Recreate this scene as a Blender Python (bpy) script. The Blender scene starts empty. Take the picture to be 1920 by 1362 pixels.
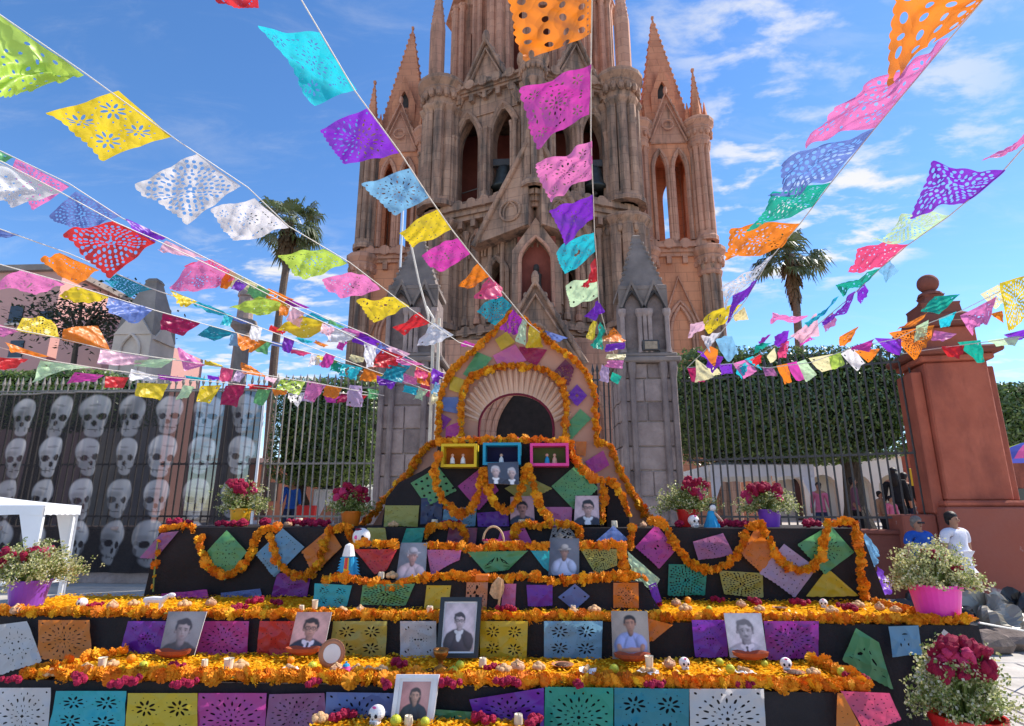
import bpy, bmesh, math, random
import numpy as np
from mathutils import Vector, Matrix, Quaternion
from mathutils.geometry import tessellate_polygon

random.seed(7)
scene = bpy.context.scene
C = scene.collection

# ---------------------------------------------------------------- camera
FPX = 1100.0                      # focal length in pixels of the 1920 px wide photograph
PITCH, YAW = math.radians(14.0), math.radians(3.07)
EYE = Vector((0, 0, 1.7))
cam_d = bpy.data.cameras.new('camera')
cam_d.sensor_width = 36.0
cam_d.lens = FPX / 1920 * 36
cam_d.clip_end = 3000
cam = bpy.data.objects.new('camera', cam_d)
C.objects.link(cam)
cam.location = EYE
cam.rotation_euler = (math.pi / 2 + PITCH, 0, YAW)
scene.camera = cam

# ---------------------------------------------------------------- sky and sun
SUN_AZ, SUN_EL = math.radians(64), math.radians(47)      # azimuth measured from +Y towards +X
world = bpy.data.worlds.new('World')
scene.world = world
world.use_nodes = True
wn, wl = world.node_tree.nodes, world.node_tree.links
wn.clear()
w_out = wn.new('ShaderNodeOutputWorld')
sky = wn.new('ShaderNodeTexSky')
sky.sky_type = 'NISHITA'
sky.sun_disc = False
sky.sun_elevation = SUN_EL
sky.sun_rotation = SUN_AZ
sky.altitude = 1200
sky.air_density = 1.0
sky.dust_density = 0.15
sky.ozone_density = 2.0
bg_sky = wn.new('ShaderNodeBackground')
bg_sky.inputs['Strength'].default_value = 0.116
hsv = wn.new('ShaderNodeHueSaturation')
hsv.inputs['Saturation'].default_value = 1.21
hsv.inputs['Hue'].default_value = 0.503
wl.new(sky.outputs['Color'], hsv.inputs['Color'])
wl.new(hsv.outputs['Color'], bg_sky.inputs['Color'])
bg_cl = wn.new('ShaderNodeBackground')
bg_cl.inputs['Color'].default_value = (1.0, 0.99, 0.98, 1)
bg_cl.inputs['Strength'].default_value = 0.46
tc = wn.new('ShaderNodeTexCoord')
sep = wn.new('ShaderNodeSeparateXYZ')
wl.new(tc.outputs['Generated'], sep.inputs[0])
def wmath(op, a, b, clamp=False):
    n = wn.new('ShaderNodeMath'); n.operation = op; n.use_clamp = clamp
    for i, v in enumerate((a, b)):
        if isinstance(v, (int, float)): n.inputs[i].default_value = v
        else: wl.new(v, n.inputs[i])
    return n.outputs[0]
zc = wmath('MAXIMUM', wmath('ADD', sep.outputs[2], 0.12), 0.05)
comb = wn.new('ShaderNodeCombineXYZ')
wl.new(wmath('DIVIDE', sep.outputs[0], zc), comb.inputs[0])
wl.new(wmath('DIVIDE', sep.outputs[1], zc), comb.inputs[1])
def wnoise(scale, detail, rough, loc, rot=0, stretch=(1, 1, 1), dist=0.0):
    m = wn.new('ShaderNodeMapping')
    m.inputs['Location'].default_value = loc
    m.inputs['Rotation'].default_value = (0, 0, rot)
    m.inputs['Scale'].default_value = stretch
    wl.new(comb.outputs[0], m.inputs[0])
    n = wn.new('ShaderNodeTexNoise')
    n.inputs['Scale'].default_value = scale
    n.inputs['Detail'].default_value = detail
    n.inputs['Roughness'].default_value = rough
    n.inputs['Distortion'].default_value = dist
    wl.new(m.outputs[0], n.inputs['Vector'])
    return n.outputs['Fac']
def wramp(v, lo, hi):
    r = wn.new('ShaderNodeMapRange'); r.interpolation_type = 'SMOOTHSTEP'
    wl.new(v, r.inputs[0])
    r.inputs[1].default_value = lo; r.inputs[2].default_value = hi
    return r.outputs[0]
PUFF_LOC, COVER_LOC = (3.1, 0.4, 0), (9.35, 4.15, 0)
puffs = wramp(wnoise(6.5, 8, 0.58, PUFF_LOC, 0.45, (1.0, 1.6, 1), 0.2), 0.46, 0.66)
cover = wramp(wnoise(0.75, 2, 0.5, COVER_LOC, 0.3), 0.45, 0.57)
wisps = wramp(wnoise(2.6, 8, 0.66, (8.0, 2.0, 0), -0.6, (1.0, 2.6, 1), 0.6), 0.48, 0.85)
m1 = wmath('MULTIPLY', puffs, cover)
mask = wmath('MAXIMUM', wmath('MULTIPLY', m1, 0.95), wmath('MULTIPLY', wisps, 0.2), True)
mixw = wn.new('ShaderNodeMixShader')
wl.new(mask, mixw.inputs[0])
wl.new(bg_sky.outputs[0], mixw.inputs[1])
wl.new(bg_cl.outputs[0], mixw.inputs[2])
wl.new(mixw.outputs[0], w_out.inputs[0])

sun_d = bpy.data.lights.new('sun', 'SUN')
sun_d.energy = 3.1
sun_d.angle = math.radians(0.53)
sun_d.color = (1.0, 0.93, 0.83)
sun = bpy.data.objects.new('sun', sun_d)
C.objects.link(sun)
to_sun = Vector((math.sin(SUN_AZ) * math.cos(SUN_EL), math.cos(SUN_AZ) * math.cos(SUN_EL), math.sin(SUN_EL)))
sun.rotation_euler = to_sun.to_track_quat('Z', 'Y').to_euler()
sun.location = (30, 20, 40)

vs = scene.view_settings
vs.view_transform = 'Standard'
vs.look = 'None'
vs.gamma = 1.0
vs.use_curve_mapping = False
vs.exposure = 1.10
scene.cycles.max_bounces = 8
scene.cycles.transparent_max_bounces = 16

# ---------------------------------------------------------------- helpers
_F = Vector((-math.sin(YAW) * math.cos(PITCH), math.cos(YAW) * math.cos(PITCH), math.sin(PITCH)))
_R = Vector((math.cos(YAW), math.sin(YAW), 0))
_U = _R.cross(_F)
def P(px, py, Y):
    """point of the place that stands at depth Y and shows at this spot of the photograph"""
    d = _F + _R * ((px - 960) / FPX) + _U * ((681 - py) / FPX)
    return EYE + d * (Y / d.y)
def PZ(px, py, z):
    d = _F + _R * ((px - 960) / FPX) + _U * ((681 - py) / FPX)
    return EYE + d * ((z - EYE.z) / d.z)

def lin(h):
    h = h.lstrip('#')
    c = [int(h[i:i + 2], 16) / 255 for i in (0, 2, 4)]
    return tuple(x / 12.92 if x <= 0.04045 else ((x + 0.055) / 1.055) ** 2.4 for x in c)

MATS = {}
def new_mat(name):
    m = bpy.data.materials.new(name); m.use_nodes = True
    m.node_tree.nodes.clear()
    MATS[name] = m
    return m, m.node_tree.nodes, m.node_tree.links

def surf(name, col, rough=0.8, var=0.18, scale=6.0, bump=0.15, bscale=None, col2=None, spec=0.3, metal=0.0, streak=None, detail=5, emit=None, scale3=None, blocks=None):
    """principled surface with procedural tone variation, optional second tone, streaks and fine relief"""
    m, n, l = new_mat(name)
    out = n.new('ShaderNodeOutputMaterial'); b = n.new('ShaderNodeBsdfPrincipled')
    l.new(b.outputs[0], out.inputs[0])
    t = n.new('ShaderNodeTexCoord')
    src = t.outputs['Object']
    if scale3:
        mp = n.new('ShaderNodeMapping'); mp.inputs['Scale'].default_value = scale3
        l.new(src, mp.inputs[0]); src = mp.outputs[0]
    nz = n.new('ShaderNodeTexNoise'); nz.inputs['Scale'].default_value = scale; nz.inputs['Detail'].default_value = detail
    nz.inputs['Roughness'].default_value = 0.6
    l.new(src, nz.inputs['Vector'])
    mr = n.new('ShaderNodeMapRange'); l.new(nz.outputs['Fac'], mr.inputs[0])
    mr.inputs[1].default_value = 0.3; mr.inputs[2].default_value = 0.7
    mix = n.new('ShaderNodeMix'); mix.data_type = 'RGBA'
    l.new(mr.outputs[0], mix.inputs[0])
    c2 = col2 if col2 else tuple(min(1, c * (1 + var)) for c in col)
    c1 = tuple(c * (1 - var) for c in col)
    mix.inputs[6].default_value = (*c1, 1); mix.inputs[7].default_value = (*c2, 1)
    colout = mix.outputs[2]
    if streak:
        scol, ssc, lo, hi = streak
        mp2 = n.new('ShaderNodeMapping'); mp2.inputs['Scale'].default_value = ssc
        l.new(t.outputs['Object'], mp2.inputs[0])
        n2 = n.new('ShaderNodeTexNoise'); n2.inputs['Scale'].default_value = 1.0; n2.inputs['Detail'].default_value = 6
        n2.inputs['Roughness'].default_value = 0.65
        l.new(mp2.outputs[0], n2.inputs['Vector'])
        r2 = n.new('ShaderNodeMapRange'); r2.inputs[1].default_value = lo; r2.inputs[2].default_value = hi
        l.new(n2.outputs['Fac'], r2.inputs[0])
        mx2 = n.new('ShaderNodeMix'); mx2.data_type = 'RGBA'
        l.new(r2.outputs[0], mx2.inputs[0]); l.new(colout, mx2.inputs[6]); mx2.inputs[7].default_value = (*scol, 1)
        colout = mx2.outputs[2]
    if blocks:
        bw, bh, dk, lt = blocks
        sp = n.new('ShaderNodeSeparateXYZ'); l.new(t.outputs['Object'], sp.inputs[0])
        ad = n.new('ShaderNodeMath'); ad.operation = 'ADD'; l.new(sp.outputs[0], ad.inputs[0]); l.new(sp.outputs[1], ad.inputs[1])
        cb = n.new('ShaderNodeCombineXYZ'); l.new(ad.outputs[0], cb.inputs[0]); l.new(sp.outputs[2], cb.inputs[1])
        br = n.new('ShaderNodeTexBrick'); l.new(cb.outputs[0], br.inputs['Vector'])
        br.inputs['Scale'].default_value = 1.0; br.inputs['Brick Width'].default_value = bw; br.inputs['Row Height'].default_value = bh
        br.inputs['Mortar Size'].default_value = 0.022; br.inputs['Mortar Smooth'].default_value = 0.3
        br.inputs['Color1'].default_value = (dk, dk*.96, dk*.95, 1); br.inputs['Color2'].default_value = (lt, lt, lt*.98, 1); br.inputs['Mortar'].default_value = (dk*.80, dk*.78, dk*.78, 1)
        mm = n.new('ShaderNodeMix'); mm.data_type = 'RGBA'; mm.blend_type = 'MULTIPLY'; mm.inputs[0].default_value = 1.0
        l.new(colout, mm.inputs[6]); l.new(br.outputs['Color'], mm.inputs[7]); colout = mm.outputs[2]
    l.new(colout, b.inputs['Base Color'])
    b.inputs['Roughness'].default_value = rough
    b.inputs['Metallic'].default_value = metal
    b.inputs['Specular IOR Level'].default_value = spec
    if bump:
        nb = n.new('ShaderNodeTexNoise'); nb.inputs['Scale'].default_value = bscale or scale * 4; nb.inputs['Detail'].default_value = 6
        l.new(src, nb.inputs['Vector'])
        bp = n.new('ShaderNodeBump'); bp.inputs['Strength'].default_value = bump; bp.inputs['Distance'].default_value = 0.05
        l.new(nb.outputs['Fac'], bp.inputs['Height']); l.new(bp.outputs[0], b.inputs['Normal'])
    if emit:
        b.inputs['Emission Color'].default_value = (*emit[0], 1); b.inputs['Emission Strength'].default_value = emit[1]
    return m

def thin(name, col, trans=0.5, gloss=0.06, var=0.12, scale=9.0, rough=0.35, alpha=1.0, crease=0.0):
    """thin paper, leaf or petal: diffuse plus light shining through"""
    m, n, l = new_mat(name)
    out = n.new('ShaderNodeOutputMaterial')
    t = n.new('ShaderNodeTexCoord')
    nz = n.new('ShaderNodeTexNoise'); nz.inputs['Scale'].default_value = scale; nz.inputs['Detail'].default_value = 4
    l.new(t.outputs['Object'], nz.inputs['Vector'])
    mix = n.new('ShaderNodeMix'); mix.data_type = 'RGBA'
    l.new(nz.outputs['Fac'], mix.inputs[0])
    mix.inputs[6].default_value = (*[c * (1 - var) for c in col], 1)
    mix.inputs[7].default_value = (*[min(1, c * (1 + var)) for c in col], 1)
    d = n.new('ShaderNodeBsdfDiffuse'); tr = n.new('ShaderNodeBsdfTranslucent'); g = n.new('ShaderNodeBsdfGlossy')
    g.inputs['Roughness'].default_value = rough
    l.new(mix.outputs[2], d.inputs[0]); l.new(mix.outputs[2], tr.inputs[0])
    if crease:                                             # crumpled-paper facets as fine relief
        vo = n.new('ShaderNodeTexVoronoi'); vo.inputs['Scale'].default_value = 11.0
        n3 = n.new('ShaderNodeTexNoise'); n3.inputs['Scale'].default_value = 5.0; l.new(t.outputs['Object'], n3.inputs['Vector'])
        va = n.new('ShaderNodeMix'); va.data_type = 'VECTOR'; va.inputs[0].default_value = 0.12
        l.new(t.outputs['Object'], va.inputs[4]); l.new(n3.outputs['Color'], va.inputs[5]); l.new(va.outputs[1], vo.inputs['Vector'])
        bp = n.new('ShaderNodeBump'); bp.inputs['Strength'].default_value = crease; bp.inputs['Distance'].default_value = 0.06
        l.new(vo.outputs['Distance'], bp.inputs['Height'])
        for q in (d, tr, g): l.new(bp.outputs[0], q.inputs['Normal'])
    s1 = n.new('ShaderNodeMixShader'); s1.inputs[0].default_value = trans
    l.new(d.outputs[0], s1.inputs[1]); l.new(tr.outputs[0], s1.inputs[2])
    s2 = n.new('ShaderNodeMixShader'); s2.inputs[0].default_value = gloss
    l.new(s1.outputs[0], s2.inputs[1]); l.new(g.outputs[0], s2.inputs[2])
    last = s2.outputs[0]
    if alpha < 1:
        tp = n.new('ShaderNodeBsdfTransparent'); s3 = n.new('ShaderNodeMixShader'); s3.inputs[0].default_value = alpha
        l.new(tp.outputs[0], s3.inputs[1]); l.new(last, s3.inputs[2]); last = s3.outputs[0]
    l.new(last, out.inputs[0])
    return m

def printed(name, rough=0.5, alpha=1.0, trans=0.0, spec=0.4):
    """flat print: the colours sit in the mesh's colour attribute"""
    m, n, l = new_mat(name)
    out = n.new('ShaderNodeOutputMaterial'); b = n.new('ShaderNodeBsdfPrincipled')
    a = n.new('ShaderNodeVertexColor'); a.layer_name = 'print'
    l.new(a.outputs[0], b.inputs['Base Color'])
    b.inputs['Roughness'].default_value = rough; b.inputs['Specular IOR Level'].default_value = spec
    last = b.outputs[0]
    if trans:
        tr = n.new('ShaderNodeBsdfTranslucent'); l.new(a.outputs[0], tr.inputs[0])
        s = n.new('ShaderNodeMixShader'); s.inputs[0].default_value = trans
        l.new(last, s.inputs[1]); l.new(tr.outputs[0], s.inputs[2]); last = s.outputs[0]
    if alpha < 1:
        tp = n.new('ShaderNodeBsdfTransparent'); s = n.new('ShaderNodeMixShader'); s.inputs[0].default_value = alpha
        l.new(tp.outputs[0], s.inputs[1]); l.new(last, s.inputs[2]); last = s.outputs[0]
    l.new(last, out.inputs[0])
    return m

class MB:
    """collects faces; build() links them as ONE mesh object"""
    def __init__(s): s.v = []; s.f = []; s.mi = []
    def add(s, vs_, fs, mi=0):
        o = len(s.v); s.v += [tuple(v) for v in vs_]
        for f in fs: s.f.append(tuple(i + o for i in f)); s.mi.append(mi)
        return s
    def box(s, x0, x1, y0, y1, z0, z1, M=None, mi=0):
        vs_ = [Vector(p) for p in ((x0,y0,z0),(x1,y0,z0),(x1,y1,z0),(x0,y1,z0),(x0,y0,z1),(x1,y0,z1),(x1,y1,z1),(x0,y1,z1))]
        if M: vs_ = [M @ v for v in vs_]
        return s.add(vs_, [(0,3,2,1),(4,5,6,7),(0,1,5,4),(1,2,6,5),(2,3,7,6),(3,0,4,7)], mi)
    def bbox(s, x0, x1, y0, y1, z0, z1, b=0.01, M=None, mi=0):
        """box with chamfered edges"""
        vs_ = []; idx = {}
        X, Y, Z = (x0, x1), (y0, y1), (z0, z1)
        for i in (0, 1):
            for j in (0, 1):
                for k in (0, 1):
                    for ax in range(3):
                        p = [X[i], Y[j], Z[k]]
                        for a2, q in enumerate((i, j, k)):
                            if a2 != ax: p[a2] += b if q == 0 else -b
                        idx[(i, j, k, ax)] = len(vs_); vs_.append(Vector(p))
        if M: vs_ = [M @ v for v in vs_]
        fs = []
        for ax in range(3):
            for q in (0, 1):
                o = [a for a in range(3) if a != ax]
                loop = []
                for (a, c) in ((0, 0), (1, 0), (1, 1), (0, 1)):
                    t = [0, 0, 0]; t[ax] = q; t[o[0]] = a; t[o[1]] = c
                    loop.append(idx[(*t, ax)])
                flip = (q == 0) ^ (ax == 1)
                fs.append(tuple(reversed(loop)) if flip else tuple(loop))
        for ax in range(3):
            o = [a for a in range(3) if a != ax]
            for a in (0, 1):
                for c in (0, 1):
                    t0 = [0, 0, 0]; t0[o[0]] = a; t0[o[1]] = c; t1 = list(t0); t1[ax] = 1
                    fs.append((idx[(*t0, o[0])], idx[(*t1, o[0])], idx[(*t1, o[1])], idx[(*t0, o[1])]))
        for i in (0, 1):
            for j in (0, 1):
                for k in (0, 1): fs.append(tuple(idx[(i, j, k, a)] for a in range(3)))
        return s.add(vs_, fs, mi)
    def lathe(s, cx, cy, prof, n=12, ph=0.0, cap=True, M=None, mi=0, sx=1.0, sy=1.0):
        vs_ = []
        for (r, z) in prof:
            for i in range(n):
                a = ph + 2 * math.pi * i / n
                vs_.append(Vector((cx + sx * r * math.cos(a), cy + sy * r * math.sin(a), z)))
        if M: vs_ = [M @ v for v in vs_]
        fs = []
        for j in range(len(prof) - 1):
            for i in range(n):
                k = (i + 1) % n
                fs.append((j*n+i, j*n+k, (j+1)*n+k, (j+1)*n+i))
        if cap:
            fs.append(tuple(reversed(range(n)))); fs.append(tuple(range((len(prof)-1)*n, len(prof)*n)))
        return s.add(vs_, fs, mi)
    def tube(s, pts, r, n=6, mi=0):
        pts = [Vector(p) for p in pts]
        rs = r if isinstance(r, (list, tuple)) else [r] * len(pts)
        vs_ = []
        for i, p in enumerate(pts):
            d = (pts[min(i+1, len(pts)-1)] - pts[max(i-1, 0)])
            d = d.normalized() if d.length > 1e-9 else Vector((0, 0, 1))
            a = d.cross(Vector((0, 1, 0)) if abs(d.y) < 0.9 else Vector((1, 0, 0))).normalized(); b = d.cross(a)
            for k in range(n):
                t = 2 * math.pi * k / n
                vs_.append(p + a * (rs[i] * math.cos(t)) + b * (rs[i] * math.sin(t)))
        fs = [(j*n+i, j*n+(i+1) % n, (j+1)*n+(i+1) % n, (j+1)*n+i) for j in range(len(pts)-1) for i in range(n)]
        fs.append(tuple(reversed(range(n)))); fs.append(tuple(range((len(pts)-1)*n, len(pts)*n)))
        return s.add(vs_, fs, mi)
    def plate(s, outer, holes, th, M, mi=0):
        """flat slab with openings: local x along, y up, z = 0 front .. -th back"""
        loops = [[Vector((p[0], p[1], 0)) for p in L] for L in [outer] + list(holes)]
        tris = tessellate_polygon(loops)
        flat = [p for L in loops for p in L]
        nn = len(flat)
        vs_ = [M @ p for p in flat] + [M @ Vector((p.x, p.y, -th)) for p in flat]
        fs = []
        for t in tris:
            a, b, c = (flat[i] for i in t)
            if (b - a).cross(c - a).z < 0: t = (t[0], t[2], t[1])
            fs.append(tuple(t)); fs.append((t[0]+nn, t[2]+nn, t[1]+nn))
        o = 0
        for L in loops:
            k = len(L)
            for i in range(k):
                j = (i + 1) % k
                fs.append((o+i, o+i+nn, o+j+nn, o+j))
            o += k
        return s.add(vs_, fs, mi)
    def ball(s, c, r, n=10, m=6, sc=(1, 1, 1), M=None, mi=0, jit=0.0):
        prof = []
        vs_ = [Vector((0, 0, -1))]
        for j in range(1, m):
            a = -math.pi/2 + math.pi * j / m
            for i in range(n):
                t = 2 * math.pi * i / n
                vs_.append(Vector((math.cos(a)*math.cos(t), math.cos(a)*math.sin(t), math.sin(a))))
        vs_.append(Vector((0, 0, 1)))
        if jit: vs_ = [v * (1 + random.uniform(-jit, jit)) for v in vs_]
        c = Vector(c)
        vs_ = [Vector((v.x*sc[0]*r, v.y*sc[1]*r, v.z*sc[2]*r)) for v in vs_]
        if M: vs_ = [M @ v for v in vs_]
        vs_ = [v + c for v in vs_]
        fs = [(0, 1+(i+1) % n, 1+i) for i in range(n)]
        for j in range(m-2):
            for i in range(n):
                fs.append((1+j*n+i, 1+j*n+(i+1) % n, 1+(j+1)*n+(i+1) % n, 1+(j+1)*n+i))
        L = len(vs_)-1
        fs += [(L, 1+(m-2)*n+i, 1+(m-2)*n+(i+1) % n) for i in range(n)]
        return s.add(vs_, fs, mi)
    def mesh(s, name, mats, smooth=False, fix=False):
        me = bpy.data.meshes.new(name)
        me.from_pydata(s.v, [], s.f)
        for m in (mats if isinstance(mats, (list, tuple)) else [mats]): me.materials.append(MATS[m])
        if any(s.mi): me.polygons.foreach_set('material_index', s.mi)
        if smooth: me.polygons.foreach_set('use_smooth', [True] * len(me.polygons))
        if fix:
            b = bmesh.new(); b.from_mesh(me); bmesh.ops.recalc_face_normals(b, faces=b.faces); b.to_mesh(me); b.free()
        me.update()
        return me
    def build(s, name, mats, parent=None, smooth=False, fix=False, **kw):
        return ob(name, s.mesh(name, mats, smooth, fix), parent, **kw)

def tag(o, label=None, cat=None, group=None, kind=None):
    if label: o['label'] = label
    if cat: o['category'] = cat
    if group: o['group'] = group
    if kind: o['kind'] = kind
    return o
def ob(name, me, parent=None, loc=None, rot=None, scale=None, local=False, **kw):
    o = bpy.data.objects.new(name, me); C.objects.link(o)
    if loc is not None: o.location = loc
    if rot is not None: o.rotation_euler = rot
    if scale is not None: o.scale = scale if not isinstance(scale, (int, float)) else (scale,)*3
    if parent:
        o.parent = parent
        if not local and parent.type == 'EMPTY': o.matrix_parent_inverse = Matrix.Translation(-parent.location)
    return tag(o, **kw)
def thing(name, label, cat, loc=(0, 0, 0), group=None, rz=0.0, kind=None):
    o = bpy.data.objects.new(name, None); C.objects.link(o)
    o.location = loc; o.rotation_euler = (0, 0, rz); o.empty_display_size = 0.1
    return tag(o, label, cat, group, kind)
def copy_tree(o, parent=None):
    c = o.copy(); C.objects.link(c)
    if parent: c.parent = parent
    for ch in o.children: copy_tree(ch, c)
    return c
def frame_mat(p0, p1, z=0.0):
    """matrix for a plate that runs from p0 to p1 in plan, its front to the right-hand side"""
    p0 = Vector((p0[0], p0[1], z)); p1 = Vector((p1[0], p1[1], z))
    a = (p1 - p0).normalized(); up = Vector((0, 0, 1)); n = a.cross(up)
    return Matrix(((a.x, up.x, n.x, p0.x), (a.y, up.y, n.y, p0.y), (a.z, up.z, n.z, p0.z), (0, 0, 0, 1)))
def pointed(cx, w, z0, zs, zt, n=7):
    """pointed-arch outline, anticlockwise from the bottom left"""
    L = [(cx + w/2, z0)] + [(cx + w/2 * (1 - (i/n)**1.9), zs + (zt - zs) * (i/n)**0.92) for i in range(n+1)]
    R_ = [(2*cx - x, z) for (x, z) in reversed(L[:-1])]
    return L + R_
def roundarch(cx, w, z0, zs, n=10):
    return [(cx + w/2, z0)] + [(cx + w/2*math.cos(math.pi*i/n), zs + w/2*math.sin(math.pi*i/n)) for i in range(n+1)] + [(cx - w/2, z0)]

# ---------------------------------------------------------------- materials
surf('pavement', (0.46, 0.42, 0.37), 0.85, 0.2, 1.5, 0.2, 18)
surf('slab', (0.50, 0.46, 0.41), 0.8, 0.22, 2.2, 0.18, 20)
surf('church_stone', (0.37, 0.235, 0.175), 0.9, 0.28, 0.8, 0.95, 3.0, col2=(0.54, 0.32, 0.225), streak=((0.125, 0.096, 0.082), (2.2, 2.2, 0.26), 0.46, 0.66), blocks=(1.15, .52, .90, 1.06))
surf('church_pink', (0.54, 0.275, 0.195), 0.9, 0.2, 0.6, 0.7, 3.5, col2=(0.62, 0.32, 0.22), streak=((0.22, 0.135, 0.10), (1.8, 1.8, 0.25), 0.49, 0.70), blocks=(1.15, .52, .92, 1.06))
surf('church_orange', (0.64, 0.27, 0.155), 0.9, 0.15, 0.6, 0.6, 4, col2=(0.74, 0.32, 0.18), streak=((0.33, 0.14, 0.085), (1.5, 1.5, 0.22), 0.50, 0.74), blocks=(1.2, .55, .94, 1.05))
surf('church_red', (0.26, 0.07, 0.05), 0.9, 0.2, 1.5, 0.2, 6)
surf('door_shade', (0.020, 0.012, 0.010), 0.8, 0.4, 3, 0.2)  # door colour taken near black, carrying the shade of the portal interior
surf('church_grey', (0.19, 0.155, 0.14), 0.9, 0.3, 1.2, 0.5, 5, col2=(0.31, 0.245, 0.215))
surf('church_dark', (0.05, 0.042, 0.04), 0.9, 0.3, 2, 0.2)
surf('block_a', (0.33, 0.245, 0.225), 0.9, 0.22, 3, 0.5, 16, col2=(0.43, 0.33, 0.30))
surf('block_b', (0.22, 0.165, 0.155), 0.9, 0.22, 3, 0.5, 16, col2=(0.31, 0.24, 0.22))
surf('mortar', (0.55, 0.46, 0.43), 0.95, 0.15, 8, 0.3, 30)
surf('iron', (0.062, 0.056, 0.055), 0.55, 0.25, 14, 0.1, 40, spec=0.45)
surf('iron_pale', (0.23, 0.20, 0.175), 0.6, 0.25, 14, 0.1, 40, spec=0.4)
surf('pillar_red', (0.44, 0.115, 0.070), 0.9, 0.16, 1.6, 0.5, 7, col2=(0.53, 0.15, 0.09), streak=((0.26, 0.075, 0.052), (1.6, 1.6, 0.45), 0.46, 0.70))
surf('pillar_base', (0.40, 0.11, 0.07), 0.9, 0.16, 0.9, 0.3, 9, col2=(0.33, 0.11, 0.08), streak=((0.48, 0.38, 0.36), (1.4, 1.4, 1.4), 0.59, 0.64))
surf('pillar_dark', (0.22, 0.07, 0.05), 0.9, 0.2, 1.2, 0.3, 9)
surf('plaster_pink', (0.62, 0.35, 0.32), 0.9, 0.12, 0.5, 0.1, 6, col2=(0.62, 0.34, 0.30))
surf('plaster_orange', (0.56, 0.26, 0.15), 0.9, 0.12, 0.5, 0.1, 6)
surf('plaster_cream', (0.68, 0.62, 0.52), 0.9, 0.1, 0.5, 0.1, 6)
surf('stone_cream', (0.62, 0.50, 0.42), 0.9, 0.2, 0.8, 0.3, 5)
surf('stone_dark', (0.27, 0.225, 0.20), 0.9, 0.3, 1.0, 0.4, 5)
surf('window_dark', (0.03, 0.03, 0.035), 0.2, 0.2, 3, 0, spec=0.6)
surf('bronze', (0.055, 0.062, 0.062), 0.5, 0.25, 5, 0.1, metal=0.6)
surf('canvas_white', (0.80, 0.80, 0.82), 0.75, 0.04, 3, 0.1, 12)
surf('metal_white', (0.72, 0.72, 0.74), 0.4, 0.05, 8, 0.0)
surf('pole_cream', (0.66, 0.58, 0.47), 0.6, 0.12, 6, 0.1)
surf('rope_white', (0.76, 0.72, 0.66), 0.9, 0.1, 30, 0.2)
surf('bark', (0.10, 0.075, 0.06), 0.95, 0.3, 5, 0.6, 20)
surf('palm_bark', (0.16, 0.12, 0.095), 0.95, 0.3, 4, 0.6, 14, scale3=(1, 1, 4))
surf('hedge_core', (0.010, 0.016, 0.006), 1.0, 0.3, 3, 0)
thin('hedge_leaf', (0.085, 0.145, 0.032), 0.35, 0.07, 0.55, 2.2)
thin('hedge_leaf_pale', (0.19, 0.28, 0.05), 0.35, 0.07, 0.4, 2.2)
thin('palm_leaf', (0.085, 0.115, 0.04), 0.3, 0.08, 0.35, 1.5)
thin('palm_dead', (0.19, 0.135, 0.085), 0.2, 0.02, 0.3, 2)
thin('tree_leaf', (0.045, 0.060, 0.030), 0.3, 0.05, 0.5, 1.5)
thin('tarp', (0.022, 0.022, 0.024), 0.1, 0.07, 0.3, 5, 0.28)
surf('rubble', (0.17, 0.13, 0.11), 0.95, 0.3, 4, 0.5, 12)

# ---------------------------------------------------------------- ground and raised church yard
g = MB(); g.add([(-400, -60, 0), (400, -60, 0), (400, 900, 0), (-400, 900, 0)], [(0, 1, 2, 3)])
ground = g.build('ground', 'pavement', kind='structure')
for i in range(9):                                   # paving slabs that show at the lower right and left
    for j in range(16):
        x, y = 2.6 + i*0.62 + (j % 2)*0.2, 2.6 + j*0.62
        m = MB(); m.bbox(x+0.012, x+0.608, y+0.012, y+0.608, -0.03, 0.012+random.uniform(-.003, .003), 0.01)
        m.build('paving_slab', 'slab', ground)
for i in range(4):
    for j in range(10):
        x, y = -7.4 + i*0.62 + (j % 2)*0.2, 5.4 + j*0.62
        m = MB(); m.bbox(x+0.012, x+0.608, y+0.012, y+0.608, -0.03, 0.012+random.uniform(-.003, .003), 0.01)
        m.build('paving_slab', 'slab', ground)
t = MB(); t.box(-40, 40, 15.2, 70, -0.3, 1.0)
t.build('church_yard_terrace', 'pavement', kind='structure')

# ---------------------------------------------------------------- church
X0, YC = -0.45, 28.0
church = thing('church', 'tall pink and grey stone Gothic church with pointed towers behind the altar', 'church', (X0, YC, 0))
def W(u, v): return (X0 + u, YC + v)
def shafts(u, v, r, z0, z1, n=7, r2=None, mat='church_stone', name='column'):
    """clustered column: a core with slim shafts round it, base and rings"""
    x, y = W(u, v); m = MB()
    r2 = r2 or r*0.30
    m.lathe(x, y, [(r*.8, z0), (r*.8, z1)], 12)
    m.lathe(x, y, [(r*1.25, z0), (r*1.25, z0+.25), (r*1.05, z0+.4), (r*1.05, z0+.55)], 12)
    for i in range(n):
        a = -math.pi/2 + 2*math.pi*i/n
        cx, cy = x + r*.82*math.cos(a), y + r*.82*math.sin(a)
        m.lathe(cx, cy, [(r2, z0+.3), (r2, z1-.35), (r2*1.5, z1-.1), (r2*1.6, z1)], 7)
    return m.build(name, mat, church, fix=False)
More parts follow.
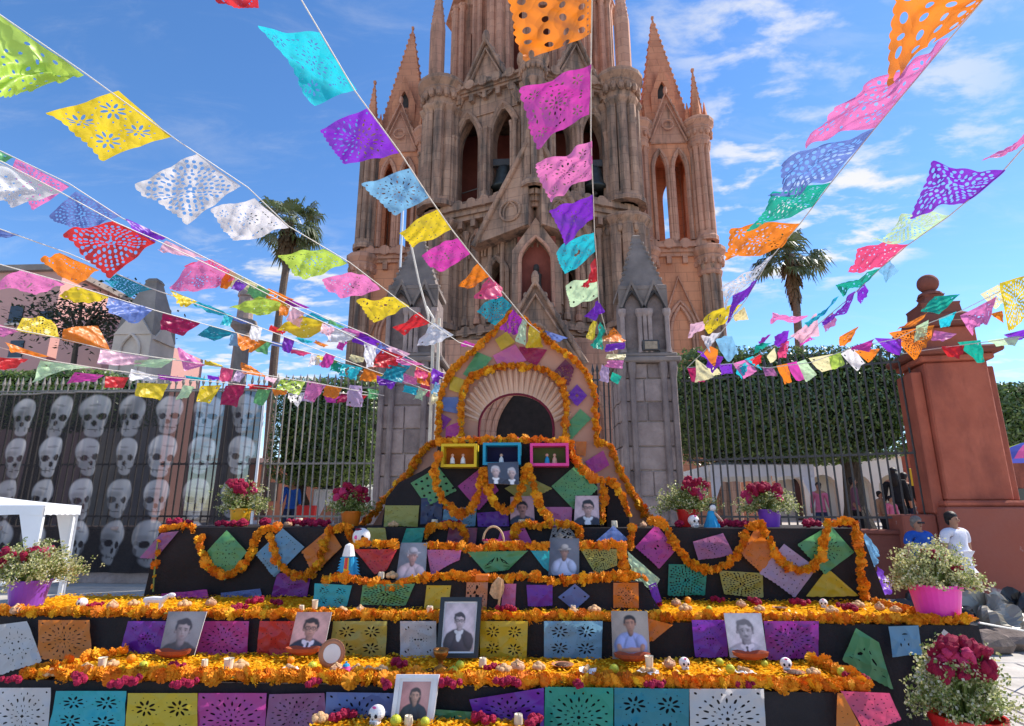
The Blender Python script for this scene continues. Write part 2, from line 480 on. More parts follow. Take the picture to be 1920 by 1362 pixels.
def capital(u, v, r, z0, h, mat='church_stone', n=16):
    x, y = W(u, v); m = MB()
    m.lathe(x, y, [(r*.74, z0), (r*.80, z0+h*.12), (r*.72, z0+h*.18), (r*.80, z0+h*.42), (r*.95, z0+h*.62), (r*.90, z0+h*.68), (r*1.02, z0+h*.78), (r*1.10, z0+h*.84), (r*1.10, z0+h*.96), (r*1.02, z0+h)], n)
    for i in range(n):
        a = 2*math.pi*i/n
        m.ball((x + r*.84*math.cos(a), y + r*.84*math.sin(a), z0+h*.45), r*.16, 6, 4, (1, 1, 1.5))
    return m.build('capital', mat, church)
def spire(u, v, r, z0, z1, n=4, mat='church_orange', crockets=9, base=0.0, name='spire', ph=math.pi/4):
    x, y = W(u, v); m = MB()
    m.lathe(x, y, [(r*1.12, z0), (r*1.12, z0+.12), (r, z0+.2), (r, z0+base+.2), (0.05, z1-.3), (0.10, z1-.25), (0.12, z1-.08), (0.03, z1)], n, ph)
    sp = m.build(name, mat, church)
    if crockets:
        k = MB()
        for c in range(n):
            a = ph + 2*math.pi*c/n
            for i in range(1, crockets+1):
                t = i/(crockets+1); rr = r*(1-t)+.05*t; z = z0+base+.2+(z1-.3-z0-base-.2)*t
                s = 0.045*r**.5+.02
                k.ball((x+rr*math.cos(a), y+rr*math.sin(a), z), s, 5, 4, (1, 1, 1.4))
        k.build('crocket', mat, sp, kind='stuff')
    return sp
def wall(p0, p1, z0, z1, holes=(), th=0.6, mat='church_stone', name='wall', trim=None, trim_mat=None, gable=None):
    """wall panel between two plan points with pointed openings (given in local x, z) and roll mouldings round them"""
    a, b = W(*p0), W(*p1); L = (Vector(b)-Vector(a)).length; M = frame_mat(a, b)
    outer = [(0, z0), (L, z0), (L, z1)] + ([(L*.5+gable[0], z1+gable[1])] if gable else []) + [(0, z1)]
    m = MB(); m.plate(outer, [list(reversed(h)) for h in holes], th, M)
    w = m.build(name, mat, church)
    if trim:
        for h in holes:
            k = MB(); k.tube([M @ Vector((x, z, .02)) for x, z in h], trim, 6)
            hc = sum(x for x, z in h)/len(h)
            k.tube([M @ Vector((hc+(x-hc)*1.16, z+(.12 if 0 < i < len(h)-1 else 0), .06)) for i, (x, z) in enumerate(h)], trim*1.2, 6)
            k.build('arch_moulding', trim_mat or mat, w)
    return w
def ledge(pts, z0, z1, out, mat='church_stone', name='cornice', lobes=0):
    """moulded string course that follows plan points, with a row of corbels under it"""
    P2 = [Vector(W(*p)) for p in pts]; m = MB()
    for i in range(len(P2)-1):
        M = frame_mat(P2[i], P2[i+1]); L = (P2[i+1]-P2[i]).length; h = z1-z0
        for k, (q0, q1, o) in enumerate(((0, .25, .35), (.25, .55, .62), (.55, .8, 1.0), (.8, 1, .8))):
            m.box(-out*o*.3, L+out*o*.3, z0+h*q0, z0+h*q1, -.25, out*o, M)
        n = int(L/0.75)
        for j in range(n):
            x = L*(j+.5)/n
            m.box(x-.13, x+.13, z0-.42, z0-.003, -.2, out*.45, M)
            m.lathe(0, 0, [(.30, 0), (.30, .22)], 9, M=M @ Matrix.Translation((x, z0+h*.8+.003, out*.55)) @ Matrix.Rotation(0, 4, 'X'))
    return m.build(name, mat, church)
def gable_trim(p0, p1, zb, zt, dx, w, r=.16, mat='church_stone', fill=None, th=.35, name='gable'):
    """steep gable standing proud of a wall: raking mouldings, infill, tracery circle and finial"""
    a, b = W(*p0), W(*p1); M = frame_mat(a, b); m = MB()
    A, T, B = Vector((dx-w/2, zb, .1)), Vector((dx, zt, .1)), Vector((dx+w/2, zb, .1))
    if fill: m.plate([(A.x, zb), (B.x, zb), (dx, zt)], [], th, M @ Matrix.Translation((0, 0, .08)))
    for off, rr in ((0, r), (.3, r*.6)):
        q = [A + Vector((off*.8, 0, .1)), T - Vector((0, off*2.2, -.1)), B - Vector((off*.8, 0, -.1))]
        m.tube([M @ x for x in q], rr, 6)
    o = m.build(name, mat, church)
    k = MB()
    for s, e in ((A, T), (B, T)):
        for i in range(1, 7):
            k.ball(M @ (s.lerp(e, i/7.5)+Vector((0, .12, .1))), r*.8, 6, 4, (1, 1, 1.3))
    k.ball(M @ (T+Vector((0, .15, .1))), r*1.5, 6, 5, (.8, .8, 1.8))
    k.tube([M @ Vector((dx+w*.12*math.cos(i*math.pi/8), zb+(zt-zb)*.34+w*.12*math.sin(i*math.pi/8), .24)) for i in range(17)], r*.5, 5)
    k.build('finial', mat, o, kind='stuff')
    return o

# plan of the great tower: left corner A, front corner M, right corner B, then back
A, Mi, B = (-5.2, 1.6), (0.15, -0.4), (5.0, 1.6)
AB, BB = (-5.2, 9), (5.0, 9)
# lower storeys
def seg(p, q): return (Vector(q)-Vector(p)).length
LA, LB = seg(A, Mi), seg(Mi, B)
wall(A, Mi, 0, 10.6, [], mat='church_stone', th=1.0)
wall(Mi, B, 0, 10.6, [], mat='church_stone', th=1.0)
win = lambda cx, w, a, s, t: pointed(cx, w, a, s, t)
wall(A, Mi, 10.6, 16.9, [win(LA*.62, 1.15, 11.7, 13.4, 14.4)], trim=.10, th=1.0)
wall(Mi, B, 10.6, 16.9, [win(LB*.38, 1.15, 11.7, 13.4, 14.4)], trim=.10, th=1.0)
wall(AB, A, 0, 25.4, [], th=.6); wall(B, BB, 0, 25.4, [], th=.6)
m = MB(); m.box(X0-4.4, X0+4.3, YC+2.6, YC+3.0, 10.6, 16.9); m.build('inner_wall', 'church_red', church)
# statue niche with red back over the portal
mN = MB(); NM = frame_mat(W(-1.0, -1.0), W(1.4, -1.0))
mN.plate([(0, 10.9), (2.4, 10.9), (2.4, 14.2), (1.2, 16.0), (0, 14.2)], [list(reversed(pointed(1.2, 1.55, 11.2, 13.6, 14.9)))], .55, NM)
nic = mN.build('statue_niche', 'church_stone', church)
k = MB(); k.tube([NM @ Vector((x, z, .04)) for x, z in pointed(1.2, 1.62, 11.2, 13.6, 14.95)], .1, 6); k.build('arch_moulding', 'church_pink', nic)
k = MB(); k.box(X0-.75, X0+1.2, YC-.50, YC-.42, 10.9, 15.2); k.build('niche_back', 'church_red', nic)
sx, sy = X0+.2, YC-.75
k = MB(); k.lathe(sx, sy, [(.30, 11.2), (.34, 11.25), (.30, 11.9), (.24, 12.6), (.27, 13.0), (.10, 13.15), (.15, 13.3), (.13, 13.5), (.02, 13.58)], 10)
k.lathe(sx, sy, [(.5, 10.9), (.5, 11.2)], 8)
k.build('statue', 'church_dark', nic)
# large raking gables on the front
for p_, q_, L_, poly in ((A, Mi, LA, [(LA*.44, 14.9), (LA, 15.5), (LA, 20.0)]), (Mi, B, LB, [(0, 15.5), (LB*.56, 14.9), (0, 20.0)])):     # the great front gable, one half on each face
    M_ = frame_mat(W(*p_), W(*q_)) @ Matrix.Translation((0, 0, .98)); m = MB(); m.plate(poly, [], .93, M_)
    hg = m.build('front_gable', 'church_stone', church)
    foot, top = (poly[0], poly[2]) if p_ is A else (poly[1], poly[2])
    for off, rr in ((0, .15),):
        k = MB(); k.tube([M_ @ Vector((foot[0]+(top[0]-foot[0])*t, foot[1]-.4+(top[1]-foot[1]+.4)*t-off*1.3, .08)) for t in (.06, .3, .6, 1)], rr, 6); k.build('raking_moulding', 'church_stone', hg)
    k = MB(); cx_ = LA-.95 if p_ is A else .95
    k.tube([M_ @ Vector((cx_+.55*math.cos(a*math.pi/8), 16.4+.55*math.sin(a*math.pi/8), .06)) for a in range(17)], .07, 5); k.build('tracery_ring', 'church_stone', hg)
    k = MB(); k.tube([M_ @ Vector((x, z, .06)) for x, z in pointed(cx_, .7, 15.9, 16.3, 16.9, 5)], .05, 5); k.build('tracery_arch', 'church_stone', hg)
gable_trim((-5.2, -1.45), (5.2, -1.45), 8.2, 12.3, 5.35, 4.6, .16, fill=True, th=.3)
# portal
wall((-4.2, -1.1), (4.5, -1.1), 0, 9.6, [pointed(4.35, 5.6, 0.02, 5.4, 8.9, 9)], th=.9, trim=.18, mat='church_pink')
k = MB(); k.box(X0-3.2, X0+3.5, YC-.80, YC-.62, 0, 9.4); k.build('door', 'door_shade', church)  # near-black panel stands in for the dark interior behind the portal
for i in range(4):
    k = MB(); s = 1-.085*i
    k.tube([(X0+.15+x*s, YC-1.16+.09*i, z*(1-.03*i)) for x, z in pointed(0, 5.5, 1.0, 5.4, 8.9, 9)], .15, 6)
    k.build('portal_moulding', 'church_pink', church)
# slim blind shafts and panels over both front faces
for p, q, L in ((A, Mi, LA), (Mi, B, LB)):
    for zlo, zhi, n in ((1.0, 10.0, 8), (10.9, 16.2, 8)):
        for i in range(n):
            t_ = (i+.5)/n; f = Vector(p).lerp(Vector(q), t_); nrm = (Vector(q)-Vector(p)).normalized(); out = Vector((nrm.y, -nrm.x))
            c = f + out*.10
            if abs(c.x-.15) < 1.25: continue
            k = MB(); x, y = W(c.x, c.y)
            k.lathe(x, y, [(.20, zlo), (.20, zlo+.3), (.13, zlo+.4), (.13, zhi-.5), (.22, zhi-.2), (.22, zhi)], 8)
            k.build('pilaster', 'church_stone' if i % 3 else 'church_pink', church)
    k = MB(); M_ = frame_mat(W(*p), W(*q))
    for i in range(6):
        c = L*(i+.5)/6
        k.tube([M_ @ Vector((x, z, .16)) for x, z in pointed(c, L/6*.86, 7.9, 8.9, 9.7, 5)], .07, 5)
        if not .3 < i/5 < .0: k.tube([M_ @ Vector((x, z, .14)) for x, z in pointed(c, L/6*.8, 14.6, 15.4, 16.1, 5)], .06, 5)
    k.build('blind_arcade', 'church_stone', church, kind='stuff')
ledge([A, Mi, B], 9.9, 10.6, .55)
ledge([(-6.2, 4.5), (-5.6, 1.4), (.15, -.72), (5.4, 1.4), (6.0, 4.5)], 16.7, 17.7, .52)
ledge([(-5.3, 1.4), (.15, -.6), (5.1, 1.4)], 24.6, 25.2, .4)
# belfry: paired pointed openings on each face
def pair(L): return [pointed(L*.30, 1.55, 17.9, 21.6, 23.6), pointed(L*.69, 1.55, 17.9, 21.6, 23.6)]
wall(A, Mi, 17.6, 24.7, pair(LA), th=.8, trim=.12)
wall(Mi, B, 17.6, 24.7, [pointed(LB*.28, 1.55, 17.9, 21.6, 23.6), pointed(LB*.68, 1.55, 17.9, 21.6, 23.6)], th=.8, trim=.12)
wall(BB, AB, 0, 25.4, [], th=.5)
k = MB(); k.box(X0-5.0, X0+4.8, YC+1.9, YC+8.8, 17.2, 17.6); k.build('belfry_floor', 'church_orange', church)
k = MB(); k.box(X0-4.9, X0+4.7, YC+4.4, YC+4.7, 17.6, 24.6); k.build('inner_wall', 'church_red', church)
gable_trim(A, Mi, 23.3, 28.2, LA*.50, 4.6, .19, fill=True)
gable_trim(Mi, B, 23.3, 28.2, LB*.49, 4.6, .19, fill=True)
for p, L, cs in ((A, LA, (.34, .70)), (Mi, LB, (.26, .66))):          # tie rods across the openings
    q = Mi if p is A else B; M_ = frame_mat(W(*p), W(*q)); k = MB()
    for c in cs: k.tube([M_ @ Vector((L*c-.7, 18.9, -.3)), M_ @ Vector((L*c+.7, 19.0, -.3))], .04, 5)
    k.build('tie_rod', 'iron', church)
for (u, v, r) in ((-5.2, 1.3, 1.0), (.15, -.9, .62), (5.0, 1.3, 1.0)):
    for z0, z1 in ((0, 10.2), (10.6, 16.6), (17.6, 23.9)):
        if abs(u) < 1 and z0 < 17: continue
        shafts(u, v, r*(1.15 if z0 < 17 else 1), z0, z1, 9)
    capital(u, v, r*1.3, 23.8, 1.9)
    if abs(u) > 1: capital(u, v, r*1.3, 15.4, 1.4)
for (u, v) in ((-4.4, 1.2), (-2.5, .5), (-.85, -.1), (1.0, -.1), (2.5, .5), (4.3, 1.2)):      # slim shafts between the openings
    shafts(u, v-.35, .26, 17.6, 22.0, 5, .10)
# lantern storey over the belfry
oc = [(4.95*math.cos(math.pi*2*i/8+math.pi/8), 6.7+4.95*math.sin(math.pi*2*i/8+math.pi/8)) for i in range(8)]
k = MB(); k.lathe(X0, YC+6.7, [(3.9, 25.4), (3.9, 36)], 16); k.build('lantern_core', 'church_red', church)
k = MB(); k.lathe(X0, YC+6.7, [(5.9, 25.2), (5.9, 25.6), (5.3, 25.9)], 8, math.pi/8); k.build('lantern_base', 'church_stone', church)
for i in range(8):
    u, v = oc[i]
    if v > 9: continue
    shafts(u, v, .78, 25.6, 34.5, 8, .2, 'church_pink')
    u2, v2 = oc[(i-1) % 8]
    if v2 > 9.5: continue
    shafts((u+u2)/2, (v+v2)/2, .55, 25.6, 34.5, 6, .16, 'church_pink')
    k = MB(); Mx = frame_mat(W(u2, v2), W(u, v)) if u > u2 else frame_mat(W(u, v), W(u2, v2)); L = seg((u, v), (u2, v2))
    k.plate([(0, 32.2), (L, 32.2), (L, 35.5), (0, 35.5)], [], .3, Mx); k.build('arch_spandrel', 'church_pink', church)
spire(0, 6.7, 5.5, 35.5, 54, 8, 'church_pink', 0, 0.5)
spire(-5.55, 1.0, .46, 25.7, 33.5, 8, 'church_pink', 6, 3.6, 'pinnacle')
spire(5.35, 1.0, .46, 25.7, 33.5, 8, 'church_pink', 6, 3.6, 'pinnacle')

# the two flanking towers
def side_tower(s, zc0):
    cx, cy, hw = s*7.9, 4.2, 1.75
    mt = 'church_orange'
    c4 = [(cx-hw, cy-hw), (cx+hw, cy-hw), (cx+hw, cy+hw), (cx-hw, cy+hw)]
    for i in range(4):
        p, q = c4[i], c4[(i+1) % 4]
        wall(p, q, 0, 15.2, [], th=.4, mat=mt)
        if i == 0:
            M_ = frame_mat(W(*p), W(*q)); k = MB()
            for r_ in (0, .18):
                k.tube([M_ @ Vector((x, z, .08)) for x, z in pointed(hw, 1.5-r_*2, 7.0, 11.0-r_, 12.6-r_*1.5)], .10, 6)
            k.tube([M_ @ Vector((hw-1.1, 11.0, .06)), M_ @ Vector((hw, 14.0, .06)), M_ @ Vector((hw+1.1, 11.0, .06))], .09, 6)
            k.build('blind_arch', 'church_pink', church)
        wall(p, q, 16.0, 22.7, [pointed(hw*2*.34, .74, 16.2, 20.6, 21.8), pointed(hw*2*.66, .74, 16.2, 20.6, 21.8)], th=.35, mat=mt, trim=.09, trim_mat='church_pink', gable=(0, 1.3))
        gable_trim(p, q, 22.3, 25.6, hw, 2.6, .11, mat='church_pink', fill=True, th=.2)
        shafts(p[0], p[1], .55, 0, 14.6, 7, .16, 'church_stone')
        shafts(p[0], p[1], .52, 16.0, 22.0, 8, .15, 'church_pink' if s > 0 else 'church_stone')
        capital(p[0], p[1], .85, 14.0, 1.6, 'church_pink', 12)
        capital(p[0], p[1], .85, 21.9, 1.7, 'church_pink', 12)
        pin = spire(p[0], p[1], .40, 23.6, 27.4, 4, 'church_orange', 6, .5, 'pinnacle')
        k = MB(); x, y = W(*p)
        for j in range(4):
            a = j*math.pi/2
            k.lathe(x+.5*math.cos(a), y+.5*math.sin(a), [(.14, 23.6), (.14, 24.2), (.02, 25.0)], 4)
        k.build('small_pinnacle', 'church_orange', pin, kind='stuff')
        shafts((p[0]+q[0])/2, (p[1]+q[1])/2, .17, 16.0, 20.6, 4, .06, 'church_pink')
    ledge(c4+[c4[0]], 15.2, 16.0, .45, 'church_pink')
    k = MB(); x, y = W(cx, cy); k.lathe(x, y, [(hw*1.38, 22.7), (hw*1.38, 22.9)], 4, math.pi/4); k.build('tower_floor', mt, church)
    sp = spire(cx, cy, 1.95, 22.9, 33.0, 4, 'church_orange', 16, 1.2)
    M_ = frame_mat(W(cx-hw, cy-1.30), W(cx+hw, cy-1.30)) @ Matrix.Translation((0, 0, .05))
    k = MB()
    k.plate([(hw-.72, 24.2), (hw+.72, 24.2), (hw+.72, 26.0), (hw, 28.0), (hw-.72, 26.0)], [list(reversed(pointed(hw, .62, 24.9, 25.9, 26.9)))], .35, M_)
    k.build('dormer', 'church_orange', sp)
    k = MB(); k.plate(pointed(hw, .70, 24.8, 25.9, 27.0), [], .03, M_ @ Matrix.Translation((0, 0, -.22))); k.build('dormer_opening', 'church_dark', sp)
side_tower(-1, 0); side_tower(1, 0)
# body of the church behind the towers, linking wall
wall((-6.4, 3.2), (-4.9, 2.4), 0, 16.4, [], mat='church_stone'); wall((4.8, 2.4), (6.4, 3.2), 0, 16.4, [], mat='church_stone')
k = MB(); k.box(X0-8.0, X0+8.0, YC+6.6, YC+40, 0, 13.2); k.build('nave', 'church_orange', church)

# bells hang in the openings
def bell(u, v, z, s, lab):
    x, y = W(u, v); t_ = thing('bell', lab, 'bell', (x, y, z), 'bronze bells in the belfry')
    m = MB(); m.lathe(x, y, [(.50*s, z), (.52*s, z+.08*s), (.42*s, z+.22*s), (.33*s, z+.55*s), (.29*s, z+.85*s), (.18*s, z+1.0*s), (.05*s, z+1.04*s)], 18)
    m.build('bell_body', 'bronze', t_, smooth=True)
    m = MB(); m.bbox(x-.45*s, x+.45*s, y-.12, y+.12, z+1.02*s, z+1.32*s, .03); m.build('headstock', 'iron', t_)
    m = MB(); m.tube([(x, y, z+.5*s), (x, y, z-.1*s)], .04*s, 6); m.ball((x, y, z-.1*s), .1*s, 8, 6); m.build('clapper', 'iron', t_)
bell(-1.52, .62, 18.5, 1.45, 'dark bronze bell in the left belfry opening beside the centre column')
bell(3.45, 1.30, 18.7, 1.45, 'dark bronze bell in the right belfry opening by the far column')
bell(1.50, .55, 18.4, 1.2, 'dark bronze bell just right of the centre column of the belfry')

# ---------------------------------------------------------------- gate piers of stone blocks
def gate_pier(px0, px1, Y, lab, lamp):
    x0, x1 = P(px0, 900, Y).x, P(px1, 900, Y).x
    ztop = P(px0, 682, Y).z
    w = x1-x0; cx, cy = (x0+x1)/2, Y+w/2
    t_ = thing('gate_pier', lab, 'pier', (cx, cy, 0), 'stone gate piers in front of the church')
    m = MB(); m.box(x0+.06, x1-.06, Y+.05, Y+w-.05, 0, ztop); core = m.build('pier_core', 'mortar', t_)
    rng = random.Random(int(px0))
    z = 0.0
    cols = [(.0, .24), (.24, .76), (.76, 1.0)]
    while z < ztop-.2:
        h = min(rng.uniform(.42, .62), ztop-z)
        for ci, (a, b) in enumerate(cols):
            parts = [(a, b)]
            if ci == 1 and rng.random() < .6:
                s = rng.uniform(.35, .65)*(b-a)+a; parts = [(a, s), (s, b)]
            for (p, q) in parts:
                o = rng.uniform(0, .02)+(.0 if ci == 1 else .03)
                m = MB(); m.bbox(x0+w*p+.012, x0+w*q-.012, Y-o, Y+.3, z+.012, z+h-.012, .014)
                m.build('stone_block', rng.choice(['block_a', 'block_a', 'block_b']), t_)
        m = MB(); m.bbox(x0-.03, x0+.05, Y+.31, Y+w, z+.012, z+h-.012, .012); m.build('stone_block', 'block_a', t_)
        m = MB(); m.bbox(x1-.05, x1+.03, Y+.31, Y+w, z+.012, z+h-.012, .012); m.build('stone_block', 'block_a', t_)
        z += h
    for fx in (x0+.10, x0+w*.23, x1-w*.23, x1-.10):
        m = MB(); m.lathe(fx, Y-.06, [(.10, .3), (.075, .5), (.075, ztop-.4), (.11, ztop-.2), (.11, ztop)], 8); m.build('corner_shaft', 'block_b', t_)
    m = MB(); m.bbox(x0-.10, x1+.10, Y-.18, Y+w+.1, ztop, ztop+.14, .03); m.bbox(x0-.03, x1+.03, Y-.11, Y+w+.04, ztop+.143, ztop+.25, .03)
    m.build('cap', 'church_grey', t_)
    # turret with two blind pointed arches and a steep little spire
    zb, zs, zt = ztop+.25, P(px0, 548, Y+.2).z, P(px0, 440, Y+.5).z
    tw = w*.86; a0 = cx-tw/2
    m = MB(); m.box(a0+.08, a0+tw-.08, Y+.10, Y+tw, zb, zs-.1); m.build('turret_core', 'block_b', t_)
    M_ = frame_mat((a0, Y+.02), (a0+tw, Y+.02)); 
    m = MB(); m.plate([(0, zb), (tw, zb), (tw, zs), (0, zs)], [list(reversed(pointed(tw*.27, tw*.36, zb+.1, zs-.55, zs-.12))), list(reversed(pointed(tw*.73, tw*.36, zb+.1, zs-.55, zs-.12)))], .07, M_)
    tu = m.build('turret_face', 'church_grey', t_)
    for c in (.27, .73):
        k = MB(); k.tube([M_ @ Vector((x, z, .03)) for x, z in pointed(tw*c, tw*.40, zb+.1, zs-.55, zs-.08)], .045, 6); k.build('arch_moulding', 'church_dark', tu)
    for c in (.05, .40, .5, .60, .95):
        k = MB(); k.lathe(a0+tw*c, Y-.03, [(.085, zb), (.06, zb+.15), (.06, zs-.75), (.10, zs-.65), (.10, zs-.55)], 8); k.build('turret_shaft', 'block_a', tu)
    for c in (.27, .73):
        k = MB(); k.plate([(tw*c-tw*.26, zs-.5), (tw*c, zs+.25), (tw*c+tw*.26, zs-.5), (tw*c+tw*.21, zs-.5), (tw*c, zs+.10), (tw*c-tw*.21, zs-.5)], [], .08, M_ @ Matrix.Translation((0, 0, .07))); k.build('gablet', 'church_grey', tu)
    k = MB(); k.lathe(cx, Y+tw/2, [(tw*.70, zs), (tw*.70, zs+.1), (tw*.62, zs+.14), (tw*.11, zt-.12), (tw*.13, zt-.05), (tw*.06, zt)], 4, math.pi/4); sp = k.build('turret_spire', 'church_grey', t_)
    k = MB()
    for c in range(4):
        a = math.pi/4+c*math.pi/2
        for i in range(1, 9):
            tt = i/9; rr = tw*(.62*(1-tt)+.11*tt)
            k.ball((cx+rr*math.cos(a), Y+tw/2+rr*math.sin(a), zs+.14+(zt-zs-.26)*tt), .05, 5, 4)
    k.build('crocket', 'church_grey', sp, kind='stuff')
    if lamp:
        l_ = thing('floodlight', 'small black floodlight on the ledge of the right gate pier', 'floodlight', (P(1222, 668, Y-.15).x, Y-.25, ztop+.25))
        x = l_.location.x; z0 = ztop+.25
        k = MB(); k.bbox(x-.20, x+.20, Y-.16, Y-.10+.1, z0+.03, z0+.30, .02); k.build('housing', 'iron', l_)
        k = MB(); k.box(x-.15, x+.15, Y-.166, Y-.162, z0+.07, z0+.26); k.build('lens', 'lamp_glass', l_)
        k = MB(); k.box(x-.22, x-.20, Y-.1, Y-.06, z0, z0+.2); k.box(x+.20, x+.22, Y-.1, Y-.06, z0, z0+.2); k.box(x-.22, x+.22, Y-.1, Y-.06, z0-.0, z0+.02); k.build('bracket', 'iron', l_)
surf('lamp_glass', (0.35, 0.25, 0.15), 0.15, 0.3, 8, 0, spec=0.6)
gate_pier(700, 818, 14.0, 'stone block gate pier with pointed turret left of the flowered arch', False)
gate_pier(1168, 1283, 14.0, 'stone block gate pier with pointed turret right of the flowered arch', True)

# ---------------------------------------------------------------- iron fences
def bar_mesh(h, r, mat, tip=True):
    m = MB()
    m.lathe(0, 0, [(r, 0), (r, h)], 6)
    for z in (.30, .34): pass
    m.lathe(0, 0, [(r*1.7, h*.42), (r*1.7, h*.42+.07)], 6)
    if tip: m.lathe(0, 0, [(r*.8, h), (r*2.0, h+.07), (r*1.6, h+.12), (r*.2, h+.26)], 6)
    return m.mesh('bar', mat)
def fence(p0, p1, z0, z1, n, mat, lab, wallz, wallmat, r=.022, rails=(.42, .96, .06)):
    p0, p1 = Vector(p0), Vector(p1)
    f = thing('iron_fence', lab, 'fence', (p0.x, p0.y, 0), 'iron fences of the church yard')
    me = bar_mesh(z1-z0, r, mat)
    for i in range(n):
        q = p0.lerp(p1, (i+.5)/n)
        ob('bar', me, f, (q.x, q.y, z0), (random.uniform(-.006, .006), random.uniform(-.006, .006), 0))
    a = p0.to_2d(); b = p1.to_2d(); M_ = frame_mat(a, b); L = (b-a).length
    for t_ in rails:
        z = z0+(z1-z0)*t_
        m = MB(); m.box(0, L, z, z+.045, -.012, .012, M_); m.build('rail', mat, f)
    w = MB(); w.bbox(-.05, L+.05, 0, wallz-.09, -.28, .22, .01, M_); w.bbox(-.08, L+.08, wallz-.088, wallz, -.33, .27, .02, M_)
    w.build('low_wall', wallmat, None, label=lab.replace('iron fence', 'low wall under the iron fence'), cat='wall', group='low walls under the fences')
RF0, RF1 = Vector((P(1290, 900, 14.3).x, 14.3, 0)), Vector((P(1752, 900, 12.4).x, 12.4, 0))
LF0, LF1 = Vector((P(-190, 900, 14.4).x, 14.4, 0)), Vector((P(702, 900, 14.4).x, 14.4, 0))
fence(LF0, LF1, 1.3, P(400, 722, 14.4).z, 68, 'iron_pale', 'pale iron fence left of the gate, behind the skull banner', 1.3, 'block_a')
fence(RF0, RF1, 1.3, P(1500, 688, 13.4).z, 29, 'iron', 'dark iron fence between right gate pier and red pillar', 1.3, 'pillar_dark')
fence(Vector((P(818, 900, 14.9).x, 14.9, 0)), Vector((P(868, 900, 14.9).x, 14.9, 0)), .1, P(840, 700, 14.9).z, 4, 'iron_pale', 'short stretch of pale iron fence by the left of the arch', .1, 'block_a')
fence(Vector((P(1112, 900, 14.9).x, 14.9, 0)), Vector((P(1172, 900, 14.9).x, 14.9, 0)), .1, P(1140, 700, 14.9).z, 6, 'iron', 'dark iron gate leaf between the arch and right pier', .1, 'block_a')

# ---------------------------------------------------------------- red plastered pillar at the right with stone ball
pc = Vector((P(1836, 930, 12.0).x, 12.35, 0))
pil = thing('plaster_pillar', 'tall dark red plastered pillar topped by a stone ball, at the right', 'pillar', pc)
RM = Matrix.Translation(pc) @ Matrix.Rotation(math.radians(-9), 4, 'Z')
zc_ = P(1800, 678, 11.9).z
def pbox(name, mat, hw, hd, z0, z1, b=.02, cx=0, cy=0):
    m = MB(); m.bbox(cx-hw, cx+hw, cy-hd, cy+hd, z0, z1, b, RM); return m.build(name, mat, pil)
pbox('base', 'pillar_base', .88, .72, 0, 1.74, .03, .17)
pbox('base_moulding', 'pillar_red', .80, .66, 1.742, 1.86, .04, .12)
pbox('wing_base', 'pillar_base', .30, .42, 0, 1.60, .03, -1.02, .1)
pbox('shaft', 'pillar_red', .56, .50, 1.862, zc_, .03)
pbox('side_pilaster', 'pillar_red', .10, .36, 1.62, zc_-.16, .02, -.665)
pbox('side_pilaster', 'pillar_red', .08, .36, 1.862, zc_-.10, .02, .645)
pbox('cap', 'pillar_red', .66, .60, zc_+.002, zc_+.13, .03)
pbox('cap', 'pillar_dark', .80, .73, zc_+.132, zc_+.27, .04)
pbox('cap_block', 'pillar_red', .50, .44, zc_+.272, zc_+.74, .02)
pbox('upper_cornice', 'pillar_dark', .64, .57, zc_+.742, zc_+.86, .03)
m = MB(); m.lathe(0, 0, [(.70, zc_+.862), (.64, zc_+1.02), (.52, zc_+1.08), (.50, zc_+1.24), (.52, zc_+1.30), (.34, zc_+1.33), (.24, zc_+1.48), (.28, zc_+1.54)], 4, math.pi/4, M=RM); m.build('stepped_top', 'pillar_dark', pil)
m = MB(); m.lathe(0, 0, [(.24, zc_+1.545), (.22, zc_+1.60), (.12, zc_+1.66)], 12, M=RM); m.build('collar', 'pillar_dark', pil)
m = MB(); m.ball(RM @ Vector((0, 0, zc_+1.84)), .205, 18, 12); m.build('ball', 'pillar_dark', pil, smooth=True)

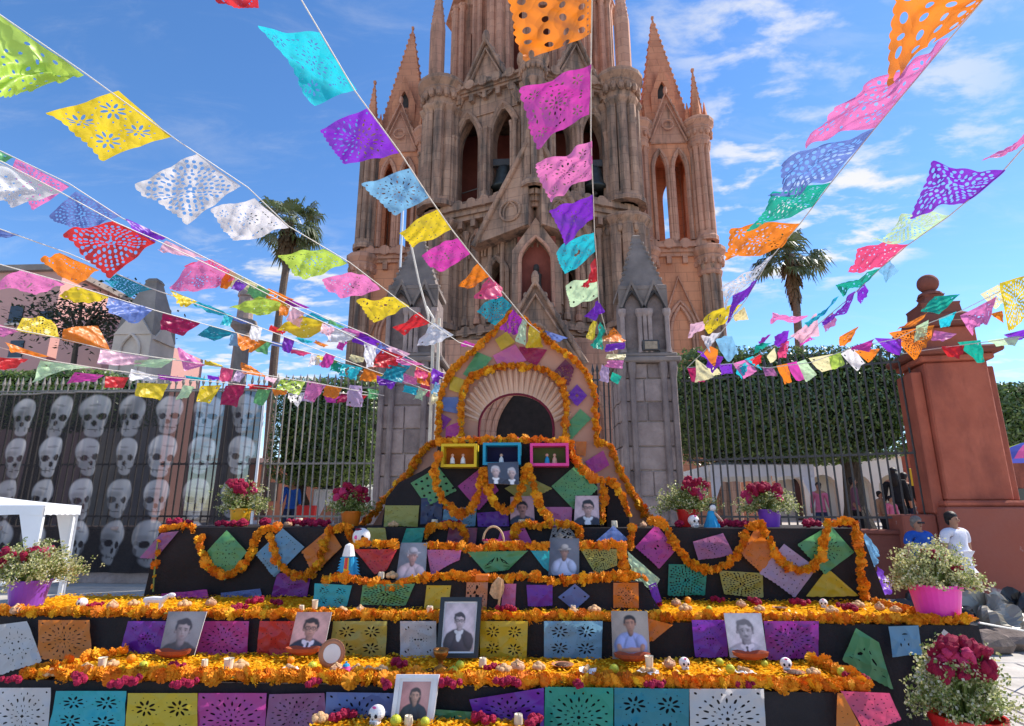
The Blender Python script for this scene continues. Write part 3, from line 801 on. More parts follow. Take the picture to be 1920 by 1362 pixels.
# ---------------------------------------------------------------- clipped laurel trees
def leaf_cloud(m, pts, nrm, size, rng, mi=0):
    for p, n in zip(pts, nrm):
        n = (n + Vector((rng.gauss(0, .55), rng.gauss(0, .55), rng.gauss(0, .55)))).normalized()
        a = n.orthogonal().normalized(); a = Quaternion(n, rng.uniform(0, 6.28)) @ a; b = n.cross(a)
        s = size*rng.uniform(.6, 1.3)
        m.add([p-a*s, p+b*s*.45, p+a*s, p-b*s*.45], [(0, 1, 2, 3)], mi)
def clipped_tree(px0, px1, py0, py1, Y, depth, nleaf, size, lab, trunk_px=None, pale=.25, seed=1, sag=.25, mats=('hedge_leaf', 'hedge_leaf_pale')):
    rng = random.Random(seed)
    a, b = P(px0, (py0+py1)/2, Y), P(px1, (py0+py1)/2, Y); z1, z0 = P((px0+px1)/2, py0, Y).z, P((px0+px1)/2, py1, Y).z
    hx, hy, hz = (b.x-a.x)/2, depth/2, (z1-z0)/2; c = Vector(((a.x+b.x)/2, Y+hy, (z0+z1)/2))
    t_ = thing('clipped_tree', lab, 'tree', (c.x, c.y, 1.0), 'box clipped laurel trees')
    def srf(u, v):           # superellipsoid, flatter on top
        e1, e2 = .30, .38
        sg = lambda w, e: math.copysign(abs(w)**e, w)
        x = sg(math.cos(u), e1)*sg(math.cos(v), e2); y = sg(math.cos(u), e1)*sg(math.sin(v), e2); z = sg(math.sin(u), e1)
        if z < 0: x *= 1-.10*z*z; z *= 1-sag*(x*x)*.6
        return Vector((x*hx, y*hy, z*hz))
    m = MB(); n1, n2 = 14, 28
    vs_ = [c + srf(-math.pi/2+math.pi*i/n1, 2*math.pi*j/n2)*.95 for i in range(n1+1) for j in range(n2)]
    m.add(vs_, [(i*n2+j, i*n2+(j+1) % n2, (i+1)*n2+(j+1) % n2, (i+1)*n2+j) for i in range(n1) for j in range(n2)])
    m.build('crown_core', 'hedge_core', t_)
    m = MB(); pts = []; nr = []
    while len(pts) < nleaf:
        f = rng.choice('fffftblr')
        x, y, z = rng.uniform(-1, 1), rng.uniform(-1, 1), rng.uniform(-1, 1)
        n = {'f': (x, -1, z), 't': (x, y, 1), 'b': (x, y, -1), 'l': (-1, y, z), 'r': (1, y, z)}[f]
        d = Vector(n)
        v = math.atan2(d.y, d.x); u = math.atan2(d.z, math.hypot(d.x, d.y))
        q = Vector((d.x*hx, d.y*hy, d.z*hz))
        # round off the corners
        ex = max(0, (d.x*d.x)**4+(d.y*d.y)**4+(d.z*d.z)**4-1); q *= 1-.055*min(ex, 2)
        if d.z < 0: q.z *= 1-sag*(d.x*d.x)*.6
        lump = .5+.5*math.sin(q.x*2.1+seed)*math.sin(q.z*2.7+q.y)
        q *= 1+rng.uniform(-.05, .045)+.02*lump+(rng.random()**2*.06 if rng.random() < .05 else 0)
        pts.append(c+q); nr.append(Vector(n).normalized())
    for p, n in zip(pts, nr): leaf_cloud(m, [p], [n], size, rng, 1 if rng.random() < pale else 0)
    m.build('foliage', list(mats), t_, kind='stuff')
    tx = P(trunk_px, 900, Y+hy).x if trunk_px else c.x
    m = MB()
    for k in range(3):
        dx = (k-1)*.16
        m.tube([(tx+dx*1.8, Y+hy, .9), (tx+dx, Y+hy+.1*k, 1.8), (tx+dx*.6+.1*math.sin(k*2), Y+hy, z0-.1), (tx+dx*3.5, Y+hy, z0+hz)], [.26, .2, .18, .1], 8)
    m.build('trunk', 'bark', t_)
    return t_
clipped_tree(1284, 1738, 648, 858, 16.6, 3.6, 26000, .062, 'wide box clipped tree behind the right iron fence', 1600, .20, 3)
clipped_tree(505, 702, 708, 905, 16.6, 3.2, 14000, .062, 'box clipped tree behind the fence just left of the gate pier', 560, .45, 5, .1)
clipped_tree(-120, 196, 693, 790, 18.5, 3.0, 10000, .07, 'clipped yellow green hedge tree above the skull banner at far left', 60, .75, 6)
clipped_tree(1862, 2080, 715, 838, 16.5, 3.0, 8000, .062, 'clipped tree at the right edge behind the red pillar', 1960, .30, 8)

# ---------------------------------------------------------------- fan palms
def palm(px, py_top, py_base, Y, R, lab, seed, skirt):
    rng = random.Random(seed); c = P(px, py_top, Y)
    t_ = thing('fan_palm', lab, 'palm tree', (c.x, Y, 0), 'fan palms beside the church')
    m = MB(); n = 12
    m.tube([(c.x+.12*math.sin(i*.7), Y, c.z*i/n) for i in range(n+1)], [.34-.10*i/n for i in range(n+1)], 10)
    m.build('trunk', 'palm_bark', t_)
    cr = thing  # crown: every frond is a part
    for k in range(34):
        el = math.radians(rng.uniform(-50, 85)); az = rng.uniform(0, 6.283)
        d = Vector((math.cos(el)*math.cos(az), math.cos(el)*math.sin(az), math.sin(el)))
        m = MB(); st = c+Vector((0, 0, -.2)); L1 = R*rng.uniform(.42, .72)
        tip = st+d*L1+Vector((0, 0, -.10*R))
        m.tube([st, st+d*L1*.5, tip], [.035, .028, .02], 4)
        a = d.cross(Vector((0, 0, 1)));  a = a.normalized() if a.length > .1 else Vector((1, 0, 0)); u = a.cross(d)
        for j in range(17):
            t = math.radians(-105+210*j/16)
            r_ = d*math.cos(t)+a*math.sin(t); ln = R*.50*rng.uniform(.7, 1.15)
            q = tip+r_*ln*.62+Vector((0, 0, -.03*R)); e = q+r_*ln*.28+Vector((0, 0, -ln*.42))
            s = r_.cross(u).normalized()*R*.030
            m.add([tip, q-s, q+s, e], [(0, 1, 2), (1, 3, 2)])
        m.build('frond', 'palm_leaf', t_)
    m = MB()
    for k in range(170):
        az = rng.uniform(0, 6.283); z = c.z-.2-rng.random()**1.3*skirt
        r0 = .28; r1 = .35+.55*(1-(c.z-z)/skirt)
        p = Vector((c.x+r0*math.cos(az), Y+r0*math.sin(az), z)); e = Vector((c.x+r1*math.cos(az), Y+r1*math.sin(az), z-rng.uniform(.7, 1.3)))
        s = Vector((-math.sin(az), math.cos(az), 0))*.14
        m.add([p-s, p+s, e+s*.5, e-s*.5], [(0, 1, 2, 3)])
    m.build('dead_leaf_skirt', 'palm_dead', t_, kind='stuff')
palm(543, 415, 700, 40, 2.9, 'tall fan palm against the sky left of the church', 11, 2.6)
palm(1480, 478, 630, 40, 2.7, 'fan palm against the sky right of the church', 12, 3.0)

# ---------------------------------------------------------------- houses at the left, column with statue
def wbox(m, px0, px1, pyt, pyb, Y, depth, zb=None):
    a, b = P(px0, pyt, Y), P(px1, pyt, Y); m.box(a.x, b.x, Y, Y+depth, P(px0, pyb, Y).z if zb is None else zb, a.z)
h = thing('pink_house', 'pink plastered house beyond the trees at the left edge', 'house', P(60, 900, 30))
m = MB(); wbox(m, -160, 118, 514, 900, 30, 10, 1.0); m.build('wall', 'plaster_pink', h)
m = MB(); a, b = P(-165, 514, 29.9), P(124, 514, 29.9); m.box(a.x, b.x, 29.7, 40.3, a.z+.002, a.z+.35); m.build('parapet', 'stone_dark', h)
m = MB(); wbox(m, 119, 205, 600, 900, 29, 9, 1.0); m.build('annex_wall', 'plaster_pink', h)
for (px, py) in ((30, 590), (30, 655), (85, 600)):
    a = P(px-9, py-16, 29.95); b = P(px+9, py+16, 29.95)
    m = MB(); m.box(a.x, b.x, 29.93, 29.99, b.z, a.z); w_ = m.build('window', 'window_dark', h)
    m = MB(); m.bbox(a.x-.1, b.x+.1, 29.86, 29.925, b.z-.14, b.z, .01); m.build('sill', 'stone_cream', w_)
h = thing('stone_chapel_turret', 'cream stone turret with gabled niche and dark cap behind the left fence', 'turret', P(265, 900, 24))
m = MB(); wbox(m, 214, 284, 628, 900, 24, 1.7, 1.0); a0, b0 = P(214, 628, 24), P(284, 628, 24); m.build('wall', 'stone_cream', h)
cxh, wh = (a0.x+b0.x)/2, b0.x-a0.x
m = MB(); m.plate([(0, a0.z), (wh, a0.z), (wh/2, a0.z+1.15)], [], .3, frame_mat((a0.x, 23.95), (b0.x, 23.95))); m.build('gable', 'stone_cream', h)
m = MB(); zz = a0.z-1.5
m.tube([(cxh+x, 23.93, z) for x, z in pointed(0, wh*.5, zz-.6, zz+.8, zz+1.5)], .07, 6); m.build('niche_arch', 'stone_cream', h)
m = MB(); m.lathe(cxh, 24.9, [(wh*.70, a0.z+.02), (wh*.62, a0.z+.9), (wh*.22, a0.z+2.7), (wh*.24, a0.z+2.8), (wh*.16, a0.z+2.95)], 4, math.pi/4); m.build('roof', 'stone_dark', h)
for s in (0, wh):
    m = MB(); m.plate([(0, 0), (1.5, 0), (.75, 1.0)], [], .1, frame_mat((a0.x+s, 25.6), (a0.x+s, 24.1), a0.z-.2)); m.build('side_gable', 'stone_cream', h)
h = thing('stone_column', 'slender grey stone column with small domed lantern on top, left of the palm', 'column', P(445, 900, 32))
c = P(445, 715, 32); zt = P(445, 612, 32).z; z2 = P(445, 533, 32).z; k = 32/1100
m = MB(); m.lathe(c.x, 32, [(.62, 1), (.55, 3), (.42, zt-.3)], 14); m.build('shaft', 'stone_dark', h)
m = MB(); m.lathe(c.x, 32, [(.45, zt-.35), (.7, zt-.1), (.75, zt+.1), (.7, zt+.3), (.45, zt+.36)], 14); m.build('capital', 'stone_dark', h)
m = MB(); m.lathe(c.x, 32, [(.45, zt+.36), (.42, z2-.9), (.52, z2-.85), (.5, z2-.7), (.36, z2-.3), (.12, z2-.1), (.16, z2), (.02, z2+.25)], 10); m.build('lantern', 'block_a', h)
def loose_tree(px, py, Y, rx, rz, n, lab, seed):
    rng = random.Random(seed); c = P(px, py, Y)
    t_ = thing('tree', lab, 'tree', (c.x, Y, 1.0))
    m = MB(); m.tube([(c.x, Y, .9), (c.x+.2, Y, c.z*.6), (c.x, Y, c.z)], [.22, .16, .08], 8)
    for k in range(9):
        a = rng.uniform(0, 6.28); m.tube([(c.x+.1, Y, c.z-rz*.8), (c.x+rx*.5*math.cos(a), Y+.8*math.sin(a), c.z-rz*.2+k*.1), (c.x+rx*.9*math.cos(a), Y+rx*.7*math.sin(a), c.z+rng.uniform(-.3, .8)*rz)], [.08, .05, .02], 5)
    m.build('trunk', 'bark', t_)
    m = MB()
    clumps = [(Vector((rng.gauss(0, .5)*rx, rng.gauss(0, .5)*rx, rng.gauss(0, .5)*rz)), rng.uniform(.35, .7)) for _ in range(34)]
    for cl, r in clumps:
        pts = [c+cl+Vector((rng.gauss(0, r), rng.gauss(0, r), rng.gauss(0, r*.7))) for _ in range(n//34)]
        leaf_cloud(m, pts, [Vector((0, 0, 1))]*len(pts), .13, rng)
    m.build('crown', 'tree_leaf', t_, kind='stuff')
loose_tree(150, 596, 26, 2.3, 1.2, 2000, 'loose dark leafed tree in front of the pink house', 4)
h = thing('far_house', 'low terracotta house far behind the left fence', 'house', P(590, 950, 40))
m = MB(); wbox(m, 470, 735, 868, 995, 40, 6, 1.0); m.build('wall', 'plaster_orange', h)
m = MB(); a, b = P(468, 868, 39.9), P(737, 868, 39.9); m.box(a.x, b.x, 39.7, 46.2, a.z+.003, a.z+.3); m.build('parapet', 'stone_cream', h)
for px in (510, 560, 625, 690):
    a = P(px-8, 905, 39.97); b = P(px+8, 940, 39.97); m = MB(); m.box(a.x, b.x, 39.93, 39.98, b.z, a.z); m.build('window', 'window_dark', h)
h = thing('corner_house', 'dark red house front at the right edge behind the umbrella', 'house', P(1960, 950, 22))
m = MB(); wbox(m, 1868, 2250, 800, 1000, 22, 6, 0.0); m.build('wall', 'pillar_red', h)
a = P(1930, 900, 21.97); m = MB(); m.box(a.x-.5, a.x+.5, 21.93, 21.98, 0, 2.4); m.build('door', 'window_dark', h)


# ---------------------------------------------------------------- things in the yard behind the right fence
h = thing('orange_house', 'orange plastered house seen under the right clipped tree', 'house', P(1390, 900, 34))
m = MB(); wbox(m, 1272, 1432, 700, 990, 34, 8, 1.0); m.build('wall', 'plaster_orange', h)
m = MB(); a = P(1310, 905, 33.97); m.plate([(x, z) for x, z in pointed(0, 2.0, 1.05, 3.2, 4.0)], [], .05, Matrix.Translation((a.x+.6, 33.97, 0)) @ Matrix.Rotation(math.pi/2, 4, 'X')); m.build('doorway', 'window_dark', h)
h = thing('white_arcade', 'sunlit white arcade with dark doorway seen past the tree trunk', 'building', P(1560, 900, 36))
m = MB(); a, b = P(1430, 800, 36), P(1760, 800, 36); L = b.x-a.x
m.plate([(0, 1.0), (L, 1.0), (L, P(1600, 858, 36).z), (0, P(1500, 858, 36).z)], [list(reversed(roundarch(L*(.12+.19*i), 1.55, 1.05, 2.9))) for i in range(5)], .5, frame_mat((a.x, 36), (b.x, 36))); m.build('wall', 'plaster_cream', h)
m = MB(); m.box(a.x, b.x, 37.5, 38, 1.0, P(1600, 870, 36).z); m.build('back_wall', 'plaster_cream', h)
m = MB(); m.bbox(a.x-.2, b.x+.2, 35.7, 38.2, P(1600, 858, 36).z+.003, P(1600, 858, 36).z+.3, .03); m.build('cornice', 'stone_cream', h)
a_ = P(1505, 930, 37.4); m = MB(); m.box(a_.x-.5, a_.x+.5, 37.42, 37.48, 1.0, 3.6); m.build('doorway', 'window_dark', h)

def canopy(px0, px1, pye, pyt, Y, depth, zb, lab, val=.32):
    a, b = P(px0, pye, Y), P(px1, pye, Y); zt = P((px0+px1)/2, pyt, Y+depth/2).z; ze = a.z
    t_ = thing('canopy', lab, 'canopy', ((a.x+b.x)/2, Y+depth/2, zb), 'white market canopies')
    cx, cy = (a.x+b.x)/2, Y+depth/2
    m = MB(); n = 10
    c4 = [(a.x, Y), (b.x, Y), (b.x, Y+depth), (a.x, Y+depth)]
    for i in range(4):
        p, q = Vector((*c4[i], ze)), Vector((*c4[(i+1) % 4], ze)); T = Vector((cx, cy, zt)); vs_ = []
        for r in range(n+1):
            for s_ in range(n+1):
                e = p.lerp(q, s_/n); v = e.lerp(T, r/n); v.z -= .22*math.sin(math.pi*r/n)*(zt-ze)*.5; vs_.append(v)
        m.add(vs_, [(r*(n+1)+s_, r*(n+1)+s_+1, (r+1)*(n+1)+s_+1, (r+1)*(n+1)+s_) for r in range(n) for s_ in range(n)])
    m.build('roof', 'canvas_white', t_, smooth=True)
    for i in range(4):
        p, q = Vector((*c4[i], ze)), Vector((*c4[(i+1) % 4], ze)); vs_ = []; o = (Vector((cx, cy, ze))-(p+q)/2).normalized()*-.015
        for s_ in range(25):
            e = p.lerp(q, s_/24)+o*(1+math.sin(s_*1.9)); vs_ += [e, e-Vector((0, 0, val*(1-.10*abs(math.sin(s_*math.pi/4)))))]
        m = MB(); m.add(vs_, [(2*s_, 2*s_+1, 2*s_+3, 2*s_+2) for s_ in range(24)]); m.build('valance', 'canvas_white', t_)
    for (x, y) in c4:
        ix, iy = x+(.05 if x < cx else -.05), y+(.05 if y < cy else -.05)
        m = MB(); m.box(ix-.025, ix+.025, iy-.025, iy+.025, zb, ze-.01); m.build('leg', 'metal_white', t_)
        m = MB(); s_ = 1 if x < cx else -1
        m.add([(x+.001, y-.001, ze), (x+s_*.42, y-.001, ze-val*.6), (x+s_*.10, y-.001, ze-1.0), (x+.001, y-.001, ze-1.6)], [(0, 1, 2, 3)]); m.build('corner_curtain', 'canvas_white', t_)
    return t_
canopy(1330, 1524, 872, 846, 17.2, 3.2, 1.0, 'white canopy in the yard under the clipped tree', .35)
canopy(590, 712, 918, 885, 17.5, 3.0, 1.0, 'white canopy behind the fence left of the gate pier', .5)
canopy(-420, 84, 948, 912, 9.4, .75, 0, 'white canopy over the table at the left edge', .16)

# ---------------------------------------------------------------- colours of paper
PAPER = dict(
    lime=(.52, .72, .10), yellow=(.82, .62, .03), white=(.78, .77, .80), cyan=(.02, .55, .66), teal=(.01, .30, .40), violet=(.22, .03, .55),
    purple=(.33, .03, .40), sky=(.20, .46, .70), blue=(.16, .25, .62), navy=(.04, .06, .17), pink=(.82, .22, .52), magenta=(.66, .06, .42),
    mauve=(.42, .14, .34), orange=(.86, .24, .02), peach=(.80, .36, .20), red=(.72, .03, .04), rose=(.80, .08, .22), crimson=(.45, .01, .10),
    green=(.14, .46, .18), emerald=(.01, .42, .30), mint=(.58, .80, .50), olive=(.52, .48, .10), cream=(.82, .74, .42), grey=(.30, .29, .30), lilac=(.62, .45, .68), palepink=(.86, .52, .64), maroon=(.22, .02, .08))
WORD = dict(lime='lime green', violet='violet', palepink='pale pink', cream='cream yellow', sky='sky blue', mint='pale green', grey='grey', navy='navy blue', emerald='emerald green')
for k_, v_ in PAPER.items(): thin('paper_'+k_, v_, .48, .045, .14, 4.0, .42, crease=.38)
cw = lambda c: WORD.get(c, c)

# ---------------------------------------------------------------- cut-paper sheets (holes are real openings)
def holes_for(pat, rng):
    H = []                                            # (cx, cy, long, short, angle)
    def ray(n, r, a, b, ph=0.0, cx=.5, cy=.5):
        for i in range(n):
            t = ph+2*math.pi*i/n; H.append((cx+r*math.cos(t), cy+r*math.sin(t), a, b, t))
    if pat == 'radial':
        H.append((.5, .5, .03, .03, 0)); ray(8, .10, .030, .014); ray(16, .19, .034, .013, .2); ray(16, .30, .050, .017); ray(20, .405, .028, .016, .15)
        for x in (.08, .92):
            for y in (.08, .92): H.append((x, y, .03, .018, .8))
    elif pat == 'dots':
        for i in range(7):
            for j in range(7):
                if rng.random() < .8: H.append((.1+.133*i+rng.uniform(-.02, .02), .1+.133*j+rng.uniform(-.02, .02), rng.uniform(.018, .034), .018, rng.uniform(0, 3)))
    elif pat == 'flowers':
        for cx, cy in ((.27, .28), (.73, .28), (.27, .72), (.73, .72)):
            ray(8, .105, .052, .020, .2, cx, cy); H.append((cx, cy, .02, .02, 0)); ray(8, .19, .018, .012, .6, cx, cy)
    elif pat == 'lace':
        r, k = .055, 0
        while r < .68:
            n = max(5, int(2*math.pi*r/.088)); long = k % 3 == 1
            for i in range(n):
                t = 2*math.pi*(i+.5*(k % 2))/n; x, y = .5+r*math.cos(t), .5+r*math.sin(t)
                if .06 < x < .94 and .06 < y < .94: H.append((x, y, .040 if long else .030, .017 if long else .027, t+rng.uniform(-.15, .15)))
            r += .078; k += 1
    elif pat == 'ornate':
        H.append((.5, .5, .026, .026, 0)); ray(10, .085, .034, .012); ray(10, .165, .030, .018, .31); ray(20, .245, .022, .011, .15)
        for cx, cy in ((.19, .19), (.81, .19), (.19, .81), (.81, .81)):
            ray(6, .062, .034, .014, .2, cx, cy); ray(6, .112, .012, .010, .7, cx, cy)
        for cx, cy, th in ((.5, .14, 0), (.5, .86, 0), (.14, .5, 1.57), (.86, .5, 1.57)):
            for q in (-1, 0, 1): H.append((cx+q*.075*math.cos(th), cy+q*.075*math.sin(th), .030, .015, th+q*.5))
        for i in range(15): H.append((.06+.0629*i, .045, .013, .009, .8)); H.append((.06+.0629*i, .935, .018, .008, 1.57))
    elif pat == 'bigholes':
        for i in range(5):
            for j in range(4): H.append((.12+.19*i+(j % 2)*.08, .14+.24*j, .052, .042, rng.uniform(0, 3)))
        for i in range(10): H.append((.05+.1*i, .05, .02, .014, 0))
    elif pat == 'slits':
        for i in range(9):
            t = -1.3+2.6*i/8; H.append((.5+.30*math.sin(t), .9-.55*math.cos(t)*.9, .17, .014, math.pi/2-t))
    elif pat == 'face':
        H += [(.33, .62, .07, .03, 1.57), (.60, .64, .07, .03, 1.57), (.47, .46, .045, .022, 1.57), (.5, .27, .12, .030, 0)]
    elif pat == 'few':
        ray(7, .13, .045, .015); ray(10, .25, .028, .013, .3)
        for cx, cy in ((.16, .16), (.84, .16), (.16, .84), (.84, .84)): ray(4, .055, .032, .014, .78, cx, cy)
        for i in range(5): H.append((.3+.1*i, .10, .02, .012, 0)); H.append((.3+.1*i, .90, .02, .012, 0))
    return H
def sheet(name, corners, pat, N, col, parent, rng, wave=.02, crumple=.01, fringe=True, Nn=None, **kw):
    """paper with real cut-outs; corners run p0 p1 along the hung edge, p2 p3 along the free edge"""
    p0, p1, p2, p3 = [Vector(c) for c in corners]
    H = holes_for(pat, rng)
    g = np.linspace(0, 1, N+1); U_, V_ = np.meshgrid(g, g)          # V 0 at the hung edge
    F_ = np.full(U_.shape, 9.0)
    for (cx, cy, a, b, th) in H:
        dx, dy = U_-cx, V_-cy; c_, s_ = math.cos(th), math.sin(th)
        F_ = np.minimum(F_, np.hypot((dx*c_+dy*s_)/a, (-dx*s_+dy*c_)/b)-1)
    if fringe: F_ = np.minimum(F_, ((.97+.03*np.abs(np.sin(U_*math.pi*9)))-V_)*30+.02)
    nrm = (p1-p0).cross(p3-p0).normalized(); sz = ((p1-p0).length+(p3-p0).length)/2
    k1, k2, k3 = rng.uniform(2.2, 4.5), rng.uniform(0, 6.3), rng.uniform(1.0, 2.6)
    k4, k5, k6 = rng.uniform(8, 13), rng.uniform(0, 6), rng.uniform(7, 12)
    def pos(u, v):
        q = p0.lerp(p1, u).lerp(p3.lerp(p2, u), v)
        w_ = wave*sz*(.15+v)*math.sin(k1*u+k3*v*2+k2)+crumple*sz*(math.sin(k4*u+k6*v+k5)+.7*math.sin(k6*1.3*u-k4*v+k2)+1.1*abs(math.sin(k4*.7*(u+v)+k5))+.8*abs(math.sin(k6*.8*(u-v)+k2)))*min(1, v*3+.15)
        edge = (v*(1-v)*0+v*v)*.03*sz*math.sin(k1*1.6*u+k5)
        return q+nrm*w_+(p3-p0).normalized()*edge*.6
    vs_, fs, cache = [], [], {}
    def vert(key, u, v):
        if key not in cache: cache[key] = len(vs_); vs_.append(pos(u, v))
        return cache[key]
    for j in range(N):
        for i in range(N):
            cs = ((i, j), (i+1, j), (i+1, j+1), (i, j+1)); val = [F_[y, x] for x, y in cs]
            if max(val) <= 0: continue
            poly = []
            for k in range(4):
                (x, y), f0 = cs[k], val[k]; (x2, y2), f1 = cs[(k+1) % 4], val[(k+1) % 4]
                if f0 > 0: poly.append(vert((x, y), x/N, y/N))
                if (f0 > 0) != (f1 > 0):
                    t = f0/(f0-f1); a, b = sorted(((x, y), (x2, y2)))
                    poly.append(vert((a, b), (x+(x2-x)*t)/N, (y+(y2-y)*t)/N))
            if len(poly) >= 3: fs.append(tuple(poly))
    me = bpy.data.meshes.new(name); me.from_pydata([tuple(v) for v in vs_], [], fs)
    me.materials.append(MATS['paper_'+col]); me.polygons.foreach_set('use_smooth', [True]*len(me.polygons)); me.update()
    return ob(name, me, parent, **kw)

# ---------------------------------------------------------------- altar tiers under black cloth
surf('black_cloth', (0.020, 0.016, 0.018), 0.75, 0.3, 3, 0.25, 40, spec=0.25)
surf('panel_beige', (0.52, 0.27, 0.19), 0.9, 0.08, 2, 0.1, 12)
surf('shell_beige', (0.68, 0.44, 0.31), 0.9, 0.12, 4, 0.15, 14)
surf('trim_red', (0.16, 0.012, 0.03), 0.8, 0.15, 10, 0.1)
Y1, Y2, Y3, YS1, YS2, YS0, YP, YA = 4.19, 4.96, 6.08, 5.46, 5.62, 3.72, 6.40, 6.95
Z1, Z2, Z3, ZS1, ZS2, ZS0 = .58, .848, 1.52, 1.087, 1.357, .40
altar = thing('altar', 'tiered altar draped in black cloth with painted arch on top', 'altar', (-.8, 5.5, 0))
def drape(name, x0, x1, y0, y1, z0, z1, seed, fl=.0, fr=.0, ff=.03, mat='black_cloth'):
    rng = random.Random(seed); m = MB(); nx = max(8, int((x1-x0)*14)); nz = 10
    ph = [rng.uniform(0, 6.3) for _ in range(6)]
    def ox(i): return i/nx
    vs_ = []
    for j in range(nz+1):
        t = j/nz                                      # 0 at the top edge
        for i in range(nx+1):
            u = i/nx; x = x0-fl*t+(x1+fr*t-x0+fl*t)*u
            w_ = (.012*math.sin(x*5+ph[0]+1.5*t)+.010*abs(math.sin(x*9+ph[1]+2.5*t))+.006*abs(math.sin(x*21+ph[2]-3*t)))*(.15+t)
            vs_.append((x, y0-ff*t-w_-.004*t, z1+(z0-z1)*t-(.006*math.sin(x*9+ph[3]) if 0 < j < nz else 0)))
    m.add(vs_, [(j*(nx+1)+i, (j+1)*(nx+1)+i, (j+1)*(nx+1)+i+1, j*(nx+1)+i+1) for j in range(nz) for i in range(nx)])
    m.add([(x0, y0, z1), (x1, y0, z1), (x1, y1, z1), (x0, y1, z1)], [(0, 1, 2, 3)])
    m.add([(x0, y0, z1), (x0, y1, z1), (x0-fl, y1, z0), (x0-fl, y0-ff, z0)], [(0, 1, 2, 3)])
    m.add([(x1, y0, z1), (x1+fr, y0-ff, z0), (x1+fr, y1, z0), (x1, y1, z1)], [(0, 1, 2, 3)])
    m.add([(x0-fl, y1, z0), (x0, y1, z1), (x1, y1, z1), (x1+fr, y1, z0)], [(0, 1, 2, 3)])
    return m.build(name, mat, altar, smooth=False)
X1a, X1b = P(40, 1280, Y1).x, P(1635, 1292, Y1).x
X2a, X2b = P(-90, 1155, Y2).x, P(1833, 1166, Y2).x
X3a, X3b = P(300, 990, Y3).x, P(1612, 985, Y3).x
drape('tier', X1a, X1b, Y1, Y2-.01, 0, Z1, 1, .05, .30, .04)
drape('tier', X2a, X2b, Y2, Y3-.01, 0, Z2, 2, .05, .02, .04)
drape('tier', X3a, X3b, Y3, 7.4, Z2-.6, Z3, 3, .10, .28, .03)
drape('step', P(605, 1088, YS1).x, P(1205, 1085, YS1).x, YS1, 6.07, Z2+.001, ZS1, 4, .06, .14, .02)
drape('step', P(672, 1028, YS2).x, P(1178, 1026, YS2).x, YS2, 6.06, ZS1+.001, ZS2, 5, .02, .05, .02)
drape('step', P(588, 1348, YS0+.3).x, P(1012, 1348, YS0+.3).x, YS0, Y1-.07, 0, ZS0, 6)
def poly_on(pts, Y): return [(P(x, y, Y).x, P(x, y, Y).z) for x, y in pts]
def XZ(Y): return Matrix(((1, 0, 0, 0), (0, 0, -1, Y), (0, 1, 0, 0), (0, 0, 0, 1)))
def clockfix(L):
    a = sum(L[i][0]*L[(i+1) % len(L)][1]-L[(i+1) % len(L)][0]*L[i][1] for i in range(len(L)))
    return L if a > 0 else list(reversed(L))
m = MB(); m.plate(clockfix(poly_on([(714, 992), (724, 935), (748, 905), (790, 884), (816, 868), (822, 829), (1068, 829), (1080, 868), (1118, 898), (1126, 992)], YP)), [], .45, XZ(YP)); m.build('pyramid_step', 'black_cloth', altar)
m = MB(); m.plate(clockfix(poly_on([(1138, 992), (1140, 905), (1152, 908), (1180, 960), (1180, 992)], YP+.05)), [], .3, XZ(YP+.05)); m.build('side_block', 'black_cloth', altar)
def archpts(cx, r, y0, k=1.12, n=14):
    return [(cx+r, y0)]+[(cx+r*math.cos(math.pi*i/n), 802-r*k*math.sin(math.pi*i/n)) for i in range(n+1)]+[(cx-r, y0)]
outer = [(694, 992), (765, 885), (800, 836), (821, 828), (825, 745), (845, 697), (888, 657), (925, 622), (955, 590), (985, 600), (1030, 640), (1075, 672), (1105, 705), (1117, 745), (1120, 828), (1142, 836), (1170, 905), (1224, 992)]
m = MB(); m.plate(clockfix(poly_on(outer, YA)), [list(reversed(clockfix(poly_on(archpts(968, 70, 845, .90), YA))))], .10, XZ(YA))
arch = m.build('arch_panel', 'panel_beige', altar)
m = MB(); op = archpts(968, 70, 840, .90); m.tube([P(x, y, YA-.01) for x, y in op], .014, 6); m.build('opening_trim', 'trim_red', arch)
NF = 23
for i in range(NF):                                    # scallop shell: every flute is a piece
    t0, t1 = math.pi*(.06+.88*i/NF), math.pi*(.06+.88*(i+1)/NF); tm = (t0+t1)/2
    f = lambda t, r, k: P(968+r*math.cos(t), 805-r*k*math.sin(t), YA)
    a0, a1, b0, b1 = f(t0, 73, .92), f(t1, 73, .92), f(t0+.01, 103, 1.10), f(t1-.01, 103, 1.10); tip = f(tm, 108, 1.10); mid0 = f(tm, 73, .92); mid1 = f(tm, 104, 1.10)
    d = Vector((0, -.022, 0)); e = Vector((0, -.075, 0)); s_ = Vector((0, -.006, 0))
    m = MB(); m.add([a0+s_, mid0+d, a1+s_, b1+s_, tip+s_, b0+s_, mid1+e], [(0, 1, 6, 5), (1, 2, 3, 6), (5, 6, 4), (6, 3, 4)])
    m.add([a0, a1, b1, b0], [(0, 1, 2, 3)])
    m.build('shell_flute', 'shell_beige', arch)
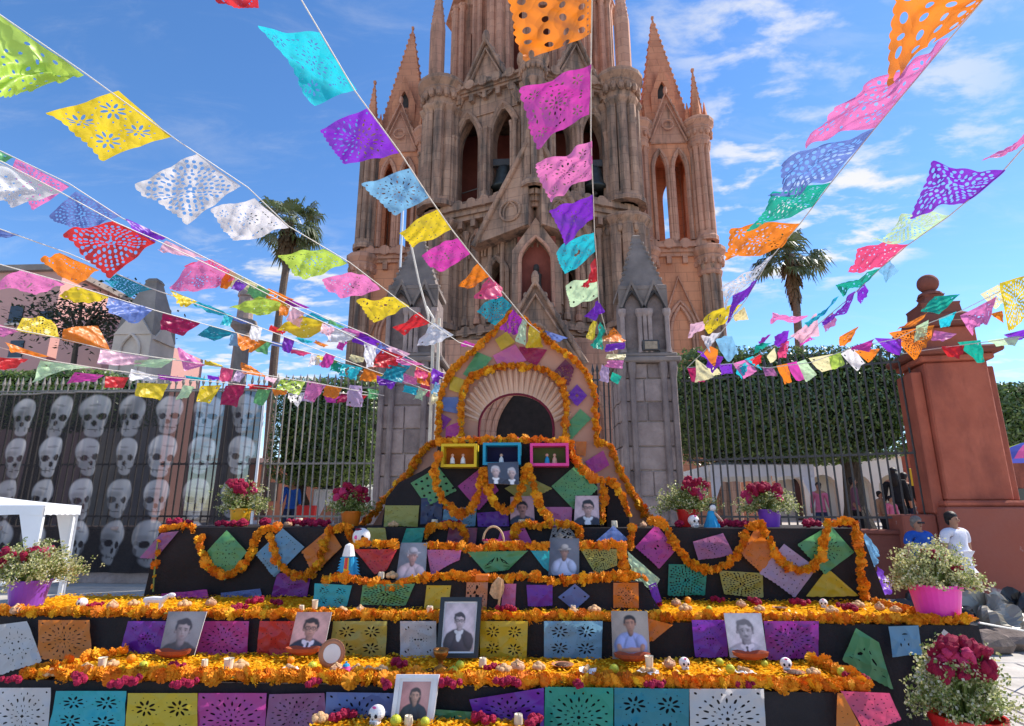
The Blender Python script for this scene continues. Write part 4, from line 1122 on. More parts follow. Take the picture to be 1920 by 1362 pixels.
# three open coloured boxes in the top of the pyramid
surf('box_yellow', (.70, .48, .02), .6, .1, 6, .1); surf('box_blue', (.02, .30, .46), .6, .1, 6, .1); surf('box_pink', (.75, .06, .30), .6, .1, 6, .1)
surf('box_orange_in', (.42, .11, .01), .8, .1, 6, .1); surf('box_navy_in', (.02, .015, .06), .8, .1, 6, .1); surf('box_green_in', (.09, .13, .04), .8, .1, 6, .1)
BX = [(826, 894, 832, 876, 'box_yellow', 'box_orange_in', 'yellow'), (905, 976, 830, 872, 'box_blue', 'box_navy_in', 'blue'), (994, 1066, 831, 874, 'box_pink', 'box_green_in', 'pink')]
YB = YP-.24
for (x0, x1, y0, y1, mo, mi_, word) in BX:
    a, b = P(x0, y1, YB), P(x1, y0, YB); t_ = .028
    m = MB(); M_ = XZ(YB)
    m.plate([(a.x, a.z), (b.x, a.z), (b.x, b.z), (a.x, b.z)], [[(a.x+t_, a.z+t_), (a.x+t_, b.z-t_), (b.x-t_, b.z-t_), (b.x-t_, a.z+t_)]], .235, M_)
    bx = m.build('niche_box', mo, None, label='open %s box with small figures at the top of the altar' % word, cat='box', group='open boxes on top of the altar')
    m = MB(); m.box(a.x+t_, b.x-t_, YB+.19, YB+.22, a.z+t_, b.z-t_); m.build('back', mi_, bx)

# ---------------------------------------------------------------- paper sheets pinned on the altar
TIERS = {
 'lowest tier': (Y1-.055, [('white', 'radial', (0,1290),(95,1290),(88,1400),(-25,1400)), ('cyan', 'flowers', (105,1296),(237,1296),(232,1378),(88,1374)), ('yellow', 'flowers', (240,1300),(370,1300),(368,1405),(232,1405)),
   ('magenta', 'radial', (372,1300),(500,1300),(495,1405),(365,1405)), ('mauve', 'radial', (505,1302),(608,1300),(614,1378),(495,1384)), ('blue', 'radial', (612,1298),(738,1300),(735,1405),(605,1405)),
   ('green', 'slits', (812,1330),(895,1336),(892,1372),(806,1374)), ('violet', 'radial', (880,1312),(1020,1290),(1020,1405),(895,1365)), ('emerald', 'radial', (1022,1288),(1150,1290),(1150,1405),(1020,1405)),
   ('teal', 'flowers', (1152,1290),(1292,1292),(1292,1405),(1152,1405)), ('white', 'radial', (1293,1292),(1432,1292),(1438,1405),(1295,1405)), ('orange', 'few', (1570,1300),(1580,1300),(1622,1378),(1568,1382)), ('rose', 'dots', (1576,1296),(1668,1300),(1692,1352),(1622,1372))]),
 'second tier': (Y2-.055, [('white', 'radial', (-5,1172),(50,1165),(80,1240),(-10,1272)), ('orange', 'radial', (72,1163),(168,1163),(172,1232),(68,1240)), ('violet', 'few', (240,1165),(325,1165),(310,1233),(222,1233)),
   ('magenta', 'radial', (375,1165),(467,1165),(462,1236),(365,1236)), ('red', 'dots', (487,1165),(555,1165),(545,1235),(480,1232)), ('olive', 'flowers', (625,1165),(726,1165),(722,1238),(617,1235)),
   ('white', 'few', (750,1165),(818,1165),(818,1237),(750,1233)), ('yellow', 'flowers', (900,1165),(990,1165),(987,1238),(900,1238)), ('sky', 'flowers', (1020,1165),(1130,1165),(1128,1237),(1020,1237)),
   ('orange', 'few', (1215,1160),(1262,1172),(1224,1203),(1216,1205)), ('violet', 'few', (1297,1163),(1360,1163),(1366,1233),(1303,1233)), ('purple', 'radial', (1432,1165),(1535,1165),(1535,1237),(1440,1237)),
   ('green', 'slits', (1605,1178),(1648,1205),(1676,1296),(1578,1240)), ('sky', 'face', (1666,1175),(1722,1173),(1730,1228),(1674,1232)), ('white', 'few', (1770,1180),(1836,1232),(1762,1306),(1710,1270))]),
 'lower centre step': (YS1-.035, [('cyan', 'flowers', (590,1094),(660,1098),(650,1138),(586,1140)), ('green', 'lace', (680,1097),(778,1095),(760,1135),(675,1136)), ('yellow', 'few', (800,1098),(846,1098),(840,1142),(795,1142)),
   ('peach', 'lace', (875,1092),(915,1092),(912,1145),(872,1145)), ('pink', 'dots', (943,1095),(968,1095),(966,1136),(940,1136)), ('violet', 'few', (987,1097),(1036,1097),(1036,1137),(990,1138)),
   ('blue', 'few', (1046,1120),(1078,1095),(1106,1118),(1078,1146)), ('orange', 'radial', (1150,1093),(1197,1093),(1198,1141),(1150,1141))]),
 'upper centre step': (YS2-.035, [('red', 'dots', (663,1030),(745,1030),(726,1068),(704,1079)), ('pink', 'dots', (800,1031),(865,1032),(862,1050),(808,1079)), ('green', 'slits', (876,1035),(990,1033),(952,1068),(912,1076)),
   ('cyan', 'few', (995,1033),(1030,1033),(1030,1073),(1020,1066)), ('olive', 'lace', (1088,1030),(1157,1030),(1157,1060),(1118,1079))]),
 'upper tier': (Y3-.05, [('green', 'radial', (425,994),(463,1035),(420,1091),(386,1036)), ('sky', 'few', (530,991),(571,1026),(514,1083),(478,1041)), ('orange', 'dots', (618,990),(641,1026),(588,1078),(564,1036)),
   ('purple', 'few', (520,1075),(584,1072),(576,1119),(508,1119)), ('blue', 'few', (414,1112),(488,1104),(492,1124),(414,1124)), ('mauve', 'few', (302,1000),(335,996),(290,1050),(262,1046)), ('olive', 'dots', (688,990),(722,990),(726,1018),(690,1018)),
   ('emerald', 'few', (762,991),(797,990),(790,1020),(752,1020)), ('maroon', 'dots', (842,990),(895,990),(892,1022),(836,1020)), ('magenta', 'few', (938,998),(984,990),(1000,1022),(932,1018)),
   ('grey', 'lace', (1036,990),(1066,988),(1086,1012),(1028,1022)), ('blue', 'dots', (1118,1014),(1150,986),(1178,1012),(1142,1026)), ('magenta', 'few', (1230,984),(1269,1030),(1235,1068),(1191,1026)),
   ('mauve', 'radial', (1299,1016),(1356,1000),(1376,1040),(1310,1052)), ('emerald', 'lace', (1254,1058),(1326,1060),(1322,1118),(1252,1117)), ('orange', 'dots', (1421,984),(1452,1040),(1426,1077),(1388,1036)),
   ('olive', 'lace', (1348,1070),(1430,1075),(1432,1121),(1358,1116)), ('lilac', 'dots', (1470,1020),(1532,1066),(1490,1121),(1423,1076)), ('green', 'radial', (1556,984),(1602,1036),(1545,1079),(1496,1021)),
   ('yellow', 'dots', (1548,1071),(1558,1071),(1612,1119),(1510,1120))]),
 'black pyramid': (YP-.02, [('green', 'bigholes', (770,906),(822,876),(857,921),(800,950)), ('olive', 'dots', (722,948),(786,948),(783,988),(719,988)), ('navy', 'face', (790,934),(830,934),(828,984),(788,984)),
   ('sky', 'few', (832,955),(894,950),(891,988),(828,988)), ('magenta', 'few', (858,912),(906,874),(936,921),(897,957)), ('olive', 'few', (946,916),(990,894),(1036,916),(986,946)), ('violet', 'few', (894,962),(952,958),(955,988),(896,988)),
   ('green', 'radial', (1034,912),(1080,872),(1122,916),(1076,956)), ('pink', 'few', (1022,951),(1073,951),(1071,988),(1024,988))]),
 'painted arch': (YA-.02, [('green', 'plain', (868,702),(895,660),(923,672),(890,714)), ('yellow', 'plain', (928,637),(950,622),(966,641),(940,657)), ('pink', 'plain', (924,667),(966,646),(987,676),(936,690)),
   ('crimson', 'few', (974,650),(1026,656),(1006,686),(974,672)), ('maroon', 'lace', (1030,706),(1060,674),(1077,691),(1068,724)), ('violet', 'radial', (1082,721),(1101,742),(1082,763),(1063,742)),
   ('green', 'few', (1066,792),(1088,767),(1109,785),(1070,826)), ('yellow', 'plain', (846,704),(882,716),(862,737),(842,731)), ('blue', 'plain', (829,745),(859,745),(863,776),(829,771)), ('purple', 'plain', (828,776),(846,786),(831,806),(828,801)),
   ('magenta', 'plain', (836,801),(863,790),(866,826),(835,826)), ('orange', 'plain', (1079,828),(1100,828),(1098,856),(1081,851)), ('magenta', 'plain', (1097,866),(1131,845),(1143,873),(1112,889))]),
}
ORD = ['first', 'second', 'third', 'fourth', 'fifth', 'sixth', 'seventh', 'eighth', 'ninth', 'tenth', 'eleventh', 'twelfth', 'thirteenth', 'fourteenth', 'fifteenth', 'sixteenth', 'seventeenth', 'eighteenth', 'nineteenth', 'twentieth']
PATW = dict(ornate='ornate', radial='starburst', flowers='flower', dots='dotted', lace='lace-like', slits='slit', few='small', face='face-shaped', bigholes='large', plain='')
for tn, (Y_, L) in TIERS.items():
    order = sorted(range(len(L)), key=lambda i: sum(p[0] for p in L[i][2:])/4)
    for rank, i in enumerate(order):
        col, pat, *cs = L[i]; rng = random.Random(hash((tn, i)) % 1000 if False else i*31+len(tn))
        c3 = []
        for q, (x, y) in enumerate(cs):
            p = P(x, y, Y_-(.012 if q > 1 else 0)-.004*(i % 3)); c3.append(p)
        if c3[1].x < c3[0].x: pass
        size = math.dist(cs[0], cs[1])
        N = int(min(44, max(14, size/2.6))) if pat != 'plain' else 8
        if pat == 'few' and size > 60: pat = 'ornate'
        cut = PATW[pat]
        lab = '%s paper sheet%s, %s from the left on the %s' % (cw(col), (' with %s cut-outs' % cut) if cut else '', ORD[rank], tn)
        sheet('paper_sheet', c3, pat, N, col, None, rng, wave=.02 if pat != 'plain' else .004, crumple=.006 if pat != 'plain' else .001, fringe=pat not in ('plain', 'face'), label=lab, cat='paper sheet', group='cut-paper sheets pinned on the altar')
# sheets that hang loose from the altar's sides
rs = random.Random(5)
sheet('paper_sheet', [P(1176, 1034, 5.6), P(1238, 1086, 5.6), P(1226, 1112, 5.55), P(1190, 1088, 5.5)], 'few', 18, 'mint', None, rs, .08, .03, label='pale green crumpled sheet hanging off the right end of the centre steps', cat='paper sheet', group='cut-paper sheets pinned on the altar')
sheet('paper_sheet', [P(1216, 1098, 5.5), P(1230, 1092, 5.5), P(1242, 1130, 5.4), P(1228, 1138, 5.4)], 'few', 10, 'violet', None, rs, .08, .03, label='narrow violet strip at the right foot of the centre steps', cat='paper sheet', group='cut-paper sheets pinned on the altar')
sheet('paper_sheet', [P(1625, 1000, 6.2), P(1645, 1030, 6.6), P(1655, 1068, 6.4), P(1628, 1060, 6.1)], 'few', 12, 'sky', None, rs, .1, .04, label='pale blue sheet on the right flank of the upper tier', cat='paper sheet', group='cut-paper sheets pinned on the altar')
sheet('paper_sheet', [P(1645, 1062, 6.3), P(1660, 1072, 6.6), P(1676, 1112, 6.4), P(1652, 1118, 6.1)], 'few', 12, 'violet', None, rs, .1, .04, label='violet sheet low on the right flank of the upper tier', cat='paper sheet', group='cut-paper sheets pinned on the altar')
sheet('paper_sheet', [P(302, 1112, 5.98), P(388, 1106, 5.98), P(392, 1124, 5.9), P(298, 1124, 5.9)], 'few', 12, 'magenta', None, rs, .12, .05, label='crumpled magenta sheet lying at the left foot of the upper tier', cat='paper sheet', group='cut-paper sheets pinned on the altar')

# ---------------------------------------------------------------- marigold garlands: every bloom is a piece
surf('marigold', (.80, .24, .008), .75, .30, 90, 0.0, col2=(.92, .36, .012))
surf('marigold_deep', (.66, .13, .004), .75, .3, 90, 0.0, col2=(.82, .22, .008))
surf('marigold_gold', (.88, .36, .010), .75, .25, 90, 0.0, col2=(.95, .54, .02))
def bloom_mesh(seed, mat):
    rng = random.Random(seed); m = MB()
    m.lathe(0, 0, [(.25, -.55), (.72, -.25), (.70, .15), (.30, .45)], 7)
    for (n, r0, r1, z0, z1, w) in ((10, .55, 1.10, -.30, -.10, .30), (9, .50, 1.02, -.02, .22, .30), (8, .32, .74, .22, .56, .26), (5, .08, .36, .40, .74, .22)):
        ph = rng.uniform(0, 6)
        for i in range(n):
            a = ph+2*math.pi*i/n+rng.uniform(-.15, .15); c_, s_ = math.cos(a), math.sin(a); k = rng.uniform(.82, 1.15); dz = rng.uniform(-.12, .14)
            m.add([(r0*c_+w*.5*s_, r0*s_-w*.5*c_, z0), (r1*k*c_+w*s_, r1*k*s_-w*c_, z1+dz), (r1*k*1.08*c_, r1*k*1.08*s_, z1+dz-.12), (r1*k*c_-w*s_, r1*k*s_+w*c_, z1+dz+.1), (r0*c_-w*.5*s_, r0*s_+w*.5*c_, z0)], [(0, 1, 2), (0, 2, 4), (2, 3, 4)])
    return m.mesh('marigold', mat)
BLOOMS = [bloom_mesh(s, mt) for s, mt in ((1, 'marigold'), (2, 'marigold'), (3, 'marigold'), (4, 'marigold_deep'), (5, 'marigold_gold'), (6, 'marigold'))]
surf('string', (.25, .30, .08), .9, .2, 10, 0)
NBLOOM = [0]
def garland(pts, r, lab, seed, rows=1, spread=0.0, cat='garland', step=1.3, toward=None, smooth=True):
    """pts are 3-D points; blooms of radius r strung along them"""
    rng = random.Random(seed); pts = [Vector(p) for p in pts]
    if smooth and len(pts) > 2:                           # Catmull-Rom through the points
        q = []
        for i in range(len(pts)-1):
            a, b, c, d = pts[max(i-1, 0)], pts[i], pts[i+1], pts[min(i+2, len(pts)-1)]
            for k in range(6):
                t = k/6; q.append(.5*((2*b)+(-a+c)*t+(2*a-5*b+4*c-d)*t*t+(-a+3*b-3*c+d)*t**3))
        pts = q+[pts[-1]]
    g_ = thing('marigold_garland', lab, cat, pts[0], 'orange marigold garlands on the altar')
    m = MB(); m.tube(pts, r*.25, 4); m.build('string', 'string', g_)
    for row in range(rows if step > 2 else max(2, rows)):
        acc = 0.0; nxt = r*.8*rng.random()
        for i in range(len(pts)-1):
            L = (pts[i+1]-pts[i]).length
            while nxt <= acc+L:
                p = pts[i].lerp(pts[i+1], (nxt-acc)/L)
                off = Vector((rng.gauss(0, .22*r), rng.gauss(0, .2*r)-(.0), rng.gauss(0, .22*r)))+Vector((0, -spread*row, r*.35*row*(1 if spread else 0)))
                s = r*rng.choice((.75, .9, 1.0, 1.05, 1.25))*rng.uniform(.9, 1.1)
                ob('marigold', rng.choice(BLOOMS), g_, p+off, (rng.uniform(.3, 1.9), rng.uniform(-.6, .6), rng.uniform(0, 6.28)), (s, s, s*rng.uniform(.75, 1)))
                NBLOOM[0] += 1
                nxt += r*step*rng.uniform(.85, 1.1)
            acc += L
    return g_
def line(px, Y, dz=0): return [P(x, y, Y)+Vector((0, 0, dz)) for x, y in px]
garland([(X1a, Y1+.02, Z1+.035), (-1.8, Y1-.01, Z1+.04), (0, Y1+.01, Z1+.035), (X1b, Y1+.02, Z1+.035)], .036, 'thick marigold border along the front edge of the lowest tier', 1, 2, .03)
garland([(X1a+.02, Y1+.10, Z1+.03), (-1.9, Y1+.085, Z1+.035), (0, Y1+.09, Z1+.035), (X1b-.02, Y1+.10, Z1+.03)], .034, 'inner marigold row just behind the border of the lowest tier', 2, 1)
garland([(X1b-.01, Y1+.06, Z1+.035), (X1b-.04, Y1+.4, Z1+.04), (X1b-.10, Y2-.12, Z1+.05)], .038, 'marigold row along the right end of the lowest tier', 3, 2, .03)
garland([(X1a+.01, Y1+.06, Z1+.035), (X1a+.14, Y1+.4, Z1+.04), (X1a+.26, Y2-.12, Z1+.05)], .036, 'marigold row along the left end of the lowest tier', 4, 2, .03)
garland([(X2a, Y2+.02, Z2+.03), (-1.5, Y2+.0, Z2+.03), (1, Y2+.02, Z2+.03), (X2b-.03, Y2+.02, Z2+.03)], .034, 'long marigold border along the front edge of the second tier', 5, 2, .02)
garland([(X2b-.05, Y2+.06, Z2+.03), (X2b-.25, Y2+.35, Z2+.03), (P(1640, 1118, 5.9).x, 5.92, Z2+.03)], .034, 'marigold row running back at the right end of the second tier', 6)
garland(line([(606, 1090), (640, 1082), (690, 1092), (735, 1098), (790, 1084), (860, 1080), (930, 1086), (985, 1082), (1040, 1090), (1100, 1084), (1160, 1082), (1205, 1083)], YS1-.01), .039, 'wavy marigold garland along the edge of the lower centre step', 7, 1)
garland(line([(660, 1026), (690, 1020), (745, 1023)], YS2-.01), .039, 'short marigold garland on the upper centre step left of the photo', 8)
garland(line([(800, 1024), (850, 1026), (890, 1031), (940, 1024), (990, 1026), (1030, 1025)], YS2-.01), .039, 'marigold garland along the middle of the upper centre step', 9)
garland(line([(1086, 1024), (1130, 1022), (1163, 1024), (1166, 1050), (1172, 1078)], YS2-.03), .039, 'marigold garland turning down the right corner of the upper centre step', 10)
garland(line([(375, 1008), (378, 1032), (395, 1066), (425, 1080), (455, 1064), (476, 1026), (484, 1000), (500, 991), (525, 990)], Y3-.07), .039, 'hanging marigold swag around the green diamond sheet on the left', 11)
garland(line([(508, 1004), (514, 1030), (530, 1064), (560, 1080), (590, 1066), (607, 1030), (616, 998), (635, 990), (662, 986)], Y3-.07), .039, 'hanging marigold swag across the blue and orange diamond sheets', 12)
garland(line([(652, 990), (658, 1008), (664, 1018)], Y3-.06), .039, 'short marigold drop beside the white skull mask', 13)
garland(line([(306, 993), (335, 989), (368, 990)], Y3-.0), .039, 'short marigold row on the left corner of the upper tier', 14)
garland(line([(296, 1012), (290, 1065), (287, 1110)], Y3-.08), .032, 'sparse marigold string at the left end of the upper tier', 15, step=3.4)
garland(line([(1222, 978), (1248, 988), (1268, 1025), (1298, 1058), (1330, 1068), (1366, 1058), (1392, 1022), (1404, 990), (1424, 982)], Y3-.08), .039, 'deep marigold swag hanging across the right of the upper tier', 16)
garland(line([(1424, 982), (1442, 1012), (1466, 1052), (1500, 1070), (1532, 1054), (1546, 1014), (1549, 982)], Y3-.08), .039, 'marigold swag hanging between orange and green diamond sheets', 17)
garland(line([(1552, 980), (1580, 978), (1602, 982), (1610, 1030), (1616, 1080), (1622, 1120)], Y3-.08), .039, 'marigold garland falling down the right corner of the upper tier', 18)
garland(line([(1184, 986), (1184, 1006), (1180, 1026)], Y3-.07), .039, 'short marigold drop right of the centre steps', 19)
garland(line([(1060, 984), (1082, 988), (1088, 1012)], Y3-.07), .039, 'short marigold drop beside the photo of the man in a hat', 20)
garland(line([(868, 986), (872, 1004), (876, 1020)], Y3-.06), .039, 'short marigold drop left of the pink basket', 21)
garland(line([(798, 1012), (806, 990), (830, 984), (866, 986)], Y3-.06), .039, 'marigold garland hooked at the left above the centre steps', 22)
garland(line([(962, 1014), (968, 992), (990, 984), (1058, 983)], Y3-.06), .039, 'marigold garland hooked at the right above the centre steps', 23)
garland(line([(823, 852), (815, 885), (823, 925), (845, 955), (868, 962), (890, 944), (900, 905), (906, 880)], YP-.27), .039, 'marigold swag under the yellow box', 24)
garland(line([(908, 880), (914, 910), (926, 942), (946, 957), (966, 946), (980, 905), (990, 876)], YP-.27), .039, 'marigold swag under the blue box', 25)
garland(line([(992, 876), (1000, 910), (1014, 948), (1034, 980)], YP-.27), .039, 'marigold string falling from under the pink box', 26)
garland(line([(1131, 900), (1131, 940), (1130, 984)], YP-.06), .039, 'straight marigold string right of the last portrait', 27)
garland(line([(1068, 832), (1082, 868), (1104, 892), (1126, 900), (1150, 905), (1168, 935), (1180, 968)], YP-.06), .039, 'marigold garland down the right slope of the black pyramid', 28)
garland(line([(822, 829), (880, 826), (945, 824), (1005, 826), (1066, 828)], YP-.14), .039, 'marigold row across the top of the three boxes', 29)
garland(line([(821, 828), (823, 790), (826, 745), (845, 698), (888, 658), (925, 623), (952, 592), (985, 602), (1030, 641), (1075, 674), (1104, 707), (1115, 747), (1118, 790), (1120, 828)], YA-.06), .039, 'marigold garland edging the outer outline of the painted arch', 30)
garland(line([(866, 826), (865, 780), (866, 745), (880, 712), (915, 693), (965, 686), (1018, 694), (1050, 716), (1060, 750), (1060, 790), (1060, 826)], YA-.07), .039, 'marigold garland arched over the shell', 31)
garland(line([(821, 830), (800, 838), (768, 884), (738, 918), (708, 955), (678, 984)], YA-.05), .042, 'marigold garland down the left slope beside the arch', 32)
garland(line([(1120, 829), (1144, 838), (1160, 878), (1185, 922), (1206, 956), (1226, 978), (1250, 984)], YA-.05), .039, 'marigold garland down the right slope beside the arch', 33)

# loose petals strewn over the tiers
thin('petal_orange', (.90, .40, .012), .3, .02, .2, 20); thin('petal_gold', (.95, .56, .03), .3, .02, .2, 20)
def petals(x0, x1, y0, y1, z, n, lab, seed):
    rng = random.Random(seed); m = MB(); nx, ny = 60, 8
    vs_ = [(x0+(x1-x0)*i/nx, y0+(y1-y0)*j/ny, z+.006+.008*rng.random()) for j in range(ny+1) for i in range(nx+1)]
    m.add(vs_, [(j*(nx+1)+i, j*(nx+1)+i+1, (j+1)*(nx+1)+i+1, (j+1)*(nx+1)+i) for j in range(ny) for i in range(nx)])
    for _ in range(n):
        p = Vector((rng.uniform(x0, x1), rng.uniform(y0, y1), z+.012+rng.random()*.022)); a = rng.uniform(0, 6.28)
        d = Vector((math.cos(a), math.sin(a), rng.uniform(-.3, .7))).normalized()*.018; e = Vector((-math.sin(a), math.cos(a), rng.uniform(-.4, .4)))*.010
        m.add([p-d, p+e, p+d*.8, p-e], [(0, 1, 2, 3)], rng.randint(0, 1))
    m.build('marigold_petals', ['petal_orange', 'petal_gold'], None, label=lab, cat='petals', kind='stuff')
petals(X1a+.05, X1b-.05, Y1+.03, Y2-.03, Z1, 9000, 'loose marigold petals covering the lowest tier', 1)
petals(X2a+.05, X2b-.06, Y2+.03, Y3-.04, Z2, 9000, 'loose marigold petals covering the second tier', 2)
petals(P(600, 1350, 4.1).x, P(1000, 1350, 4.1).x, YS0+.1, Y1-.08, ZS0, 1200, 'loose marigold petals on the small front step', 3)

